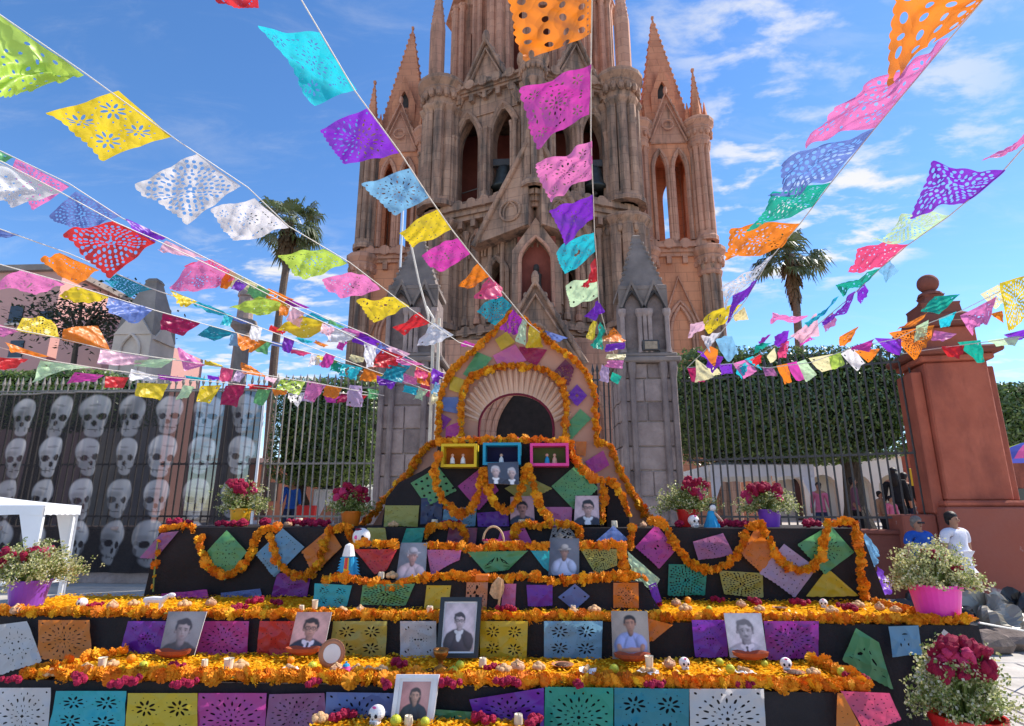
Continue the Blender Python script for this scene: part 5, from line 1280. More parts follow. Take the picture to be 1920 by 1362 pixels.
# ---------------------------------------------------------------- lines of cut-paper flags overhead
# each line: label, control points of the cord (px, py), depth at first and last point, flags (colour, pattern, cord a, cord b, free b, free a)
LINES = [
 ('line of large flags from the upper left corner down to the gate pier', [(-60,-12),(0,28),(160,138),(330,262),(465,352),(540,424),(655,492),(770,580),(860,642),(910,658)], 3.3, 11.5, [
   ('lime','dots',(-60,-12),(160,138),(60,172),(-60,215)), ('yellow','flowers',(222,170),(322,256),(192,306),(78,218)), ('white','lace',(370,290),(452,350),(350,430),(248,346)),
   ('white','few',(478,372),(542,428),(440,456),(394,398)), ('lime','few',(608,466),(652,494),(570,524),(520,488)), ('pink','few',(682,515),(714,542),(638,566),(602,524)),
   ('yellow','few',(740,556),(768,576),(700,604),(667,570)), ('red','few',(786,586),(806,606),(758,630),(736,618)), ('white','few',(815,606),(850,628),(812,650),(776,646)), ('magenta','few',(872,640),(900,648),(885,656),(862,648))]),
 ('line of flags descending left of the tower to the arch top', [(545,-35),(565,0),(665,170),(750,286),(806,372),(848,432),(892,488),(946,552),(990,606),(1040,645)], 3.2, 7.2, [
   ('cyan','few',(598,62),(668,170),(596,194),(474,54)), ('violet','radial',(690,204),(748,288),(644,308),(600,244)), ('sky','radial',(770,316),(806,370),(742,410),(674,346)),
   ('yellow','dots',(822,392),(847,430),(775,468),(746,436)), ('magenta','few',(858,446),(882,476),(824,516),(788,480)), ('orange','few',(897,492),(918,520),(880,542),(862,540)),
   ('rose','few',(918,518),(942,540),(938,560),(892,562)), ('teal','lace',(936,552),(960,572),(930,614),(894,586)), ('purple','lace',(962,580),(982,602),(966,628),(940,622)), ('mint','few',(980,598),(988,604),(984,648),(968,642)), ('yellow','few',(994,610),(1010,622),(1022,652),(985,654)), ('blue','few',(1022,620),(1066,634),(1050,642),(1030,638))]),
 ('line of flags hanging straight down before the tower', [(1112,-40),(1110,0),(1108,120),(1108,270),(1112,360),(1115,440),(1119,490),(1123,570),(1136,620),(1160,690)], 3.0, 10.5, [
   ('orange','bigholes',(1112,-55),(1108,62),(988,124),(940,-25)), ('magenta','few',(1108,120),(1106,216),(998,276),(982,178)), ('pink','few',(1110,264),(1110,336),(1032,382),(1006,312)),
   ('violet','few',(1112,364),(1112,412),(1060,458),(1032,402)), ('cyan','few',(1114,436),(1116,472),(1060,520),(1040,472)), ('red','few',(1117,484),(1120,528),(1104,542),(1094,538)),
   ('mint','few',(1119,526),(1122,556),(1068,582),(1060,530)), ('violet','few',(1122,564),(1134,584),(1118,604),(1096,594)), ('yellow','few',(1112,600),(1120,604),(1112,640),(1100,636)), ('emerald','few',(1126,604),(1136,622),(1128,658),(1114,650)),
   ('orange','few',(1150,614),(1166,630),(1172,644),(1134,642)), ('violet','plain',(1136,646),(1172,642),(1172,654),(1136,660)), ('cream','plain',(1138,664),(1174,664),(1172,674),(1138,674)), ('pink','plain',(1140,676),(1170,676),(1170,692),(1134,688)), ('lilac','few',(1128,684),(1142,690),(1140,718),(1128,716)), ('emerald','plain',(1148,698),(1166,706),(1158,722),(1144,712))]),
 ('line of large flags from the upper right corner to the right pier', [(1900,-70),(1840,4),(1780,74),(1640,242),(1556,346),(1500,420),(1440,490),(1400,560),(1340,640),(1288,690)], 3.0, 12.5, [
   ('orange','bigholes',(1895,-62),(1800,48),(1658,158),(1684,-20)), ('pink','plain',(1780,72),(1642,240),(1512,284),(1660,140)), ('blue','lace',(1640,240),(1560,340),(1444,374),(1476,316)),
   ('emerald','few',(1558,342),(1524,388),(1396,436),(1450,372)), ('orange','few',(1500,420),(1466,464),(1358,496),(1366,434)), ('white','lace',(1452,478),(1424,512),(1362,584),(1360,540)),
   ('violet','few',(1422,522),(1404,556),(1356,606),(1384,560)), ('yellow','plain',(1392,570),(1368,600),(1326,626),(1316,600)), ('cream','plain',(1396,576),(1404,600),(1380,604),(1376,590)), ('palepink','few',(1346,596),(1326,616),(1288,632),(1300,612)),
   ('white','few',(1352,622),(1334,648),(1330,660),(1318,640)), ('sky','few',(1372,630),(1384,660),(1366,680),(1340,640)), ('orange','plain',(1330,648),(1346,656),(1340,690),(1318,664)), ('violet','plain',(1308,658),(1356,670),(1340,700),(1318,676)), ('cream','few',(1304,672),(1320,684),(1338,706),(1304,720))]),
 ('line of flags from the right edge past the right palm', [(1980,218),(1920,276),(1880,322),(1780,405),(1702,460),(1650,504),(1592,560),(1530,612),(1450,650),(1380,690)], 3.4, 12.5, [
   ('pink','plain',(1985,215),(1925,268),(1846,310),(1872,286)), ('violet','lace',(1886,320),(1810,384),(1702,404),(1752,318)), ('mint','lace',(1782,402),(1716,452),(1634,456),(1690,410)),
   ('rose','dots',(1704,458),(1656,498),(1588,518),(1606,470)), ('emerald','few',(1650,504),(1614,540),(1578,556),(1572,536)), ('violet','few',(1604,546),(1588,588),(1548,616),(1546,604)), ('cyan','plain',(1574,556),(1548,584),(1520,620),(1514,610)),
   ('palepink','dots',(1532,588),(1536,630),(1502,644),(1484,632)), ('pink','plain',(1516,592),(1490,608),(1444,602),(1450,596)), ('violet','few',(1480,620),(1474,654),(1450,648),(1452,634)), ('rose','few',(1480,640),(1474,672),(1458,674),(1462,644)), ('emerald','plain',(1448,642),(1430,656),(1412,664),(1418,652)), ('purple','plain',(1446,628),(1434,640),(1424,650),(1422,638))]),
 ('sagging line of flags across the right from red pillar to pier', [(1980,490),(1920,518),(1872,548),(1800,584),(1742,606),(1680,636),(1600,652),(1520,680),(1440,690),(1370,682),(1290,690)], 8.5, 13.0, [
   ('yellow','lace',(1930,514),(1874,532),(1890,622),(1928,600)), ('cream','lace',(1872,534),(1838,552),(1866,580),(1896,560)), ('pink','few',(1870,556),(1800,592),(1822,628),(1850,610)), ('emerald','few',(1800,552),(1752,556),(1728,588),(1760,590)),
   ('orange','few',(1742,586),(1700,606),(1682,622),(1714,612)), ('orange','lace',(1752,610),(1666,624),(1714,676),(1738,656)), ('mint','few',(1742,600),(1718,612),(1714,644),(1736,636)), ('cyan','few',(1794,584),(1760,598),(1764,616),(1780,612)), ('pink','plain',(1752,620),(1794,626),(1768,642),(1746,636)),
   ('violet','dots',(1690,636),(1640,634),(1664,660),(1690,668)), ('magenta','plain',(1640,636),(1600,650),(1596,658),(1628,660)), ('orange','plain',(1650,654),(1602,658),(1628,680),(1640,672)), ('white','few',(1600,650),(1576,664),(1606,694),(1622,682)), ('orange','few',(1610,612),(1574,632),(1572,650),(1596,644)),
   ('cream','few',(1562,664),(1516,672),(1540,698),(1572,690)), ('mint','plain',(1510,674),(1494,680),(1512,716),(1532,704)), ('magenta','plain',(1494,678),(1476,682),(1492,714),(1510,712)), ('orange','dots',(1476,682),(1456,686),(1472,722),(1486,716)), ('cyan','plain',(1412,668),(1396,674),(1420,690),(1430,694)), ('pink','plain',(1400,674),(1374,682),(1396,710),(1420,696)), ('cream','plain',(1452,652),(1438,668),(1444,682),(1458,674))]),
 ('lowest line of flags before the red pillar at the right', [(1990,612),(1920,632),(1860,640),(1800,648),(1740,656),(1690,664)], 8.0, 11.0, [
   ('violet','plain',(1930,616),(1882,628),(1900,640),(1930,634)), ('mint','few',(1912,630),(1852,638),(1868,650),(1908,648)), ('emerald','few',(1838,638),(1796,642),(1832,682),(1852,680)), ('red','few',(1808,648),(1766,650),(1776,668),(1802,676)), ('orange','plain',(1882,606),(1862,594),(1856,588),(1876,584))]),
 ('upper lace line from the left edge toward the gate', [(-60,255),(0,283),(130,345),(230,410),(312,446),(440,512),(560,574),(690,628),(800,690),(840,702)], 4.6, 13.0, [
   ('green','few',(-50,262),(24,296),(0,304),(-60,300)), ('pink','lace',(30,298),(130,350),(60,398),(22,318)), ('blue','lace',(142,360),(228,404),(150,434),(92,408)), ('violet','few',(236,410),(314,446),(290,448),(250,436)), ('palepink','few',(312,452),(386,484),(346,486),(294,470)),
   ('rose','lace',(396,486),(444,514),(396,520),(344,504)), ('cream','few',(450,516),(498,540),(462,546),(436,528)), ('orange','lace',(504,542),(552,562),(520,572),(466,566)), ('purple','plain',(540,560),(582,578),(560,578),(534,570)), ('cyan','few',(584,586),(620,602),(600,606),(574,596)), ('green','few',(618,600),(648,614),(632,616),(614,606)),
   ('pink','plain',(646,614),(690,626),(668,630),(640,624)), ('violet','plain',(676,624),(720,644),(700,648),(666,640)), ('palepink','few',(724,646),(770,664),(752,676),(728,668)), ('orange','few',(782,684),(812,700),(806,726),(780,712)), ('rose','few',(790,706),(810,716),(808,748),(788,738))]),
 ('middle left line of flags with a large red one', [(-60,272),(0,302),(112,360),(214,416),(300,454),(440,520),(560,582),(700,650),(836,712)], 4.2, 12.5, [
   ('white','dots',(-40,285),(116,362),(30,382),(-50,370)), ('red','lace',(214,414),(292,456),(204,520),(116,444)), ('pink','few',(376,486),(442,524),(366,552),(314,540)), ('lime','few',(486,556),(540,572),(498,590),(430,584)), ('yellow','few',(566,592),(616,608),(580,632),(518,624)), ('white','few',(620,612),(668,628),(650,646),(610,640)),
   ('violet','plain',(668,632),(710,648),(690,652),(662,642)), ('white','few',(684,642),(706,650),(704,688),(684,690)), ('red','few',(716,654),(756,668),(738,690),(700,690)), ('pink','few',(746,668),(796,684),(770,686),(740,680)), ('teal','few',(728,684),(764,692),(752,718),(716,710)), ('violet','few',(812,690),(834,702),(822,722),(808,718)), ('sky','plain',(816,716),(826,722),(820,744),(810,738))]),
 ('left line of flags with orange and teal ones over the pink house', [(-60,408),(0,430),(130,476),(280,540),(430,592),(560,642),(690,692),(830,742)], 5.0, 12.5, [
   ('blue','plain',(-40,420),(36,440),(10,448),(-50,440)), ('orange','few',(112,474),(186,508),(146,532),(72,492)), ('teal','lace',(218,514),(286,544),(244,554),(194,534)), ('yellow','few',(320,544),(370,566),(348,574),(330,564)), ('cyan','few',(372,566),(436,592),(412,590),(362,574)), ('blue','plain',(430,590),(476,608),(456,606),(424,600)),
   ('red','few',(508,610),(536,622),(530,630),(502,622)), ('cyan','few',(560,632),(590,642),(574,644),(552,638)), ('orange','few',(592,638),(616,648),(606,652),(588,644)), ('magenta','plain',(636,636),(652,642),(642,658),(632,654)), ('cyan','lace',(644,682),(680,690),(664,712),(634,704)), ('orange','few',(684,692),(716,702),(696,720),(672,712)), ('violet','few',(706,704),(744,714),(736,730),(712,722)), ('pink','few',(758,700),(782,710),(780,724),(752,720)), ('cyan','plain',(758,722),(784,728),(782,742),(756,736))]),
 ('left line of flags starting with a pink one before the pink house', [(-60,478),(0,496),(122,530),(205,556),(290,582),(376,606),(500,640),(620,672),(700,706)], 5.6, 12.0, [
   ('pink','few',(40,506),(122,532),(66,560),(-10,534)), ('yellow','few',(142,538),(208,558),(164,570),(110,556)), ('blue','few',(204,556),(288,580),(262,602),(200,590)), ('crimson','dots',(306,588),(376,606),(346,632),(298,618)), ('teal','few',(396,610),(442,624),(404,642),(368,628)), ('orange','few',(444,624),(500,642),(470,662),(456,656)),
   ('blue','few',(510,640),(556,652),(540,654),(506,648)), ('rose','few',(542,654),(586,662),(570,670),(548,666)), ('yellow','few',(594,666),(636,678),(614,686),(604,680)), ('cream','dots',(658,664),(684,672),(680,682),(656,676)), ('yellow','few',(700,700),(726,706),(712,722),(694,716))]),
 ('low left line of flags with yellow lace above the hedge', [(-60,596),(0,612),(110,634),(200,656),(290,670),(390,684),(500,704),(600,720),(720,742)], 6.2, 12.0, [
   ('pink','plain',(-50,590),(34,622),(10,630),(-60,620)), ('yellow','lace',(30,620),(112,636),(96,598),(40,600)), ('orange','few',(116,638),(206,656),(184,610),(116,616)), ('palepink','dots',(188,656),(280,670),(262,684),(184,680)), ('mint','few',(252,676),(332,672),(300,690),(254,688)), ('pink','few',(346,696),(384,686),(346,656),(330,654)),
   ('yellow','few',(382,684),(422,690),(404,678),(384,676)), ('orange','few',(454,700),(500,708),(470,690),(450,680)), ('palepink','few',(498,706),(520,710),(514,718),(496,714)), ('lime','lace',(526,712),(572,716),(560,742),(520,730)), ('pink','few',(578,714),(612,722),(592,756),(568,748)), ('orange','few',(612,722),(642,728),(630,748),(606,744)), ('lilac','plain',(656,722),(678,724),(682,764),(650,762)), ('green','few',(690,728),(712,734),(704,752),(692,748))]),
 ('lowest left line of flags just above the skull banner', [(-60,636),(0,652),(90,676),(190,692),(300,706),(420,718),(520,730),(620,736),(700,742)], 6.6, 12.2, [
   ('orange','plain',(8,642),(92,668),(60,668),(26,656)), ('red','few',(-30,668),(54,674),(20,690),(-30,686)), ('mint','few',(76,676),(180,690),(120,694),(60,720)), ('magenta','few',(140,698),(196,704),(180,716),(124,722)), ('red','few',(198,706),(242,708),(232,728),(196,726)), ('white','few',(246,692),(300,706),(290,716),(242,714)), ('purple','few',(296,702),(356,710),(330,716),(300,712)),
   ('yellow','dots',(258,718),(316,720),(300,752),(254,742)), ('mint','few',(344,722),(366,726),(352,746),(330,752)), ('yellow','few',(376,724),(416,722),(392,758),(370,752)), ('cyan','plain',(346,704),(392,712),(380,714),(350,712)), ('violet','plain',(388,704),(428,710),(410,712),(390,710)), ('crimson','few',(424,724),(462,720),(446,766),(410,758)), ('red','plain',(464,720),(510,724),(500,730),(470,728)), ('green','few',(484,730),(508,732),(494,762),(474,756)), ('white','lace',(540,738),(572,736),(560,762),(544,756)), ('orange','few',(510,728),(540,732),(536,744),(514,742)), ('magenta','plain',(608,742),(638,744),(628,756),(612,756))]),
 ('top edge line with a red flag just entering the frame', [(330,-60),(400,-30),(480,-26),(545,-35)], 3.4, 3.2, [('red','few',(398,-42),(482,-40),(478,4),(404,4))]),
]
def cordpos(ctrl, Y0, Y1_, q):
    """nearest place on the cord, with its depth"""
    best = None; acc = 0; tot = sum(math.dist(ctrl[i], ctrl[i+1]) for i in range(len(ctrl)-1))
    for i in range(len(ctrl)-1):
        a, b = Vector(ctrl[i]), Vector(ctrl[i+1]); L = (b-a).length
        t = max(0, min(1, (Vector(q)-a).dot(b-a)/L**2)); d = (a.lerp(b, t)-Vector(q)).length
        if best is None or d < best[0]: best = (d, (acc+t*L)/tot)
        acc += L
    s = best[1]; return 1/((1-s)/Y0+s/Y1_)
for li, (lab, ctrl, Ya, Yb, flags) in enumerate(LINES):
    rng = random.Random(100+li)
    tot = sum(math.dist(ctrl[i], ctrl[i+1]) for i in range(len(ctrl)-1)); acc = 0; pts = []
    for i in range(len(ctrl)-1):
        n = 6
        for k in range(n):
            t = k/n; s = (acc+t*math.dist(ctrl[i], ctrl[i+1]))/tot
            x = ctrl[i][0]+(ctrl[i+1][0]-ctrl[i][0])*t; y = ctrl[i][1]+(ctrl[i+1][1]-ctrl[i][1])*t
            pts.append(P(x, y, 1/((1-s)/Ya+s/Yb)))
        acc += math.dist(ctrl[i], ctrl[i+1])
    pts.append(P(*ctrl[-1], Yb))
    t_ = thing('flag_line', lab, 'bunting', pts[len(pts)//2], 'lines of cut-paper flags')
    m = MB(); m.tube(pts, [.0042+.0003*p.y for p in pts], 5); m.build('cord', 'rope_white', t_)
    if 4 <= li <= 12 and li != 6:                          # the far ends are hung closer together
        cols = list(PAPER); taken = [((f[2][0]+f[3][0])/2, (f[2][1]+f[3][1])/2) for f in flags]; left = li >= 7
        for i in range(len(ctrl)-1):
            L = math.dist(ctrl[i], ctrl[i+1]); n = int(L/9)
            for k in range(n):
                x = ctrl[i][0]+(ctrl[i+1][0]-ctrl[i][0])*k/n; y = ctrl[i][1]+(ctrl[i+1][1]-ctrl[i][1])*k/n
                if not (420 < x < 830 if left else 1290 < x < 1660): continue
                if min(math.dist((x, y), q) for q in taken) < 23: continue
                taken.append((x, y)); w_ = rng.uniform(15, 24); sl = (ctrl[i+1][1]-ctrl[i][1])/(ctrl[i+1][0]-ctrl[i][0]); s_ = 1 if left else -1
                dx, dy = -s_*rng.uniform(2, 16), rng.uniform(16, 28)
                flags.append((rng.choice([c_ for c_ in cols if c_ not in ('navy', 'maroon', 'grey')]), 'few', (x-w_/2, y-sl*w_/2), (x+w_/2, y+sl*w_/2), (x+w_/2+dx, y+sl*w_/2+dy*rng.uniform(.8, 1)), (x-w_/2+dx, y-sl*w_/2+dy)))
    for (col, pat, a, b, c, d) in flags:
        ya, yb = cordpos(ctrl, Ya, Yb, a), cordpos(ctrl, Ya, Yb, b); ym = (ya+yb)/2
        dd = rng.uniform(-.10, .16)
        cs = [P(*a, ya), P(*b, yb), P(*c, yb+dd+rng.uniform(-.06, .06)), P(*d, ya+dd+rng.uniform(-.06, .06))]
        size = (math.dist(a, b)+math.dist(a, d)+math.dist(b, c))/3
        if pat == 'plain' and size > 30: pat = 'few'
        if pat == 'few' and size > 55: pat = 'ornate'
        N = int(min(60 if size > 70 else 44, max(10, size/2.2)))
        sheet('flag', cs, pat, N, col, t_, rng, wave=.085, crumple=.026, label='%s cut-paper flag' % cw(col))
# bare rope and the pale double post left of the arch
m = MB(); m.tube([P(770, 455, 11), P(786, 530, 11.5), P(803, 592, 12), P(806, 640, 12.4)], [.022, .02, .024, .02], 6)
m.tube([P(799, 575, 12), P(812, 596, 12.1), P(804, 640, 12.4)], .03, 6)
m.build('rope', 'rope_white', None, label='knotted pale rope tied to the post left of the arch', cat='rope')
p_ = thing('pale_post', 'pale double metal post between the left gate pier and the arch', 'post', P(808, 980, 12.4))
for px in (803, 814):
    q = P(px, 900, 12.4); m = MB(); m.lathe(q.x, 12.4, [(.035, 0), (.035, P(px, 598, 12.4).z)], 8); m.build('tube', 'pole_cream', p_)
m = MB(); a, b = P(803, 760, 12.4), P(814, 760, 12.4)
for z in (1.2, 2.6, 3.9): m.box(a.x, b.x, 12.38, 12.42, z, z+.04)
m.build('cross_bar', 'pole_cream', p_, kind='stuff')
q = P(752, 470, 16); m = MB(); m.lathe(q.x, 16, [(.03, 1), (.03, P(752, 380, 16).z)], 8); m.build('flag_pole', 'metal_white', None, label='thin white pole rising behind the left gate pier', cat='pole')

# ---------------------------------------------------------------- flat prints (portraits, skull banner)
printed('photo_print', .35); printed('banner_print', .8, .84, .25, .15)
def smooth(a, lo, hi):
    t = np.clip((a-lo)/(hi-lo), 0, 1); return t*t*(3-2*t)
class Canvas:
    def __init__(s, w, h, bg):
        s.x, s.y = np.meshgrid(np.linspace(-1, 1, w), np.linspace(1, -1, h)*(h/w)); s.c = np.ones((h, w, 3))*np.array(bg); s.k = h/w; s.x0 = s.x
    def put(s, mask, col): s.c = s.c*(1-mask[..., None])+np.array(col)*mask[..., None]
    def ell(s, cx, cy, rx, ry, col, soft=.10, th=0.0, op=1.0):
        dx, dy = s.x-cx, s.y-cy; c_, n_ = math.cos(th), math.sin(th)
        d = np.hypot((dx*c_+dy*n_)/rx, (-dx*n_+dy*c_)/ry); s.put((1-smooth(d, 1-soft, 1+soft))*op, col)
    def rect(s, x0, x1, y0, y1, col, op=1.0):
        e = .03; s.put(smooth(s.x, x0-e, x0+e)*(1-smooth(s.x, x1-e, x1+e))*smooth(s.y, y0-e, y0+e)*(1-smooth(s.y, y1-e, y1+e))*op, col)
def portrait(w, h, bg, bg2, skin, hair, cloth, cx=0, cy=.28, sc=1.0, glasses=False, hat=None, collar=None, tie=None, bald=False, mustache=False, longhair=False, arms=False, cv=None, bw=False):
    c = cv or Canvas(w*2, h*2, bg); k = c.k; sc = sc*1.22; cy = cy-.02; S = lambda v: v*sc
    rg = np.random.RandomState(int(abs(sum(skin)*997+sum(cloth)*331+cx*77)) % 9999)
    def lf(f):                                             # smooth random field that roughens outlines
        a, b, e, d = rg.uniform(0, 6.3, 4); return (np.sin(c.x0*f+a)*np.cos(c.y*f*1.1+b)+.6*np.sin(c.x0*f*2.1+c.y*f*1.7+e)+.4*np.cos(c.x0*f*3.3-c.y*f*2.9+d))/2
    yb = c.y; dx, dy = .03*lf(4.0)*sc+.018*lf(10)*sc, .03*lf(5.0)*sc
    if bg is not None: c.c = c.c*(1+.22*lf(2.2)+.12*lf(6))[..., None]
    if bg2: c.put(smooth(c.x0*.6+c.y*.5+.25*lf(3), -.6, 1.0), bg2)
    if bg is not None: c.c = c.c*(1-.25*smooth(np.hypot(c.x0, yb/k), .7, 1.4))[..., None]
    c.x = c.x0+dx; c.y = yb+dy
    def vol(px, py, rx, ry, col, th=0.0, soft=.10, op=1.0, amb=.50, flat=1.0, spec=0.0):   # ellipsoid lit from the upper right
        ex, ey = c.x-px, c.y-py; c_, n_ = math.cos(th), math.sin(th); u, v = (ex*c_+ey*n_)/rx, (-ex*n_+ey*c_)/ry; d = np.hypot(u, v)
        nz = np.sqrt(np.clip(1-d*d, 0, 1)); L = np.clip(.52*u*flat+.38*v*flat+.76*nz, 0, 1.2); sh = amb+(1.15-amb)*L+spec*L**12
        m_ = ((1-smooth(d, 1-soft, 1+soft))*op)[..., None]; c.c = c.c*(1-m_)+np.clip(sh[..., None]*np.array(col), 0, 1)*m_
    dark = tuple(v*.45 for v in skin); lip = (skin[0]*.72, skin[1]*.48, skin[2]*.48) if abs(skin[0]-skin[2]) > .06 else tuple(v*.6 for v in skin)
    if longhair: vol(cx, cy-S(.12), S(.44), S(.62), hair)
    vol(cx-S(.02), cy-S(1.42), S(1.02), S(.92), cloth, soft=.05, amb=.45)
    vol(cx-S(.66), cy-S(1.25), S(.34), S(.55), cloth, -.25, amb=.35); vol(cx+S(.66), cy-S(1.25), S(.34), S(.55), cloth, .25, amb=.45)
    c.ell(cx+S(.30), cy-S(1.15), S(.05), S(.40), tuple(v*.45 for v in cloth), .7, .3, .7); c.ell(cx-S(.32), cy-S(1.2), S(.06), S(.45), tuple(v*.45 for v in cloth), .7, -.35, .7)
    vol(cx, cy-S(.50), S(.19), S(.30), tuple(v*.72 for v in skin), amb=.3)
    if collar:
        c.ell(cx, cy-S(.98), S(.17), S(.34), collar, .1)
        c.ell(cx-S(.17), cy-S(.72), S(.17), S(.10), tuple(v*.85 for v in collar), .1, -.7); c.ell(cx+S(.17), cy-S(.72), S(.17), S(.10), collar, .1, .7)
    if tie: c.ell(cx, cy-S(.76), S(.06), S(.06), tie, .1); c.ell(cx, cy-S(1.05), S(.065), S(.30), tie, .1)
    if arms: vol(cx, cy-S(1.62), S(.86), S(.15), skin, .05); vol(cx-S(.70), cy-S(1.48), S(.15), S(.26), skin, .3); vol(cx+S(.70), cy-S(1.48), S(.15), S(.26), skin, -.3); c.ell(cx, cy-S(1.76), S(.7), S(.05), dark, .5, .04, .7)
    if not bald: vol(cx, cy+S(.14), S(.385), S(.40), hair, amb=.55, spec=.5)
    for s_ in (-1, 1): vol(cx+s_*S(.335), cy-S(.04), S(.055), S(.11), tuple(v*.8 for v in skin), amb=.35)
    vol(cx, cy+S(.04), S(.32), S(.36), skin, amb=.42); vol(cx, cy-S(.18), S(.265), S(.29), skin, amb=.46, soft=.16, op=.9)
    if not bald:
        c.ell(cx-S(.06), cy+S(.385), S(.31), S(.135), hair, .18, .10); c.ell(cx+S(.22), cy+S(.30), S(.14), S(.10), hair, .25, -.7)
        for s_ in (-1, 1): c.ell(cx+s_*S(.325), cy+S(.12), S(.045), S(.16), hair, .3)
    for s_ in (-1, 1):
        c.ell(cx+s_*S(.125), cy+S(.005), S(.095), S(.060), dark, .7, 0, .75); c.ell(cx+s_*S(.125), cy-S(.005), S(.055), S(.024), tuple(min(1, v*1.1+.05) for v in skin), .4, 0, .5); c.ell(cx+s_*S(.125), cy-S(.002), S(.030), S(.026), (.03, .022, .02), .4)
        c.ell(cx+s_*S(.135), cy+S(.082), S(.095), S(.022), tuple(v*.7 for v in (hair if not bald else dark)), .4, -s_*.10, .9)
    c.ell(cx-S(.035), cy-S(.09), S(.030), S(.12), dark, .7, .08, .55); c.ell(cx+S(.022), cy-S(.09), S(.024), S(.11), tuple(min(1, v*1.35) for v in skin), .7, 0, .6); c.ell(cx, cy-S(.175), S(.062), S(.022), dark, .5, 0, .75)
    c.ell(cx-S(.17), cy-S(.16), S(.05), S(.14), dark, .8, -.3, .4); c.ell(cx+S(.15), cy-S(.16), S(.04), S(.12), dark, .8, .3, .3)
    c.ell(cx, cy-S(.275), S(.105), S(.026), lip, .35, 0, .95); c.ell(cx, cy-S(.272), S(.10), S(.008), dark, .5); c.ell(cx, cy-S(.33), S(.08), S(.018), dark, .7, 0, .5)
    if mustache: c.ell(cx, cy-S(.225), S(.135), S(.032), hair, .35)
    if glasses:
        for s_ in (-1, 1):
            r_ = np.abs(np.hypot((c.x-cx-s_*S(.135))/S(.118), (c.y-cy+S(.005))/S(.085))-1); c.put((1-smooth(r_, .10, .24))*.92, (.02, .018, .02))
        c.ell(cx, cy+S(.02), S(.04), S(.010), (.02, .02, .02), .3)
    if hat: vol(cx, cy+S(.20), S(.60), S(.10), hat, .06, amb=.35); vol(cx, cy+S(.40), S(.34), S(.26), hat, soft=.07, amb=.4); c.ell(cx, cy+S(.235), S(.33), S(.035), tuple(v*.4 for v in hat), .3); c.ell(cx, cy+S(.08), S(.30), S(.09), dark, .7, 0, .6)
    c.x = c.x0; c.y = yb
    for _ in range(3):
        q = c.c.copy(); c.c = (q*4+np.roll(q, 1, 0)+np.roll(q, -1, 0)+np.roll(q, 1, 1)+np.roll(q, -1, 1))/8; c.c[[0, -1]] = q[[0, -1]]; c.c[:, [0, -1]] = q[:, [0, -1]]
    c.c = np.clip((c.c*1.12+.012)*(1+rg.normal(0, .04, c.c.shape[:2]))[..., None], 0, 1)
    return c
def print_mesh(name, c, corner_fn, mat):
    h, w = c.c.shape[:2]
    vs_ = [tuple(corner_fn(i/(w-1), j/(h-1))) for j in range(h) for i in range(w)]
    fs = [(j*w+i, (j+1)*w+i, (j+1)*w+i+1, j*w+i+1) for j in range(h-1) for i in range(w-1)]
    me = bpy.data.meshes.new(name); me.from_pydata(vs_, [], fs); me.materials.append(MATS[mat])
    at = me.color_attributes.new('print', 'FLOAT_COLOR', 'POINT')
    at.data.foreach_set('color', np.concatenate([np.clip(c.c, 0, 1), np.ones((h, w, 1))], 2).reshape(-1).astype(np.float32))
    me.polygons.foreach_set('use_smooth', [True]*len(me.polygons)); me.update(); return me
surf('frame_black', (.012, .014, .02), .35, .2, 10, 0, spec=.5); surf('frame_white', (.78, .77, .78), .5, .05, 10, 0); surf('photo_back', (.70, .68, .66), .7, .1, 10, 0)
surf('terracotta', (.36, .075, .03), .6, .2, 8, .1)
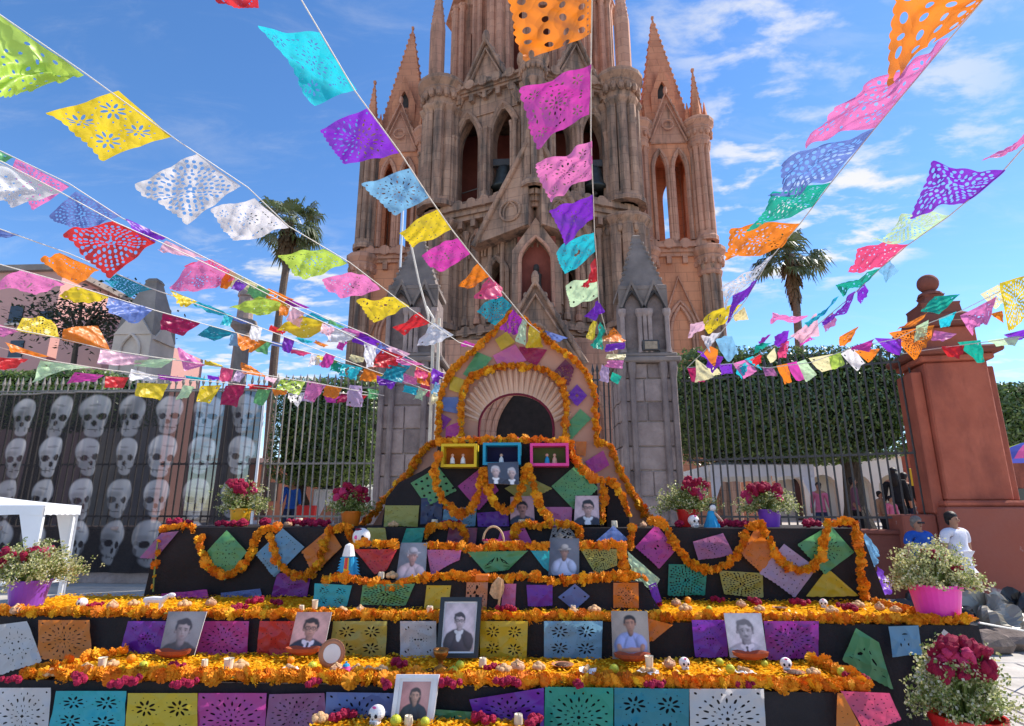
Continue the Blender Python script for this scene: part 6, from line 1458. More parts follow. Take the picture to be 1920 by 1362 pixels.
def photo(cs, Y, canvas, lab, frame=None, border=0.0, dish=False, lean=.07, mat=(.75, .72, .75)):
    tl, tr, br, bl = [P(x, y, Y+(lean if k < 2 else 0)) for k, (x, y) in enumerate(cs)]
    n = (bl-tl).cross(tr-tl).normalized()
    if n.y > 0: n = -n
    t_ = thing('framed_photo' if frame else 'photo', lab, 'photo', (bl+br)/2, 'portrait photos on the altar')
    fn = lambda u, v: tl.lerp(tr, u).lerp(bl.lerp(br, u), v)
    m = MB(); th = .022 if frame else .006
    q = [fn(0, 0), fn(1, 0), fn(1, 1), fn(0, 1)]
    m.add(q+[p-n*th for p in q], [(3, 2, 1, 0), (4, 5, 6, 7), (0, 1, 5, 4), (1, 2, 6, 5), (2, 3, 7, 6), (3, 0, 4, 7)]); m.build('backing', frame or 'photo_back', t_, fix=True)
    if frame:
        bw = .10; bh = .075
        for a, b, c_, d in (((0, 0), (1, 0), (1-bw, bh), (bw, bh)), ((1, 0), (1, 1), (1-bw, 1-bh), (1-bw, bh)), ((1, 1), (0, 1), (bw, 1-bh), (1-bw, 1-bh)), ((0, 1), (0, 0), (bw, bh), (bw, 1-bh))):
            m = MB(); q = [fn(*x)+n*.001 for x in (a, b, c_, d)]; m.add(q+[p+n*.014 for p in q], [(0, 1, 2, 3), (7, 6, 5, 4), (0, 4, 5, 1), (1, 5, 6, 2), (2, 6, 7, 3), (3, 7, 4, 0)]); m.build('frame_side', frame, t_, fix=True)
    b = border
    ob('print', print_mesh('print', canvas, lambda u, v: fn(b+(1-2*b)*u, b*.8+(1-1.6*b)*v)+n*(.003 if frame else .002), 'photo_print'), t_)
    if frame and b > .12:
        m = MB(); q = [fn(.1, .075), fn(.9, .075), fn(.9, .925), fn(.1, .925)]; m.add([p+n*.0015 for p in q], [(0, 1, 2, 3)]); m.build('mount', 'frame_white', t_)
    if dish:
        c = (bl+br)/2+Vector((0, -.05, .0)); w = (br-bl).length*.48
        d = MB(); d.lathe(0, 0, [(w*.55, 0), (w*.95, .025), (w*1.02, .05), (w*.9, .045), (w*.5, .015)], 18)
        o = d.build('clay_dish', 'terracotta', None, label='red clay dish at the foot of '+' '.join(lab.split(' of ', 1)[1].split()[:6]), cat='dish', group='red clay dishes before photos')
        o.location = c; o.scale = (1, .55, 1)
G = lambda v: (v, v*.95, v*.97)
YT1 = Y2-.19
photo([(316, 1147), (388, 1147), (364, 1229), (298, 1229)], YT1, portrait(44, 50, G(.22), G(.34), (.42, .34, .33), (.05, .04, .05), (.07, .06, .06), cy=.18, sc=.95, cv=None), 'leaning photo of a dark haired man in a dark jacket', dish=True)
photo([(557, 1148), (622, 1148), (606, 1226), (540, 1223)], YT1, portrait(42, 50, (.62, .36, .32), None, (.60, .33, .24), (.03, .02, .02), (.02, .025, .05), cy=.25, sc=.95, glasses=True, collar=(.8, .8, .85), tie=(.02, .02, .04)), 'leaning photo of a man in glasses with suit and tie', dish=True)
photo([(827, 1120), (904, 1120), (896, 1234), (818, 1234)], YT1, portrait(46, 66, (.62, .52, .56), None, (.58, .46, .47), (.05, .04, .05), (.07, .05, .06), cy=.40, sc=.78, glasses=True, collar=(.7, .68, .7)), 'black framed photo of a man in clerical dress', 'frame_black', .13, lean=.08)
photo([(1146, 1146), (1214, 1146), (1219, 1236), (1149, 1236)], YT1, portrait(42, 54, (.30, .24, .20), (.42, .36, .30), (.46, .23, .15), (.02, .015, .015), (.30, .36, .66), cy=.62, sc=.72, arms=True), 'leaning photo of a man in a light blue shirt with folded arms', dish=True)
photo([(1357, 1150), (1427, 1150), (1439, 1233), (1369, 1233)], YT1, portrait(44, 54, (.62, .60, .63), None, (.46, .44, .46), (.16, .15, .16), (.50, .49, .52), cy=.25, sc=1.0, mustache=True, collar=(.75, .74, .76), tie=(.05, .05, .05)), 'leaning black and white photo of an old man with grey hair', dish=True)
photo([(744, 1265), (824, 1265), (811, 1366), (731, 1366)], Y1-.14, portrait(44, 56, (.48, .20, .20), (.56, .30, .28), (.55, .30, .22), (.06, .04, .04), (.02, .03, .05), cy=.38, sc=.78, longhair=True), 'white framed photo of a woman in a dark top on the front step', 'frame_white', .17, lean=.06)
photo([(752, 1018), (801, 1018), (797, 1090), (742, 1087)], YS2-.11, portrait(38, 52, (.12, .13, .16), (.24, .26, .30), (.52, .28, .24), (.55, .50, .52), (.60, .45, .48), cy=.42, sc=.82, hat=(.50, .46, .50)), 'photo of an old person in a pale cap on the centre step')
photo([(1032, 1010), (1086, 1010), (1086, 1079), (1028, 1079)], YS2-.11, portrait(40, 50, (.07, .08, .11), (.16, .17, .20), (.36, .20, .15), (.02, .02, .02), (.38, .44, .62), cy=.35, sc=.66, hat=(.42, .40, .38)), 'photo of a man in a straw hat and blue shirt on the centre step')
photo([(957, 932), (1000, 930), (1003, 984), (957, 983)], Y3+.20, portrait(36, 44, (.50, .30, .34), None, (.45, .22, .18), (.015, .012, .015), (.03, .035, .07), cy=.2, sc=1.0, mustache=True), 'small photo of a black haired man behind the white candle')
photo([(1079, 930), (1122, 930), (1124, 984), (1076, 984)], Y3+.20, portrait(36, 44, (.55, .40, .42), None, (.55, .33, .28), (.015, .015, .02), (.02, .02, .04), cx=.1, cy=.22, sc=1.05, glasses=True, collar=(.7, .7, .74)), 'small photo of a man in glasses by the straight marigold string', lean=.06)
c2 = portrait(50, 38, (.03, .04, .07), None, (.50, .36, .34), (.40, .38, .40), (.03, .03, .05), cx=-.5, cy=.15, sc=.62, collar=(.7, .7, .72))
c2 = portrait(50, 38, None, None, (.50, .36, .34), (.45, .43, .45), (.03, .03, .05), cx=.55, cy=.02, sc=.58, collar=(.7, .7, .72), cv=c2)
photo([(914, 868), (972, 866), (973, 909), (916, 907)], YP-.34, c2, 'dark photo of two grey haired men under the blue box', lean=.03)

# skull banner on the left fence
YBN = 14.05
bx0, bx1 = P(-150, 850, YBN).x, P(484, 850, YBN).x; bz0, bz1 = .25, P(250, 736, YBN).z
nw, nh = 300, 190
cv = Canvas(nw, nh, (.030, .027, .030))
Wm, Hm = bx1-bx0, bz1-bz0
mx = (cv.x+1)/2*Wm; mz = (1-(cv.y/cv.k+1)/2)*Hm           # metres from the left and from the top
rngb = random.Random(3)
tone = .5+.5*np.sin(mx*3.1+mz*1.3)*np.sin(mx*1.1-mz*2.3)
pitch_x, pitch_z = .96, 1.02
for r in range(5):
    for c_ in range(9):
        sx_ = Wm-.47-pitch_x*c_+rngb.uniform(-.03, .03); sz_ = .58+pitch_z*r
        if sz_ > Hm: continue
        k_ = rngb.uniform(.98, 1.16); th = rngb.uniform(-.22, .22); wd = rngb.uniform(.78, 1.10); eo = rngb.uniform(-.12, .12); jw = rngb.uniform(.7, 1.15)
        lx, lz = (mx-sx_)/(.47*k_), -(mz-sz_)/(.51*k_)
        X_, Z_ = (lx*math.cos(th)+lz*math.sin(th))/wd, -lx*math.sin(th)+lz*math.cos(th)
        E = lambda cx, cz, rx, rz, so=.09: 1-smooth(np.hypot((X_-cx)/rx, (Z_-cz)/rz), 1-so, 1+so)
        bone = np.maximum.reduce([E(0, .30, .66, .60), E(0, -.20, .54, .42), E(eo*.5, -.66, .36*jw, .27*jw, .15)])
        g0 = rngb.uniform(.17, .33)
        col = (g0+.16*smooth(Z_, -.4, .8)+.07*tone+.10*smooth(X_, -.6, .5))[..., None]*np.array((1.0, .97, 1.0))
        sh = bone*np.clip(.95-.45*smooth(tone+.35*np.sin(mx*7+mz*5), .7, 1.3), 0, 1)
        cv.c = cv.c*(1-sh[..., None])+col*sh[..., None]
        dark = np.maximum.reduce([E(-.27+eo, -.06, .19, .15), E(.27+eo, -.06, .19*jw, .15), E(eo*1.2, -.34, .09, .13), E(eo*2, .45, .25, .05)*.35, E(-.3, .2, .3, .12, .5)*.3, E(-.52, -.34, .12, .20)*.7, E(.52, -.34, .12, .20)*.7,
              (np.abs(np.sin(X_*19)) < .25)*(np.abs(Z_+.60) < .11)*(np.abs(X_) < .3)*.55, (np.abs(Z_+.61) < .018)*(np.abs(X_) < .32)*.8, E(-.45, .02, .10, .09)*.5])
        cv.c = cv.c*(1-dark[..., None]*bone[..., None])+np.array((.035, .03, .035))*(dark*bone)[..., None]
def bfn(u, v):
    x = bx0+Wm*u; z = bz1-Hm*v
    sag = (.30*max(0, .42-u)**1.2)*(1-v)
    return (x, YBN+.06*math.sin(x*2.3+v*1.5)*(.3+v)+.045*math.sin(x*6.1+2*v)+.03*math.sin(x*13+5*v), z-sag)
ban = thing('skull_banner', 'dark mesh banner printed with rows of pale skulls on the left fence', 'banner', ((bx0+bx1)/2, YBN, bz0))
ob('printed_mesh', print_mesh('printed_mesh', cv, bfn, 'banner_print'), ban)
m = MB(); m.tube([Vector(bfn(i/40, 0))+Vector((0, -.02, .01)) for i in range(41)], .022, 6); m.build('top_hem', 'iron_pale', ban)
m = MB(); m.lathe(bx1+.03, YBN-.03, [(.035, 0), (.035, bz1+.05)], 8); m.build('end_pole', 'metal_white', ban)

# ---------------------------------------------------------------- flower pots
surf('pot_purple', (.24, .06, .52), .35, .08, 8, 0, spec=.5); surf('pot_pink', (.85, .05, .42), .35, .08, 8, 0, spec=.5); surf('pot_red', (.60, .015, .015), .35, .08, 8, 0, spec=.5)
surf('pot_yellow', (.75, .38, .01), .35, .08, 8, 0, spec=.5); surf('pot_orange', (.75, .17, .01), .35, .08, 8, 0, spec=.5)
surf('crimson_bloom', (.30, .004, .035), .8, .4, 40, .5, 60, col2=(.46, .012, .07)); surf('rose_bloom', (.55, .02, .10), .8, .3, 40, .5, 60, col2=(.72, .06, .2))
thin('spray_leaf', (.20, .26, .06), .35, .03, .4, 8); thin('spray_flower', (.58, .57, .27), .45, .02, .2, 20); thin('spray_white', (.72, .70, .52), .45, .02, .1, 20)
def crest_mesh(seed, mat):
    rng = random.Random(seed); m = MB()
    for k in range(5):
        m.ball((rng.gauss(0, .4), rng.gauss(0, .3), rng.gauss(0, .3)), rng.uniform(.5, .75), 9, 6, (1, .9, .9), jit=.22)
    return m.mesh('crest', mat)
CREST = [crest_mesh(i, 'crimson_bloom') for i in range(3)]+[crest_mesh(9, 'rose_bloom')]
def flower_pot(base, r, h, potmat, lab, spread, height, seed, nflow, ncrest, pale=.5, crest_r=.045, crest_up=.75, green=.3):
    rng = random.Random(seed); base = Vector(base)
    t_ = thing('flower_pot', lab, 'flower pot', base, 'pots of red flowers and white sprays')
    m = MB(); m.lathe(base.x, base.y, [(r*.74, base.z), (r*.76, base.z+.01), (r*.97, base.z+h*.90), (r*1.03, base.z+h*.90), (r*1.05, base.z+h), (r*.96, base.z+h), (r*.93, base.z+h*.86), (r*.1, base.z+h*.84)], 28, cap=False); m.build('pot', potmat, t_, smooth=False)
    top = base+Vector((0, 0, h)); st = MB(); fl = MB()
    for k in range(130):
        a = rng.uniform(0, 6.283); el = rng.uniform(.15, 1.5); L = height*rng.uniform(.65, 1.12)
        d = Vector((math.cos(a)*math.cos(el)*spread/height, math.sin(a)*math.cos(el)*.8*spread/height, math.sin(el)))
        p0 = top+Vector((math.cos(a), math.sin(a), 0))*r*.5*rng.random()-Vector((0, 0, .05)); p1 = p0+d*L*.55+Vector((0, 0, .03)); p2 = p0+d*L-Vector((0, 0, .05*L*math.cos(el)))
        st.tube([p0, p1, p2], [.004, .003, .0015], 3)
        for c_i in range(nflow//110):
            if c_i % 7 == 0: t = rng.random()**.55; ctr = p1.lerp(p2, t)+Vector((rng.gauss(0, 1), rng.gauss(0, 1), rng.gauss(0, .8)))*.024*(.5+t)
            q = ctr+Vector((rng.gauss(0, 1), rng.gauss(0, 1), rng.gauss(0, .9)))*.013
            n = Vector((rng.gauss(0, 1), rng.gauss(0, 1)-.5, rng.gauss(0, 1)+.4)).normalized(); aa = n.orthogonal().normalized(); b = n.cross(aa)
            g = rng.random() < green; s = rng.uniform(.0065, .012)*(1.35 if g else 1)
            fl.add([q-aa*s, q+b*s*(.5 if g else 1), q+aa*s, q-b*s*(.5 if g else 1)], [(0, 1, 2, 3)], 0 if g else (2 if rng.random() < pale else 1))
    st.build('stems', 'spray_leaf', t_, kind='stuff'); fl.build('spray', ['spray_leaf', 'spray_flower', 'spray_white'], t_, kind='stuff')
    for k in range(ncrest):
        a = rng.uniform(0, 6.283); rr = spread*.75*rng.random()**.6
        q = top+Vector((rr*math.cos(a), rr*.7*math.sin(a)-.04, height*crest_up*rng.uniform(.6, 1.05)*(1-.35*(rr/spread)**2))); s = crest_r*rng.uniform(.7, 1.25)
        b_ = ob('red_bloom', CREST[3] if rng.random() < .22 else rng.choice(CREST[:3]), t_, q, (rng.uniform(-.5, .5), rng.uniform(-.5, .5), rng.uniform(0, 6)), (s, s, s*rng.uniform(.8, 1.4)))
        m = MB(); m.tube([q, q.lerp(top, .5)+Vector((0, 0, .02)), top-Vector((0, 0, .03))], .005, 4); m.build('bloom_stem', 'spray_leaf', t_)
def onz(px, py, z): return PZ(px, py, z)
def atY(px, Y, z): q = P(px, 1000, Y); return Vector((q.x, Y, z))
flower_pot(atY(74, 5.35, Z2+.02), .165, .22, 'pot_purple', 'purple pot of white sprays at the left end of the second tier', .40, .36, 1, 5200, 7, .25, .05, .75, .35)
flower_pot(atY(1735, 5.12, Z2+.02), .185, .26, 'pot_pink', 'bright pink pot of white sprays at the right end of the second tier', .27, .34, 2, 7000, 8, .2, .05, .65, .2)
flower_pot(atY(447, 6.55, Z3), .115, .19, 'pot_yellow', 'yellow pot with dark red flowers before the skull banner', .27, .32, 3, 3600, 14, .15, .052, .9, .5)
flower_pot(atY(656, 6.6, Z3), .115, .16, 'pot_orange', 'orange pot with dark red flowers before the left gate pier', .22, .30, 4, 2600, 14, .1, .052, .85, .7)
flower_pot(atY(1292, 6.55, Z3), .12, .18, 'pot_red', 'red pot of flowers behind the small white skull', .32, .30, 5, 3600, 11, .15, .05, 1.0, .5)
flower_pot(atY(1446, 6.55, Z3), .12, .18, 'pot_purple', 'violet pot of flowers on the right of the upper tier', .30, .27, 6, 3600, 13, .2, .05, .95, .45)
q = PZ(1812, 1420, 0)
flower_pot((P(1812, 1340, 4.2).x, 4.2, 0), .20, .47, 'pot_red', 'large red pot of dark red flowers at the lower right corner', .23, .43, 7, 5600, 30, .3, .055, 1.0, .4)

# ---------------------------------------------------------------- offerings on the tiers
surf('bread', (.56, .27, .13), .6, .3, 12, .2, 40, col2=(.70, .42, .26)); surf('bread_pale', (.62, .38, .19), .7, .2, 12, .2, 40); surf('orange_fruit', (.85, .28, .01), .45, .12, 30, .1, 90); surf('lime_fruit', (.55, .55, .04), .45, .2, 10, .1, 60)
surf('sugar', (.80, .76, .74), .7, .05, 20, .1); surf('eye_dark', (.02, .015, .02), .6, .1, 10, 0); surf('wax', (.74, .64, .48), .5, .05, 10, 0); surf('wax_yellow', (.85, .62, .18), .5, .1, 10, 0); surf('wick', (.03, .025, .02), .9, .1, 10, 0)
surf('plate_clay', (.48, .20, .10), .5, .2, 10, 0); surf('plate_white', (.75, .74, .72), .4, .05, 10, 0); surf('mole', (.10, .045, .025), .5, .4, 25, .3); surf('paint_pink', (.85, .10, .35), .5, .1, 10, 0); surf('paint_blue', (.02, .30, .55), .5, .2, 10, 0)
surf('brass', (.36, .15, .035), .35, .3, 12, .1, metal=.75); surf('skin_doll', (.62, .36, .26), .6, .1, 10, 0); surf('cloth_white', (.78, .76, .74), .8, .06, 20, .1); surf('wicker', (.60, .40, .22), .8, .3, 40, .3)
CNT = {}
def kindlab(kind, where, text): CNT.setdefault((kind, where), []).append(text)
ITEMS = []
def put(kind, px, py, z, where, s=1.0, rz=None): ITEMS.append((kind, PZ(px, py, z) if not isinstance(py, tuple) else P(px, py[0], py[1]), where, s, rz))
def mk_loaf(rng):
    m = MB(); m.ball((0, 0, .022), .05, 14, 8, (1, .8, .62), jit=.04); a = m.mesh('loaf', 'bread')
    k = MB(); k.tube([(-.04, 0, .040), (0, 0, .057), (.04, 0, .040)], [.008, .010, .008], 6); k.tube([(0, -.034, .038), (0, 0, .058), (0, .034, .038)], [.008, .010, .008], 6); k.ball((0, 0, .058), .013, 8, 6)
    return [('loaf', a), ('dough_cross', k.mesh('dough_cross', 'bread_pale'))]
def mk_roll(rng):
    m = MB()
    for i in range(5): m.ball((math.cos(i*1.26)*.035, math.sin(i*1.26)*.028, .022), .026, 9, 6, (1, 1, .85), jit=.06)
    m.ball((0, 0, .034), .028, 9, 6)
    return [('cluster', m.mesh('cluster', 'bread_pale'))]
def mk_fruit(mat):
    def f(rng):
        m = MB(); m.ball((0, 0, .03), .031, 14, 9, (1, 1, .95)); k = MB(); k.lathe(0, 0, [(.005, .057), (.004, .064)], 6)
        return [('fruit', m.mesh('fruit', mat)), ('stem', k.mesh('stem', 'spray_leaf'))]
    return f
def mk_candle(rng):
    m = MB(); m.lathe(0, 0, [(.026, 0), (.031, .085), (.034, .088), (.030, .082), (.026, .078)], 16); w = MB(); w.lathe(0, 0, [(.024, .004), (.0275, .070), (.004, .072)], 14); k = MB(); k.tube([(0, 0, .07), (.002, 0, .086)], .0025, 5)
    return [('glass', m.mesh('glass', 'wax')), ('wax', w.mesh('wax', 'wax_yellow')), ('wick', k.mesh('wick', 'wick'))]
def mk_pillar(rng):
    m = MB(); m.lathe(0, 0, [(.026, 0), (.027, .004), (.025, .048), (.023, .056), (.018, .052), (.006, .047)], 16); m.tube([(.022, -.012, .052), (.026, -.014, .03), (.025, -.014, .012)], [.004, .006, .003], 5); k = MB(); k.tube([(0, 0, .046), (.003, 0, .064)], .0025, 5)
    return [('wax', m.mesh('wax', 'wax')), ('wick', k.mesh('wick', 'wick'))]
def mk_skull(rng):
    m = MB(); m.ball((0, 0, .052), .042, 14, 10, (1, 1.05, .95)); m.bbox(-.024, .024, -.040, .012, 0, .03, .008); parts = [('cranium', m.mesh('cranium', 'sugar'))]
    for s in (-1, 1):
        k = MB(); k.ball((s*.016, -.039, .048), .010, 9, 6, (1, .5, 1)); parts.append(('eye_socket', k.mesh('eye_socket', 'eye_dark')))
    k = MB(); k.add([(-.005, -.0435, .030), (.005, -.0435, .030), (0, -.0445, .040)], [(0, 1, 2)]); parts.append(('nose', k.mesh('nose', 'eye_dark')))
    k = MB()
    for i in range(5): k.box(-.018+.008*i, -.0165+.008*i, -.042, -.0402, .006, .022)
    parts.append(('teeth', k.mesh('teeth', 'eye_dark')))
    k = MB(); k.ball((0, -.03, .086), .010, 8, 6, (1.2, .6, .6)); parts.append(('icing', k.mesh('icing', 'paint_pink')))
    return parts
def mk_crest(rng):
    m = MB()
    for k in range(7): m.ball((rng.gauss(0, .030), rng.gauss(0, .02), .022+abs(rng.gauss(0, .010))), rng.uniform(.018, .028), 8, 6, jit=.25)
    return [('petals', m.mesh('petals', 'crimson_bloom'))]
def mk_plate(rng):
    m = MB(); m.lathe(0, 0, [(.035, 0), (.07, .012), (.074, .016), (.068, .014), (.034, .005)], 20); k = MB(); k.ball((0, 0, .010), .05, 12, 6, (1, 1, .28), jit=.12)
    return [('plate', m.mesh('plate', 'plate_clay')), ('food', k.mesh('food', 'mole'))]
def mk_napkin(rng):
    m = MB(); n = 8; vs_ = [(.085*(2*i/n-1), .06*(2*j/n-1), .012+.010*math.sin(i*1.3+j*.9)) for j in range(n+1) for i in range(n+1)]
    m.add(vs_, [(j*(n+1)+i, j*(n+1)+i+1, (j+1)*(n+1)+i+1, (j+1)*(n+1)+i) for j in range(n) for i in range(n)])
    k = MB()
    for i in range(3): k.ball((-.04+.04*i, 0, .030), .020, 8, 6, (1.2, .9, .8), jit=.1)
    return [('cloth', m.mesh('cloth', 'cloth_white')), ('tamales', k.mesh('tamales', 'bread_pale'))]
MAKE = dict(loaf=(mk_loaf, 'bread_loaf', 'sweet bread loaf', 'bread'), roll=(mk_roll, 'bread_ring', 'pale ring shaped bread', 'bread'), orange=(mk_fruit('orange_fruit'), 'orange_fruit', 'orange', 'fruit'), lime=(mk_fruit('lime_fruit'), 'lime_fruit', 'yellow green lime', 'fruit'),
            candle=(mk_candle, 'candle_glass', 'candle in a glass', 'candle'), pillar=(mk_pillar, 'candle', 'short pale candle', 'candle'), skull=(mk_skull, 'sugar_skull', 'white sugar skull', 'skull'), crest=(mk_crest, 'red_flower', 'dark red flower head', 'flower'), plate=(mk_plate, 'food_plate', 'clay plate of dark food', 'plate'), napkin=(mk_napkin, 'napkin', 'white napkin with small buns', 'napkin'))
z1, z2, z3 = Z1+.022, Z2+.022, Z3+.002
T1n, T2n, T3n, T0n = 'lowest tier', 'second tier', 'upper tier', 'small front step'
for k_, px, py in (('candle',190,1256),('loaf',160,1262),('orange',245,1244),('lime',268,1256),('roll',210,1250),('crest',330,1258),('crest',20,1282),('crest',145,1282),('crest',235,1288),('crest',345,1290),('pillar',383,1250),('candle',427,1262),('plate',383,1268),('roll',450,1255),('orange',545,1246),('lime',585,1258),('napkin',545,1262),
   ('orange',622,1246),('roll',690,1268),('roll',715,1262),('loaf',670,1266),('crest',585,1288),('crest',748,1252),('crest',722,1290),('lime',862,1256),('pillar',905,1250),('crest',922,1258),('roll',945,1262),('loaf',970,1258),('lime',850,1268),('crest',950,1288),('crest',842,1290),('plate',1055,1250),('napkin',1100,1262),('lime',1152,1264),('candle',1218,1254),('napkin',1215,1264),('loaf',1256,1252),('skull',1284,1256),
   ('lime',1350,1250),('napkin',1395,1262),('lime',1434,1252),('lime',1370,1264),('skull',1475,1258),('roll',1525,1266),('plate',1490,1264),('lime',1580,1270),('crest',1606,1278),('crest',1230,1290),('crest',1395,1290),('crest',1085,1290),('roll',95,1268),('lime',110,1264),('loaf',630,1262),('orange',780,1262),('roll',1010,1256)): put(k_, px, py, z1, T1n)
for k_, px, py in (('skull',152,1142),('crest',178,1140),('loaf',395,1136),('roll',345,1138),('crest',445,1146),('crest',518,1136),('crest',480,1132),('pillar',565,1146),('candle',590,1142),('roll',250,1136),('loaf',210,1142),('loaf',675,1150),('pillar',806,1150),('roll',640,1150),('crest',948,1148),('roll',1075,1150),('pillar',1075,1146),('roll',1115,1148),
   ('loaf',1268,1136),('orange',1290,1132),('roll',1285,1146),('crest',1345,1130),('loaf',1390,1138),('crest',1415,1134),('roll',1425,1146),('plate',1462,1142),('crest',1500,1136),('skull',1545,1140),('crest',1590,1146),('roll',1610,1140),('loaf',1650,1144),('roll',1680,1148),('roll',1560,1150),('lime',1330,1148),('crest',1232,1138),('loaf',30,1150),('crest',440,1152)): put(k_, px, py, z2, T2n)
for k_, px, Yq in (('crest',328,6.3),('crest',352,6.4),('crest',498,6.35),('crest',575,6.4),('crest',600,6.3),('loaf',540,6.4),('crest',555,6.5),('pillar',560,6.5),('crest',438,6.3),('crest',455,6.25),('crest',420,6.3),('roll',738,6.25),('pillar',815,6.3),('crest',845,6.25),('pillar',978,6.22),('pillar',1050,6.2),('pillar',1152,6.2),('loaf',1206,6.25),('crest',1275,6.3),('skull',1301,6.22),('crest',1385,6.3),('crest',1395,6.35),('crest',1520,6.3),('crest',1580,6.3),('pillar',1560,6.25),('crest',1360,6.35)):
    q = P(px, 984, Yq); ITEMS.append((k_, Vector((q.x, Yq, z3)), T3n, 1.45 if k_ in ('skull', 'pillar', 'crest') else 1.1, None))
for k_, px, Yq in (('roll',600,4.0),('skull',706,3.98),('lime',742,3.95),('pillar',766,3.97),('lime',797,3.95),('pillar',972,4.02),('crest',1000,3.98),('crest',640,4.02),('crest',905,4.02)):
    q = P(px, 1350, Yq); ITEMS.append((k_, Vector((q.x, Yq, ZS0+.02)), T0n, 1.15, None))
for k_, px, Y_, z_ in (('pillar',715,YS1+.05,ZS1),('loaf',850,YS1+.05,ZS1),('roll',735,YS1+.06,ZS1),('roll',975,YS1+.06,ZS1),('pillar',1110,YS1+.04,ZS1)):
    q = P(px, 1080, Y_); ITEMS.append((k_, Vector((q.x, Y_, z_+.01)), 'lower centre step', 1.1, None))
for px in (855, 930, 1010): q = P(px, 826, YP-.1); ITEMS.append(('pillar', Vector((q.x, YP+.12, P(900, 829, YP).z+.002)), 'top of the black pyramid', 1.3, None))
for px in (835, 905, 960): q = P(px, 826, YP); ITEMS.append(('crest', Vector((q.x, YP+.10, P(900, 829, YP).z+.002)), 'top of the black pyramid', 1.2, None))
rngi = random.Random(77); PROTO = {}; groups = {}
for it in ITEMS: groups.setdefault((it[0], it[2]), []).append(it)
BIG = ORD + ['twenty-first', 'twenty-second', 'twenty-third']
for (kind, where), L in groups.items():
    fn, nm, txt, cat = MAKE[kind]
    L.sort(key=lambda i: P_px(i[1]) if False else i[1].x/max(i[1].y, .1))
    for n_, (_, pos, _, s, rz) in enumerate(L):
        if len(L) == 1: lab = '%s on the %s of the altar' % (txt, where)
        else: lab = '%s, %s from the left on the %s' % (txt, BIG[n_], where)
        if kind not in PROTO: PROTO[kind] = fn(random.Random(len(PROTO)))
        t_ = thing(nm, lab, cat, pos, 'offerings on the altar', rngi.uniform(-.5, .5) if kind in ('skull',) else rngi.uniform(0, 6.28))
        s_ = s*rngi.uniform(.8, 1.1)*(1.0 if where in (T1n, T2n) else .95); t_.scale = (s_, s_, s_)
        for pn, me in PROTO[kind]: ob(pn, me, t_, local=True)

# particular offerings
q = PZ(826, 1256, z1); c_ = thing('incense_burner', 'brass chalice incense burner before the black framed photo', 'chalice', q)
m = MB(); m.lathe(q.x, q.y, [(.05, q.z), (.045, q.z+.012), (.014, q.z+.03), (.020, q.z+.045), (.014, q.z+.058), (.036, q.z+.075), (.052, q.z+.105), (.056, q.z+.135), (.048, q.z+.135), (.042, q.z+.10)], 20); m.build('cup', 'brass', c_, smooth=True)
m = MB(); m.lathe(q.x, q.y, [(.047, q.z+.118), (.004, q.z+.126)], 16); m.build('charcoal', 'wick', c_)
m = MB(); m.lathe(q.x+.01, q.y-.01, [(.12, q.z-.012), (.125, q.z-.006), (.06, q.z-.002)], 20); m.build('stone_dish', 'wick', None, label='flat dark dish under the brass incense burner', cat='dish')
q = PZ(622, 1250, z1); u_ = thing('decorated_plate', 'round clay plate standing upright beside the suited man photo', 'plate', q)
Mx = Matrix.Translation(q+Vector((0, 0, .085))) @ Matrix.Rotation(math.radians(78), 4, 'X')
m = MB(); m.lathe(0, 0, [(.03, 0), (.07, .006), (.095, .016), (.098, .020), (.068, .012), (.02, .006)], 26, M=Mx); m.build('plate', 'plate_clay', u_, smooth=True)
m = MB(); m.lathe(0, 0, [(.064, .0155), (.062, .0165), (.02, .012)], 26, M=Mx); m.build('painted_ring', 'plate_white', u_)
q = PZ(648, 1266, z1); m = MB(); m.lathe(q.x, q.y, [(.022, q.z), (.036, q.z+.022), (.034, q.z+.042), (.024, q.z+.050), (.027, q.z+.056)], 14); pk = m.build('small_jar', 'paint_pink', None, smooth=True, label='small pink painted jar with blue lid on the lowest tier', cat='jar')
m = MB(); m.lathe(q.x, q.y, [(.026, q.z+.057), (.020, q.z+.068), (.006, q.z+.074), (.008, q.z+.084)], 12); m.build('lid', 'paint_blue', pk)
q = PZ(290, 1146, z2); a_ = thing('animal_figure', 'small white four legged figure on the left of the second tier', 'figurine', q)
m = MB(); m.tube([q+Vector((-.10, 0, .085)), q+Vector((-.02, 0, .09)), q+Vector((.06, 0, .088)), q+Vector((.10, 0, .12))], [.022, .028, .028, .016], 8); m.ball(q+Vector((.13, 0, .125)), .026, 9, 6, (1.4, .8, .8)); m.build('body', 'sugar', a_)
for sx in (-.07, .05):
    for sy in (-.014, .014): m = MB(); m.tube([q+Vector((sx, sy, .08)), q+Vector((sx-.008, sy, 0))], [.012, .008], 6); m.build('leg', 'sugar', a_)
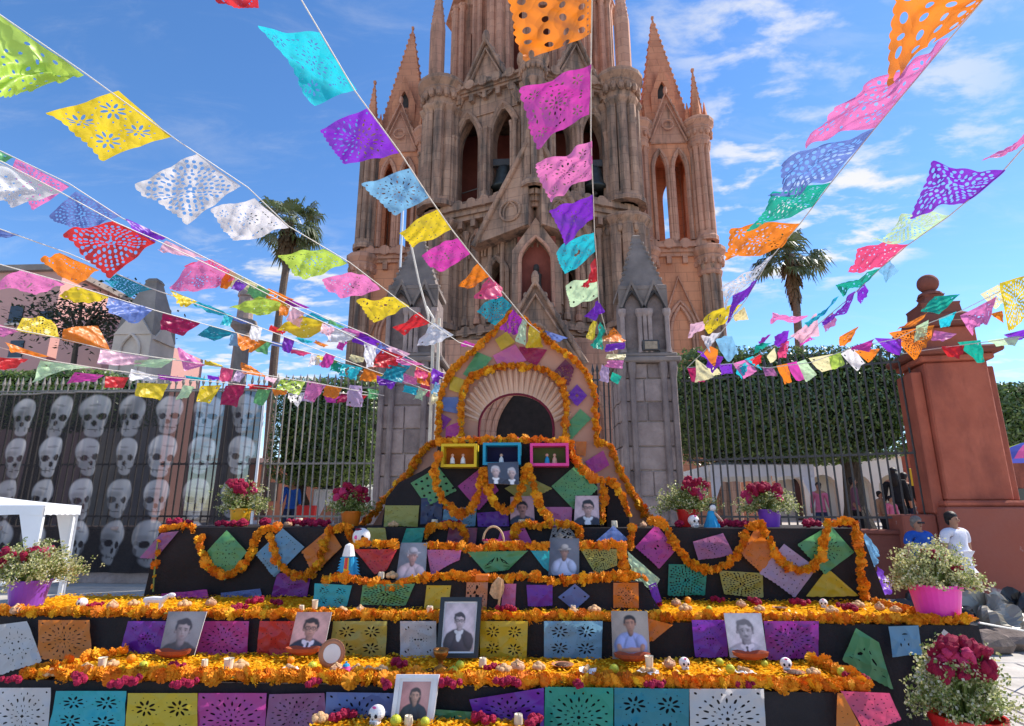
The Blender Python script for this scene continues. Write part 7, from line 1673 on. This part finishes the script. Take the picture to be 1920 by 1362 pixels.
# feathered bird figure on the centre step, skull mask, basket, guitar, figures
q = P(651, 1080, YS1+.05); d_ = thing('robed_figure', 'small painted figure in blue and white robe at the left of the centre step', 'figurine', Vector((q.x, YS1+.05, ZS1)))
b = Vector((q.x, YS1+.05, ZS1))
m = MB(); m.lathe(b.x, b.y, [(.075, b.z), (.07, b.z+.03), (.06, b.z+.15), (.05, b.z+.21), (.022, b.z+.24)], 14, sy=.7); m.build('robe', 'paint_blue', d_)
m = MB(); m.add([(b.x-.022, b.y-.058, b.z+.02), (b.x+.026, b.y-.058, b.z+.02), (b.x+.020, b.y-.045, b.z+.19), (b.x-.018, b.y-.045, b.z+.19)], [(0, 1, 2, 3)]); m.add([(b.x-.016, b.y-.060, b.z+.10), (b.x+.012, b.y-.060, b.z+.09), (b.x+.012, b.y-.048, b.z+.19), (b.x-.012, b.y-.048, b.z+.19)], [(0, 1, 2, 3)], 1); m.build('tunic', ['box_yellow', 'pot_red'], d_)
m = MB(); m.ball(b+Vector((0, -.005, .265)), .030, 10, 8); m.build('head', 'skin_doll', d_)
m = MB(); m.lathe(b.x, b.y+.005, [(.058, b.z+.20), (.046, b.z+.26), (.036, b.z+.295), (.006, b.z+.312)], 12); m.build('veil', 'cloth_white', d_)
m = MB()
for s in (-1, 1):
    for k in range(6): m.add([(b.x+s*.05, b.y+.01, b.z+.20-.02*k), (b.x+s*(.085+.006*k), b.y+.02, b.z+.18-.028*k), (b.x+s*.06, b.y+.01, b.z+.165-.024*k)], [(0, 1, 2)])
m.build('mantle_edge', 'paint_blue', d_, kind='stuff')
q = P(678, 1004, YS2+.16); k_ = thing('painted_skull', 'round white painted skull at the left above the centre steps', 'skull', q)
zb = ZS2
m = MB(); m.ball((q.x, q.y, zb+.085), .085, 18, 12, (1, .95, 1)); m.build('cranium', 'sugar', k_, smooth=True)
for s in (-1, 1):
    m = MB(); m.ball((q.x+s*.030, q.y-.070, zb+.085), .020, 10, 6, (1, .5, 1)); m.build('eye_socket', 'paint_pink' if s < 0 else 'eye_dark', k_)
m = MB(); m.ball((q.x, q.y-.078, zb+.055), .009, 8, 6); m.build('nose', 'eye_dark', k_)
m = MB(); m.ball((q.x-.02, q.y-.04, zb+.155), .022, 8, 6, (1.6, .8, .6)); m.build('painted_patch', 'trim_red', k_)
q = P(925, 1020, YS2+.12); bk = thing('basket', 'small wicker handled basket of pink flowers on the centre step', 'basket', (q.x, YS2+.12, ZS2))
b = Vector((q.x, YS2+.12, ZS2))
m = MB(); m.lathe(b.x, b.y, [(.075, b.z), (.10, b.z+.05), (.105, b.z+.055), (.095, b.z+.055), (.07, b.z+.01)], 18); m.build('bowl', 'wicker', bk)
m = MB(); m.tube([b+Vector((.098*math.cos(math.pi*i/12), 0, .05+.135*math.sin(math.pi*i/12))) for i in range(13)], .010, 6); m.build('handle', 'wicker', bk)
for i in range(9): ob('pink_flower', CREST[3], bk, b+Vector((-.08+.02*i, -.03+.02*(i % 3), .055)), (0, 0, i), .02)
q = P(935, 1100, YS1-.06); gt = thing('toy_guitar', 'small tan toy guitar leaning on the lower centre step', 'guitar', (q.x, YS1-.1, Z2))
def gp(px, py): return (P(px, py, YS1-.07).x, P(px, py, YS1-.07).z)
m = MB(); m.plate(clockfix([gp(*p) for p in ((934, 1082), (944, 1088), (946, 1100), (944, 1112), (938, 1124), (926, 1122), (918, 1112), (922, 1096))]), [], .035, XZ(YS1-.09)); m.build('body', 'wicker', gt)
m = MB(); m.tube([P(940, 1086, YS1-.12), P(938, 1112, YS1-.13), P(934, 1142, YS1-.14)], .010, 6); m.build('neck', 'bread_pale', gt)
m = MB(); m.bbox(P(892, 1090, YS1).x, P(918, 1090, YS1).x, YS1-.05, YS1+.03, ZS1+.002, ZS1+.06, .008); m.build('orange_box', 'pot_orange', None, label='small orange box on the edge of the lower centre step', cat='box')
q = P(1334, 975, 6.35); dl = thing('doll', 'small doll in a blue dress beside the white skull on the upper tier', 'doll', (q.x, 6.35, Z3)); b = Vector((q.x, 6.35, Z3))
m = MB(); m.lathe(b.x, b.y, [(.085, b.z), (.08, b.z+.02), (.045, b.z+.11), (.035, b.z+.15), (.02, b.z+.165)], 14); m.build('dress', 'paint_blue', dl)
m = MB(); m.ball(b+Vector((.02, -.01, .195)), .034, 10, 8); m.build('head', 'sugar', dl)
m = MB(); m.tube([b+Vector((.03, -.02, .145)), b+Vector((.07, -.03, .10)), b+Vector((.10, -.04, .06))], [.014, .011, .009], 6); m.build('arm', 'skin_doll', dl)
m = MB(); m.ball(b+Vector((.02, .005, .205)), .037, 10, 8); m.build('hair', 'eye_dark', dl)
for (px, w, lab) in ((848, 'box_yellow', 'left pale figure inside the yellow box'), (868, 'box_yellow', 'right pale figure inside the yellow box'), (940, 'sugar', 'tiny pale figure inside the blue box'), (1026, 'paint_blue', 'tiny blue figure inside the pink box'), (1040, 'skin_doll', 'tiny tan figure inside the pink box')):
    a = P(px, 872, YB+.08); zb = P(px, 874, YB).z+.03
    f_ = thing('figurine', lab, 'figurine', (a.x, YB+.08, zb), 'tiny figures in the boxes')
    m = MB(); m.lathe(a.x, YB+.08, [(.028, zb), (.022, zb+.05), (.008, zb+.075)], 10); m.build('robe', 'sugar' if w == 'box_yellow' else w, f_)
    m = MB(); m.ball((a.x, YB+.08, zb+.088), .017, 8, 6); m.build('head', 'skin_doll', f_)

# ---------------------------------------------------------------- people
surf('skin_a', (.42, .21, .13), .6, .12, 10, .05); surf('hair_black', (.015, .012, .012), .5, .3, 30, .2); surf('hair_grey', (.20, .17, .15), .6, .3, 30, .2)
for n_, c_ in dict(white=(.72, .70, .78), blue=(.02, .10, .46), black=(.015, .015, .018), jeans=(.03, .045, .10), pinkc=(.60, .16, .28), plum=(.20, .08, .12), tan=(.40, .24, .14), brown=(.16, .07, .045)).items(): surf('cloth_'+n_, c_, .85, .15, 10, .15, 60)
def skinned(name, nodes, edges, mat, parent, root=0, sub=2):
    me = bpy.data.meshes.new(name); me.from_pydata([n[0] for n in nodes], edges, [])
    me.materials.append(MATS[mat]); o = ob(name, me, parent, local=True)
    o.modifiers.new('skin', 'SKIN')
    sv = me.skin_vertices[0] if len(me.skin_vertices) else None
    if sv is None:
        b = bmesh.new(); b.from_mesh(me); b.verts.layers.skin.verify(); b.to_mesh(me); b.free(); sv = me.skin_vertices[0]
    for i, n in enumerate(nodes):
        r = n[1]; sv.data[i].radius = r if isinstance(r, tuple) else (r, r)
    for d in sv.data: d.use_root = False
    sv.data[root].use_root = True
    sm = o.modifiers.new('sub', 'SUBSURF'); sm.levels = 1; sm.render_levels = sub
    o.modifiers['skin'].use_smooth_shade = True
    return o
def person(pos, h, rz, lab, top, legs, hair='hair_black', long=False, sleeves='short', arms=((.16, -.02), (.16, -.02)), stride=.03, glasses=False, bulk=1.0, sit=False, skin='skin_a'):
    t_ = thing('person', lab, 'person', pos, 'people around the altar', rz)
    H = lambda x, y, z: (x*h, y*h, z*h); R_ = lambda r: r*h
    N = [(H(0, 0, .53), (R_(.085*bulk), R_(.062*bulk))), (H(0, 0, .62), (R_(.075*bulk), R_(.056*bulk))), (H(0, 0, .73), (R_(.090*bulk), R_(.058*bulk))), (H(0, .005, .81), (R_(.060), R_(.045))), (H(0, 0, .85), R_(.030)), (H(0, -.008, .885), (R_(.036), R_(.044))), (H(0, -.004, .935), (R_(.047), R_(.056))), (H(0, 0, .985), (R_(.026), R_(.032)))]
    E_ = [(0, 1), (1, 2), (2, 3), (3, 4), (4, 5), (5, 6), (6, 7)]
    SH, LG = [(H(0, 0, .50), (R_(.094*bulk), R_(.070*bulk)))]+[(n[0], tuple(r+R_(.010) for r in n[1])) for n in N[:3]]+[(N[3][0], (R_(.070), R_(.052)))], []
    SE, LE = [(0, 1), (1, 2), (2, 3), (3, 4)], []
    LG = [(H(0, 0, .54), (R_(.092*bulk), R_(.068*bulk))), (H(0, 0, .49), (R_(.088*bulk), R_(.066*bulk)))]; LE = [(0, 1)]
    for s, (ax, ay) in ((-1, arms[0]), (1, arms[1])):
        i = len(N); N += [(H(s*.105*bulk, 0, .795), R_(.038)), (H(s*(.125*bulk+.01), .01, .64), R_(.028)), (H(s*ax, ay, .50), R_(.020)), (H(s*ax, ay-.012, .455), (R_(.020), R_(.012)))]
        E_ += [(3, i), (i, i+1), (i+1, i+2), (i+2, i+3)]
        for f_ in range(4): N.append((H(s*ax+(-.012+.008*f_), ay-.018, .425-.004*(f_ in (1, 2))), R_(.0052))); E_.append((i+3, len(N)-1))
        N.append((H(s*ax-s*.016, ay-.026, .445), R_(.0055))); E_.append((i+2, len(N)-1))
        j = len(SH); SH += [(H(s*.105*bulk, 0, .80), R_(.047)), (H(s*(.120*bulk+.01), .01, .69), R_(.042))]; SE += [(4, j), (j, j+1)]
        if sleeves == 'long': SH += [(H(s*(.125*bulk+.01), .01, .64), R_(.036)), (H(s*ax, ay, .515), R_(.027))]; SE += [(j+1, j+2), (j+2, j+3)]
        st = stride*s; k = len(N)
        N += [(H(s*.052, 0, .49), R_(.058)), (H(s*.058, -.012+st, .28), R_(.040)), (H(s*.060, .012+st*1.8, .055), R_(.026)), (H(s*.064, -.055+st*1.8, .022), (R_(.022), R_(.018)))]
        E_ += [(0, k), (k, k+1), (k+1, k+2), (k+2, k+3)]
        l = len(LG); LG += [(H(s*.053, 0, .45), R_(.066*bulk)), (H(s*.058, -.012+st, .28), R_(.050)), (H(s*.060, .012+st*1.8, .06), R_(.038))]; LE += [(1, l), (l, l+1), (l+1, l+2)]
    skinned('body', N, E_, skin, t_)
    skinned('shirt', SH, SE, 'cloth_'+top, t_, 1); skinned('trousers', LG, LE, 'cloth_'+legs, t_)
    m = MB(); m.ball((0, .014*h, .955*h), .058*h, 14, 10, (.98, 1.0, .92), jit=.05); m.ball((0, .030*h, .918*h), .046*h, 12, 8, (1.05, .8, 1.1), jit=.05); 
    if long: m.lathe(0, .030*h, [(.050*h, .95*h), (.062*h, .88*h), (.066*h, .80*h), (.050*h, .72*h)], 12, sy=.6)
    ob('hair', m.mesh('hair', hair, smooth=True), t_, local=True)
    m = MB()
    for s in (-1, 1): m.ball((s*.018*h, -.056*h, .932*h), .0055*h, 6, 4)
    ob('eyes', m.mesh('eyes', 'eye_dark'), t_, local=True, kind='stuff')
    m = MB(); m.ball((0, -.064*h, .915*h), .009*h, 6, 5, (.8, 1, 1.4)); ob('nose', m.mesh('nose', skin), t_, local=True)
    m = MB(); m.ball((0, -.054*h, .893*h), .013*h, 6, 4, (1.2, .4, .3)); ob('mouth', m.mesh('mouth', 'trim_red'), t_, local=True)
    if glasses:
        m = MB(); m.bbox(-.042*h, .042*h, -.068*h, -.056*h, .922*h, .944*h, .004*h); ob('sunglasses', m.mesh('sunglasses', 'eye_dark'), t_, local=True)
    return t_
def stand(px, Y, z=0.0): q = P(px, 1000, Y); return (q.x, Y, z)
person(stand(1790, 10.4), 1.66, .35, 'person in a white t-shirt walking beside the red pillar', 'white', 'jeans', bulk=1.22, stride=.04, arms=((.17, -.03), (.19, .03)))
person(stand(1722, 11.0), 1.58, .15, 'person with sunglasses and a blue top behind the pink pot', 'blue', 'black', 'hair_grey', bulk=1.15, glasses=True)
person(stand(1692, 15.6, 1.0), 1.72, 2.6, 'person with long black hair and dark clothes behind the right fence', 'black', 'black', long=True, sleeves='long')
person(stand(1712, 16.0, 1.0), 1.62, 2.0, 'person in dark clothes close to the red pillar behind the fence', 'black', 'jeans', sleeves='long')
person(stand(1612, 16.2, 1.0), 1.52, 1.2, 'person in a brown jacket seen through the fence past the trunk', 'plum', 'black', sleeves='long')
person(stand(1660, 15.8, 1.0), 1.15, .6, 'child in a tan jacket behind the right fence', 'tan', 'black', sleeves='long')
person(stand(1679, 15.4, 1.0), 1.02, .2, 'small child in pink behind the right fence', 'pinkc', 'pinkc', sleeves='long')
person(stand(1545, 16.4, 1.0), 1.40, -.6, 'person in a pink shirt beside the dark tree trunk', 'pinkc', 'jeans', sleeves='long')
person(stand(1912, 13.6), 1.7, -.3, 'person at the right edge beside the striped umbrella', 'black', 'brown', sleeves='long')
person(stand(540, 17.0, 1.0), 1.6, .4, 'person in blue behind the fence left of the yellow pot', 'blue', 'jeans', sleeves='long')
# striped umbrella at the right edge
thin('um_white', (.8, .8, .82), .4); thin('um_blue', (.08, .10, .50), .4); thin('um_green', (.35, .50, .05), .4); thin('um_pink', (.70, .10, .35), .4)
q = P(1935, 828, 13.9); um = thing('umbrella', 'striped umbrella at the right edge beyond the red pillar', 'umbrella', (q.x, 13.9, 0))
for k in range(12):
    a0, a1 = 2*math.pi*k/12, 2*math.pi*(k+1)/12; m = MB(); R0, zt = .95, q.z
    f = lambda a, t: (q.x+R0*t*math.cos(a), 13.9+R0*t*math.sin(a), zt-.42*t**1.8)
    ts = [0, .25, .5, .75, 1]; m.add([f(a0, t) for t in ts]+[f(a1, t) for t in ts], [(i, i+1, i+6, i+5) for i in range(4)]); m.build('canopy_panel', ['um_white', 'um_green', 'um_blue', 'um_pink'][k % 4], um)
m = MB(); m.lathe(q.x, 13.9, [(.015, .3), (.015, q.z+.06)], 8); m.build('pole', 'metal_white', um)
# yellow cut-out near the fence
m = MB(); a = P(1716, 895, 14.6); m.bbox(a.x-.12, a.x+.12, 14.58, 14.60, a.z-.2, a.z+.2, .005); m.build('yellow_sign', 'box_yellow', None, label='small yellow sign hanging behind the fence by the pillar', cat='sign')

# ---------------------------------------------------------------- black plastic covered heap at the right
def heap(px, py, Y, r, sc, lab, mat, seed):
    q = P(px, py, Y); rng = random.Random(seed); m = MB(); n1, n2 = 18, 34
    ph = [rng.uniform(0, 6.3) for _ in range(8)]; vs_ = []
    for i in range(n1+1):
        el = math.pi/2*i/n1
        for j in range(n2):
            a = 2*math.pi*j/n2
            k = 1+.16*math.sin(3*a+ph[0])+.10*math.sin(7*a+5*el+ph[1])+.07*math.sin(13*a-8*el+ph[2])+.05*math.sin(19*a+ph[3]+9*el)
            vs_.append((q.x+r*sc[0]*k*math.cos(el)*math.cos(a), Y+r*sc[1]*k*math.cos(el)*math.sin(a), max(0.0, r*sc[2]*k*math.sin(el)+.02*math.sin(5*a+ph[4]))))
    m.add(vs_, [(i*n2+j, i*n2+(j+1) % n2, (i+1)*n2+(j+1) % n2, (i+1)*n2+j) for i in range(n1) for j in range(n2)])
    m.build('covered_heap', mat, None, label=lab, cat='heap', group='heaps under plastic by the red pillar')
heap(1770, 1150, 9.2, .62, (1, .8, .78), 'heap under crumpled black plastic beside the pink pot', 'tarp', 1)
thin('tarp_pale', (.30, .26, .20), .2, .12, .35, 5, .3)
heap(1852, 1150, 9.0, .58, (1.05, .8, .82), 'heap under pale grey plastic at the foot of the red pillar', 'tarp_pale', 2)
heap(1918, 1150, 9.1, .60, (.9, .8, .80), 'black plastic heap at the right edge of the photo', 'tarp', 3)
for (px, Y, s) in ((1800, 8.3, .22), (1842, 8.1, .26), (1890, 8.3, .24), (1868, 8.6, .2)):
    q = P(px, 1190, Y); m = MB(); m.ball((q.x, Y, s*.45), s, 9, 6, (1.2, 1, .6), jit=.14); m.build('stone_lump', 'rubble', None, label='broken stone lump %s the plastic heaps' % {1800: 'nearest the altar before', 1842: 'in the middle before', 1890: 'at the right before', 1868: 'set back among'}[px], cat='stone', group='broken stones at the right')
m = MB(); m.tube([P(1836, 1168, 5.2), P(1880, 1176, 6.0), P(1960, 1190, 7.0)], .008, 5); m.build('tie_rope', 'rope_white', None, label='thin rope stretched from the right corner of the second tier', cat='rope')
# white folding table under the canopy at the left edge
q = P(40, 1090, 8.6); tb = thing('folding_table', 'white folding table under the canopy behind the purple pot', 'table', (q.x, 8.6, 0))
m = MB(); m.bbox(q.x-1.0, q.x+.42, 8.3, 9.0, .66, .70, .01); m.build('table_top', 'plate_white', tb)
for dx in (-.9, .36):
    for dy in (8.36, 8.94): m = MB(); m.tube([(q.x+dx, dy, 0), (q.x+dx, dy, .66)], .016, 6); m.build('leg', 'metal_white', tb)
for dx in (-.9, .36): m = MB(); m.tube([(q.x+dx, 8.36, .25), (q.x+dx, 8.94, .25)], .012, 6); m.build('stretcher', 'metal_white', tb)
m = MB(); m.bbox(P(572, 960, 16).x-.25, P(572, 960, 16).x+.25, 16, 16.3, 1.0, P(572, 948, 16).z, .02); m.build('red_bin', 'pot_red', None, label='red bin behind the fence between the yellow and orange pots', cat='bin')
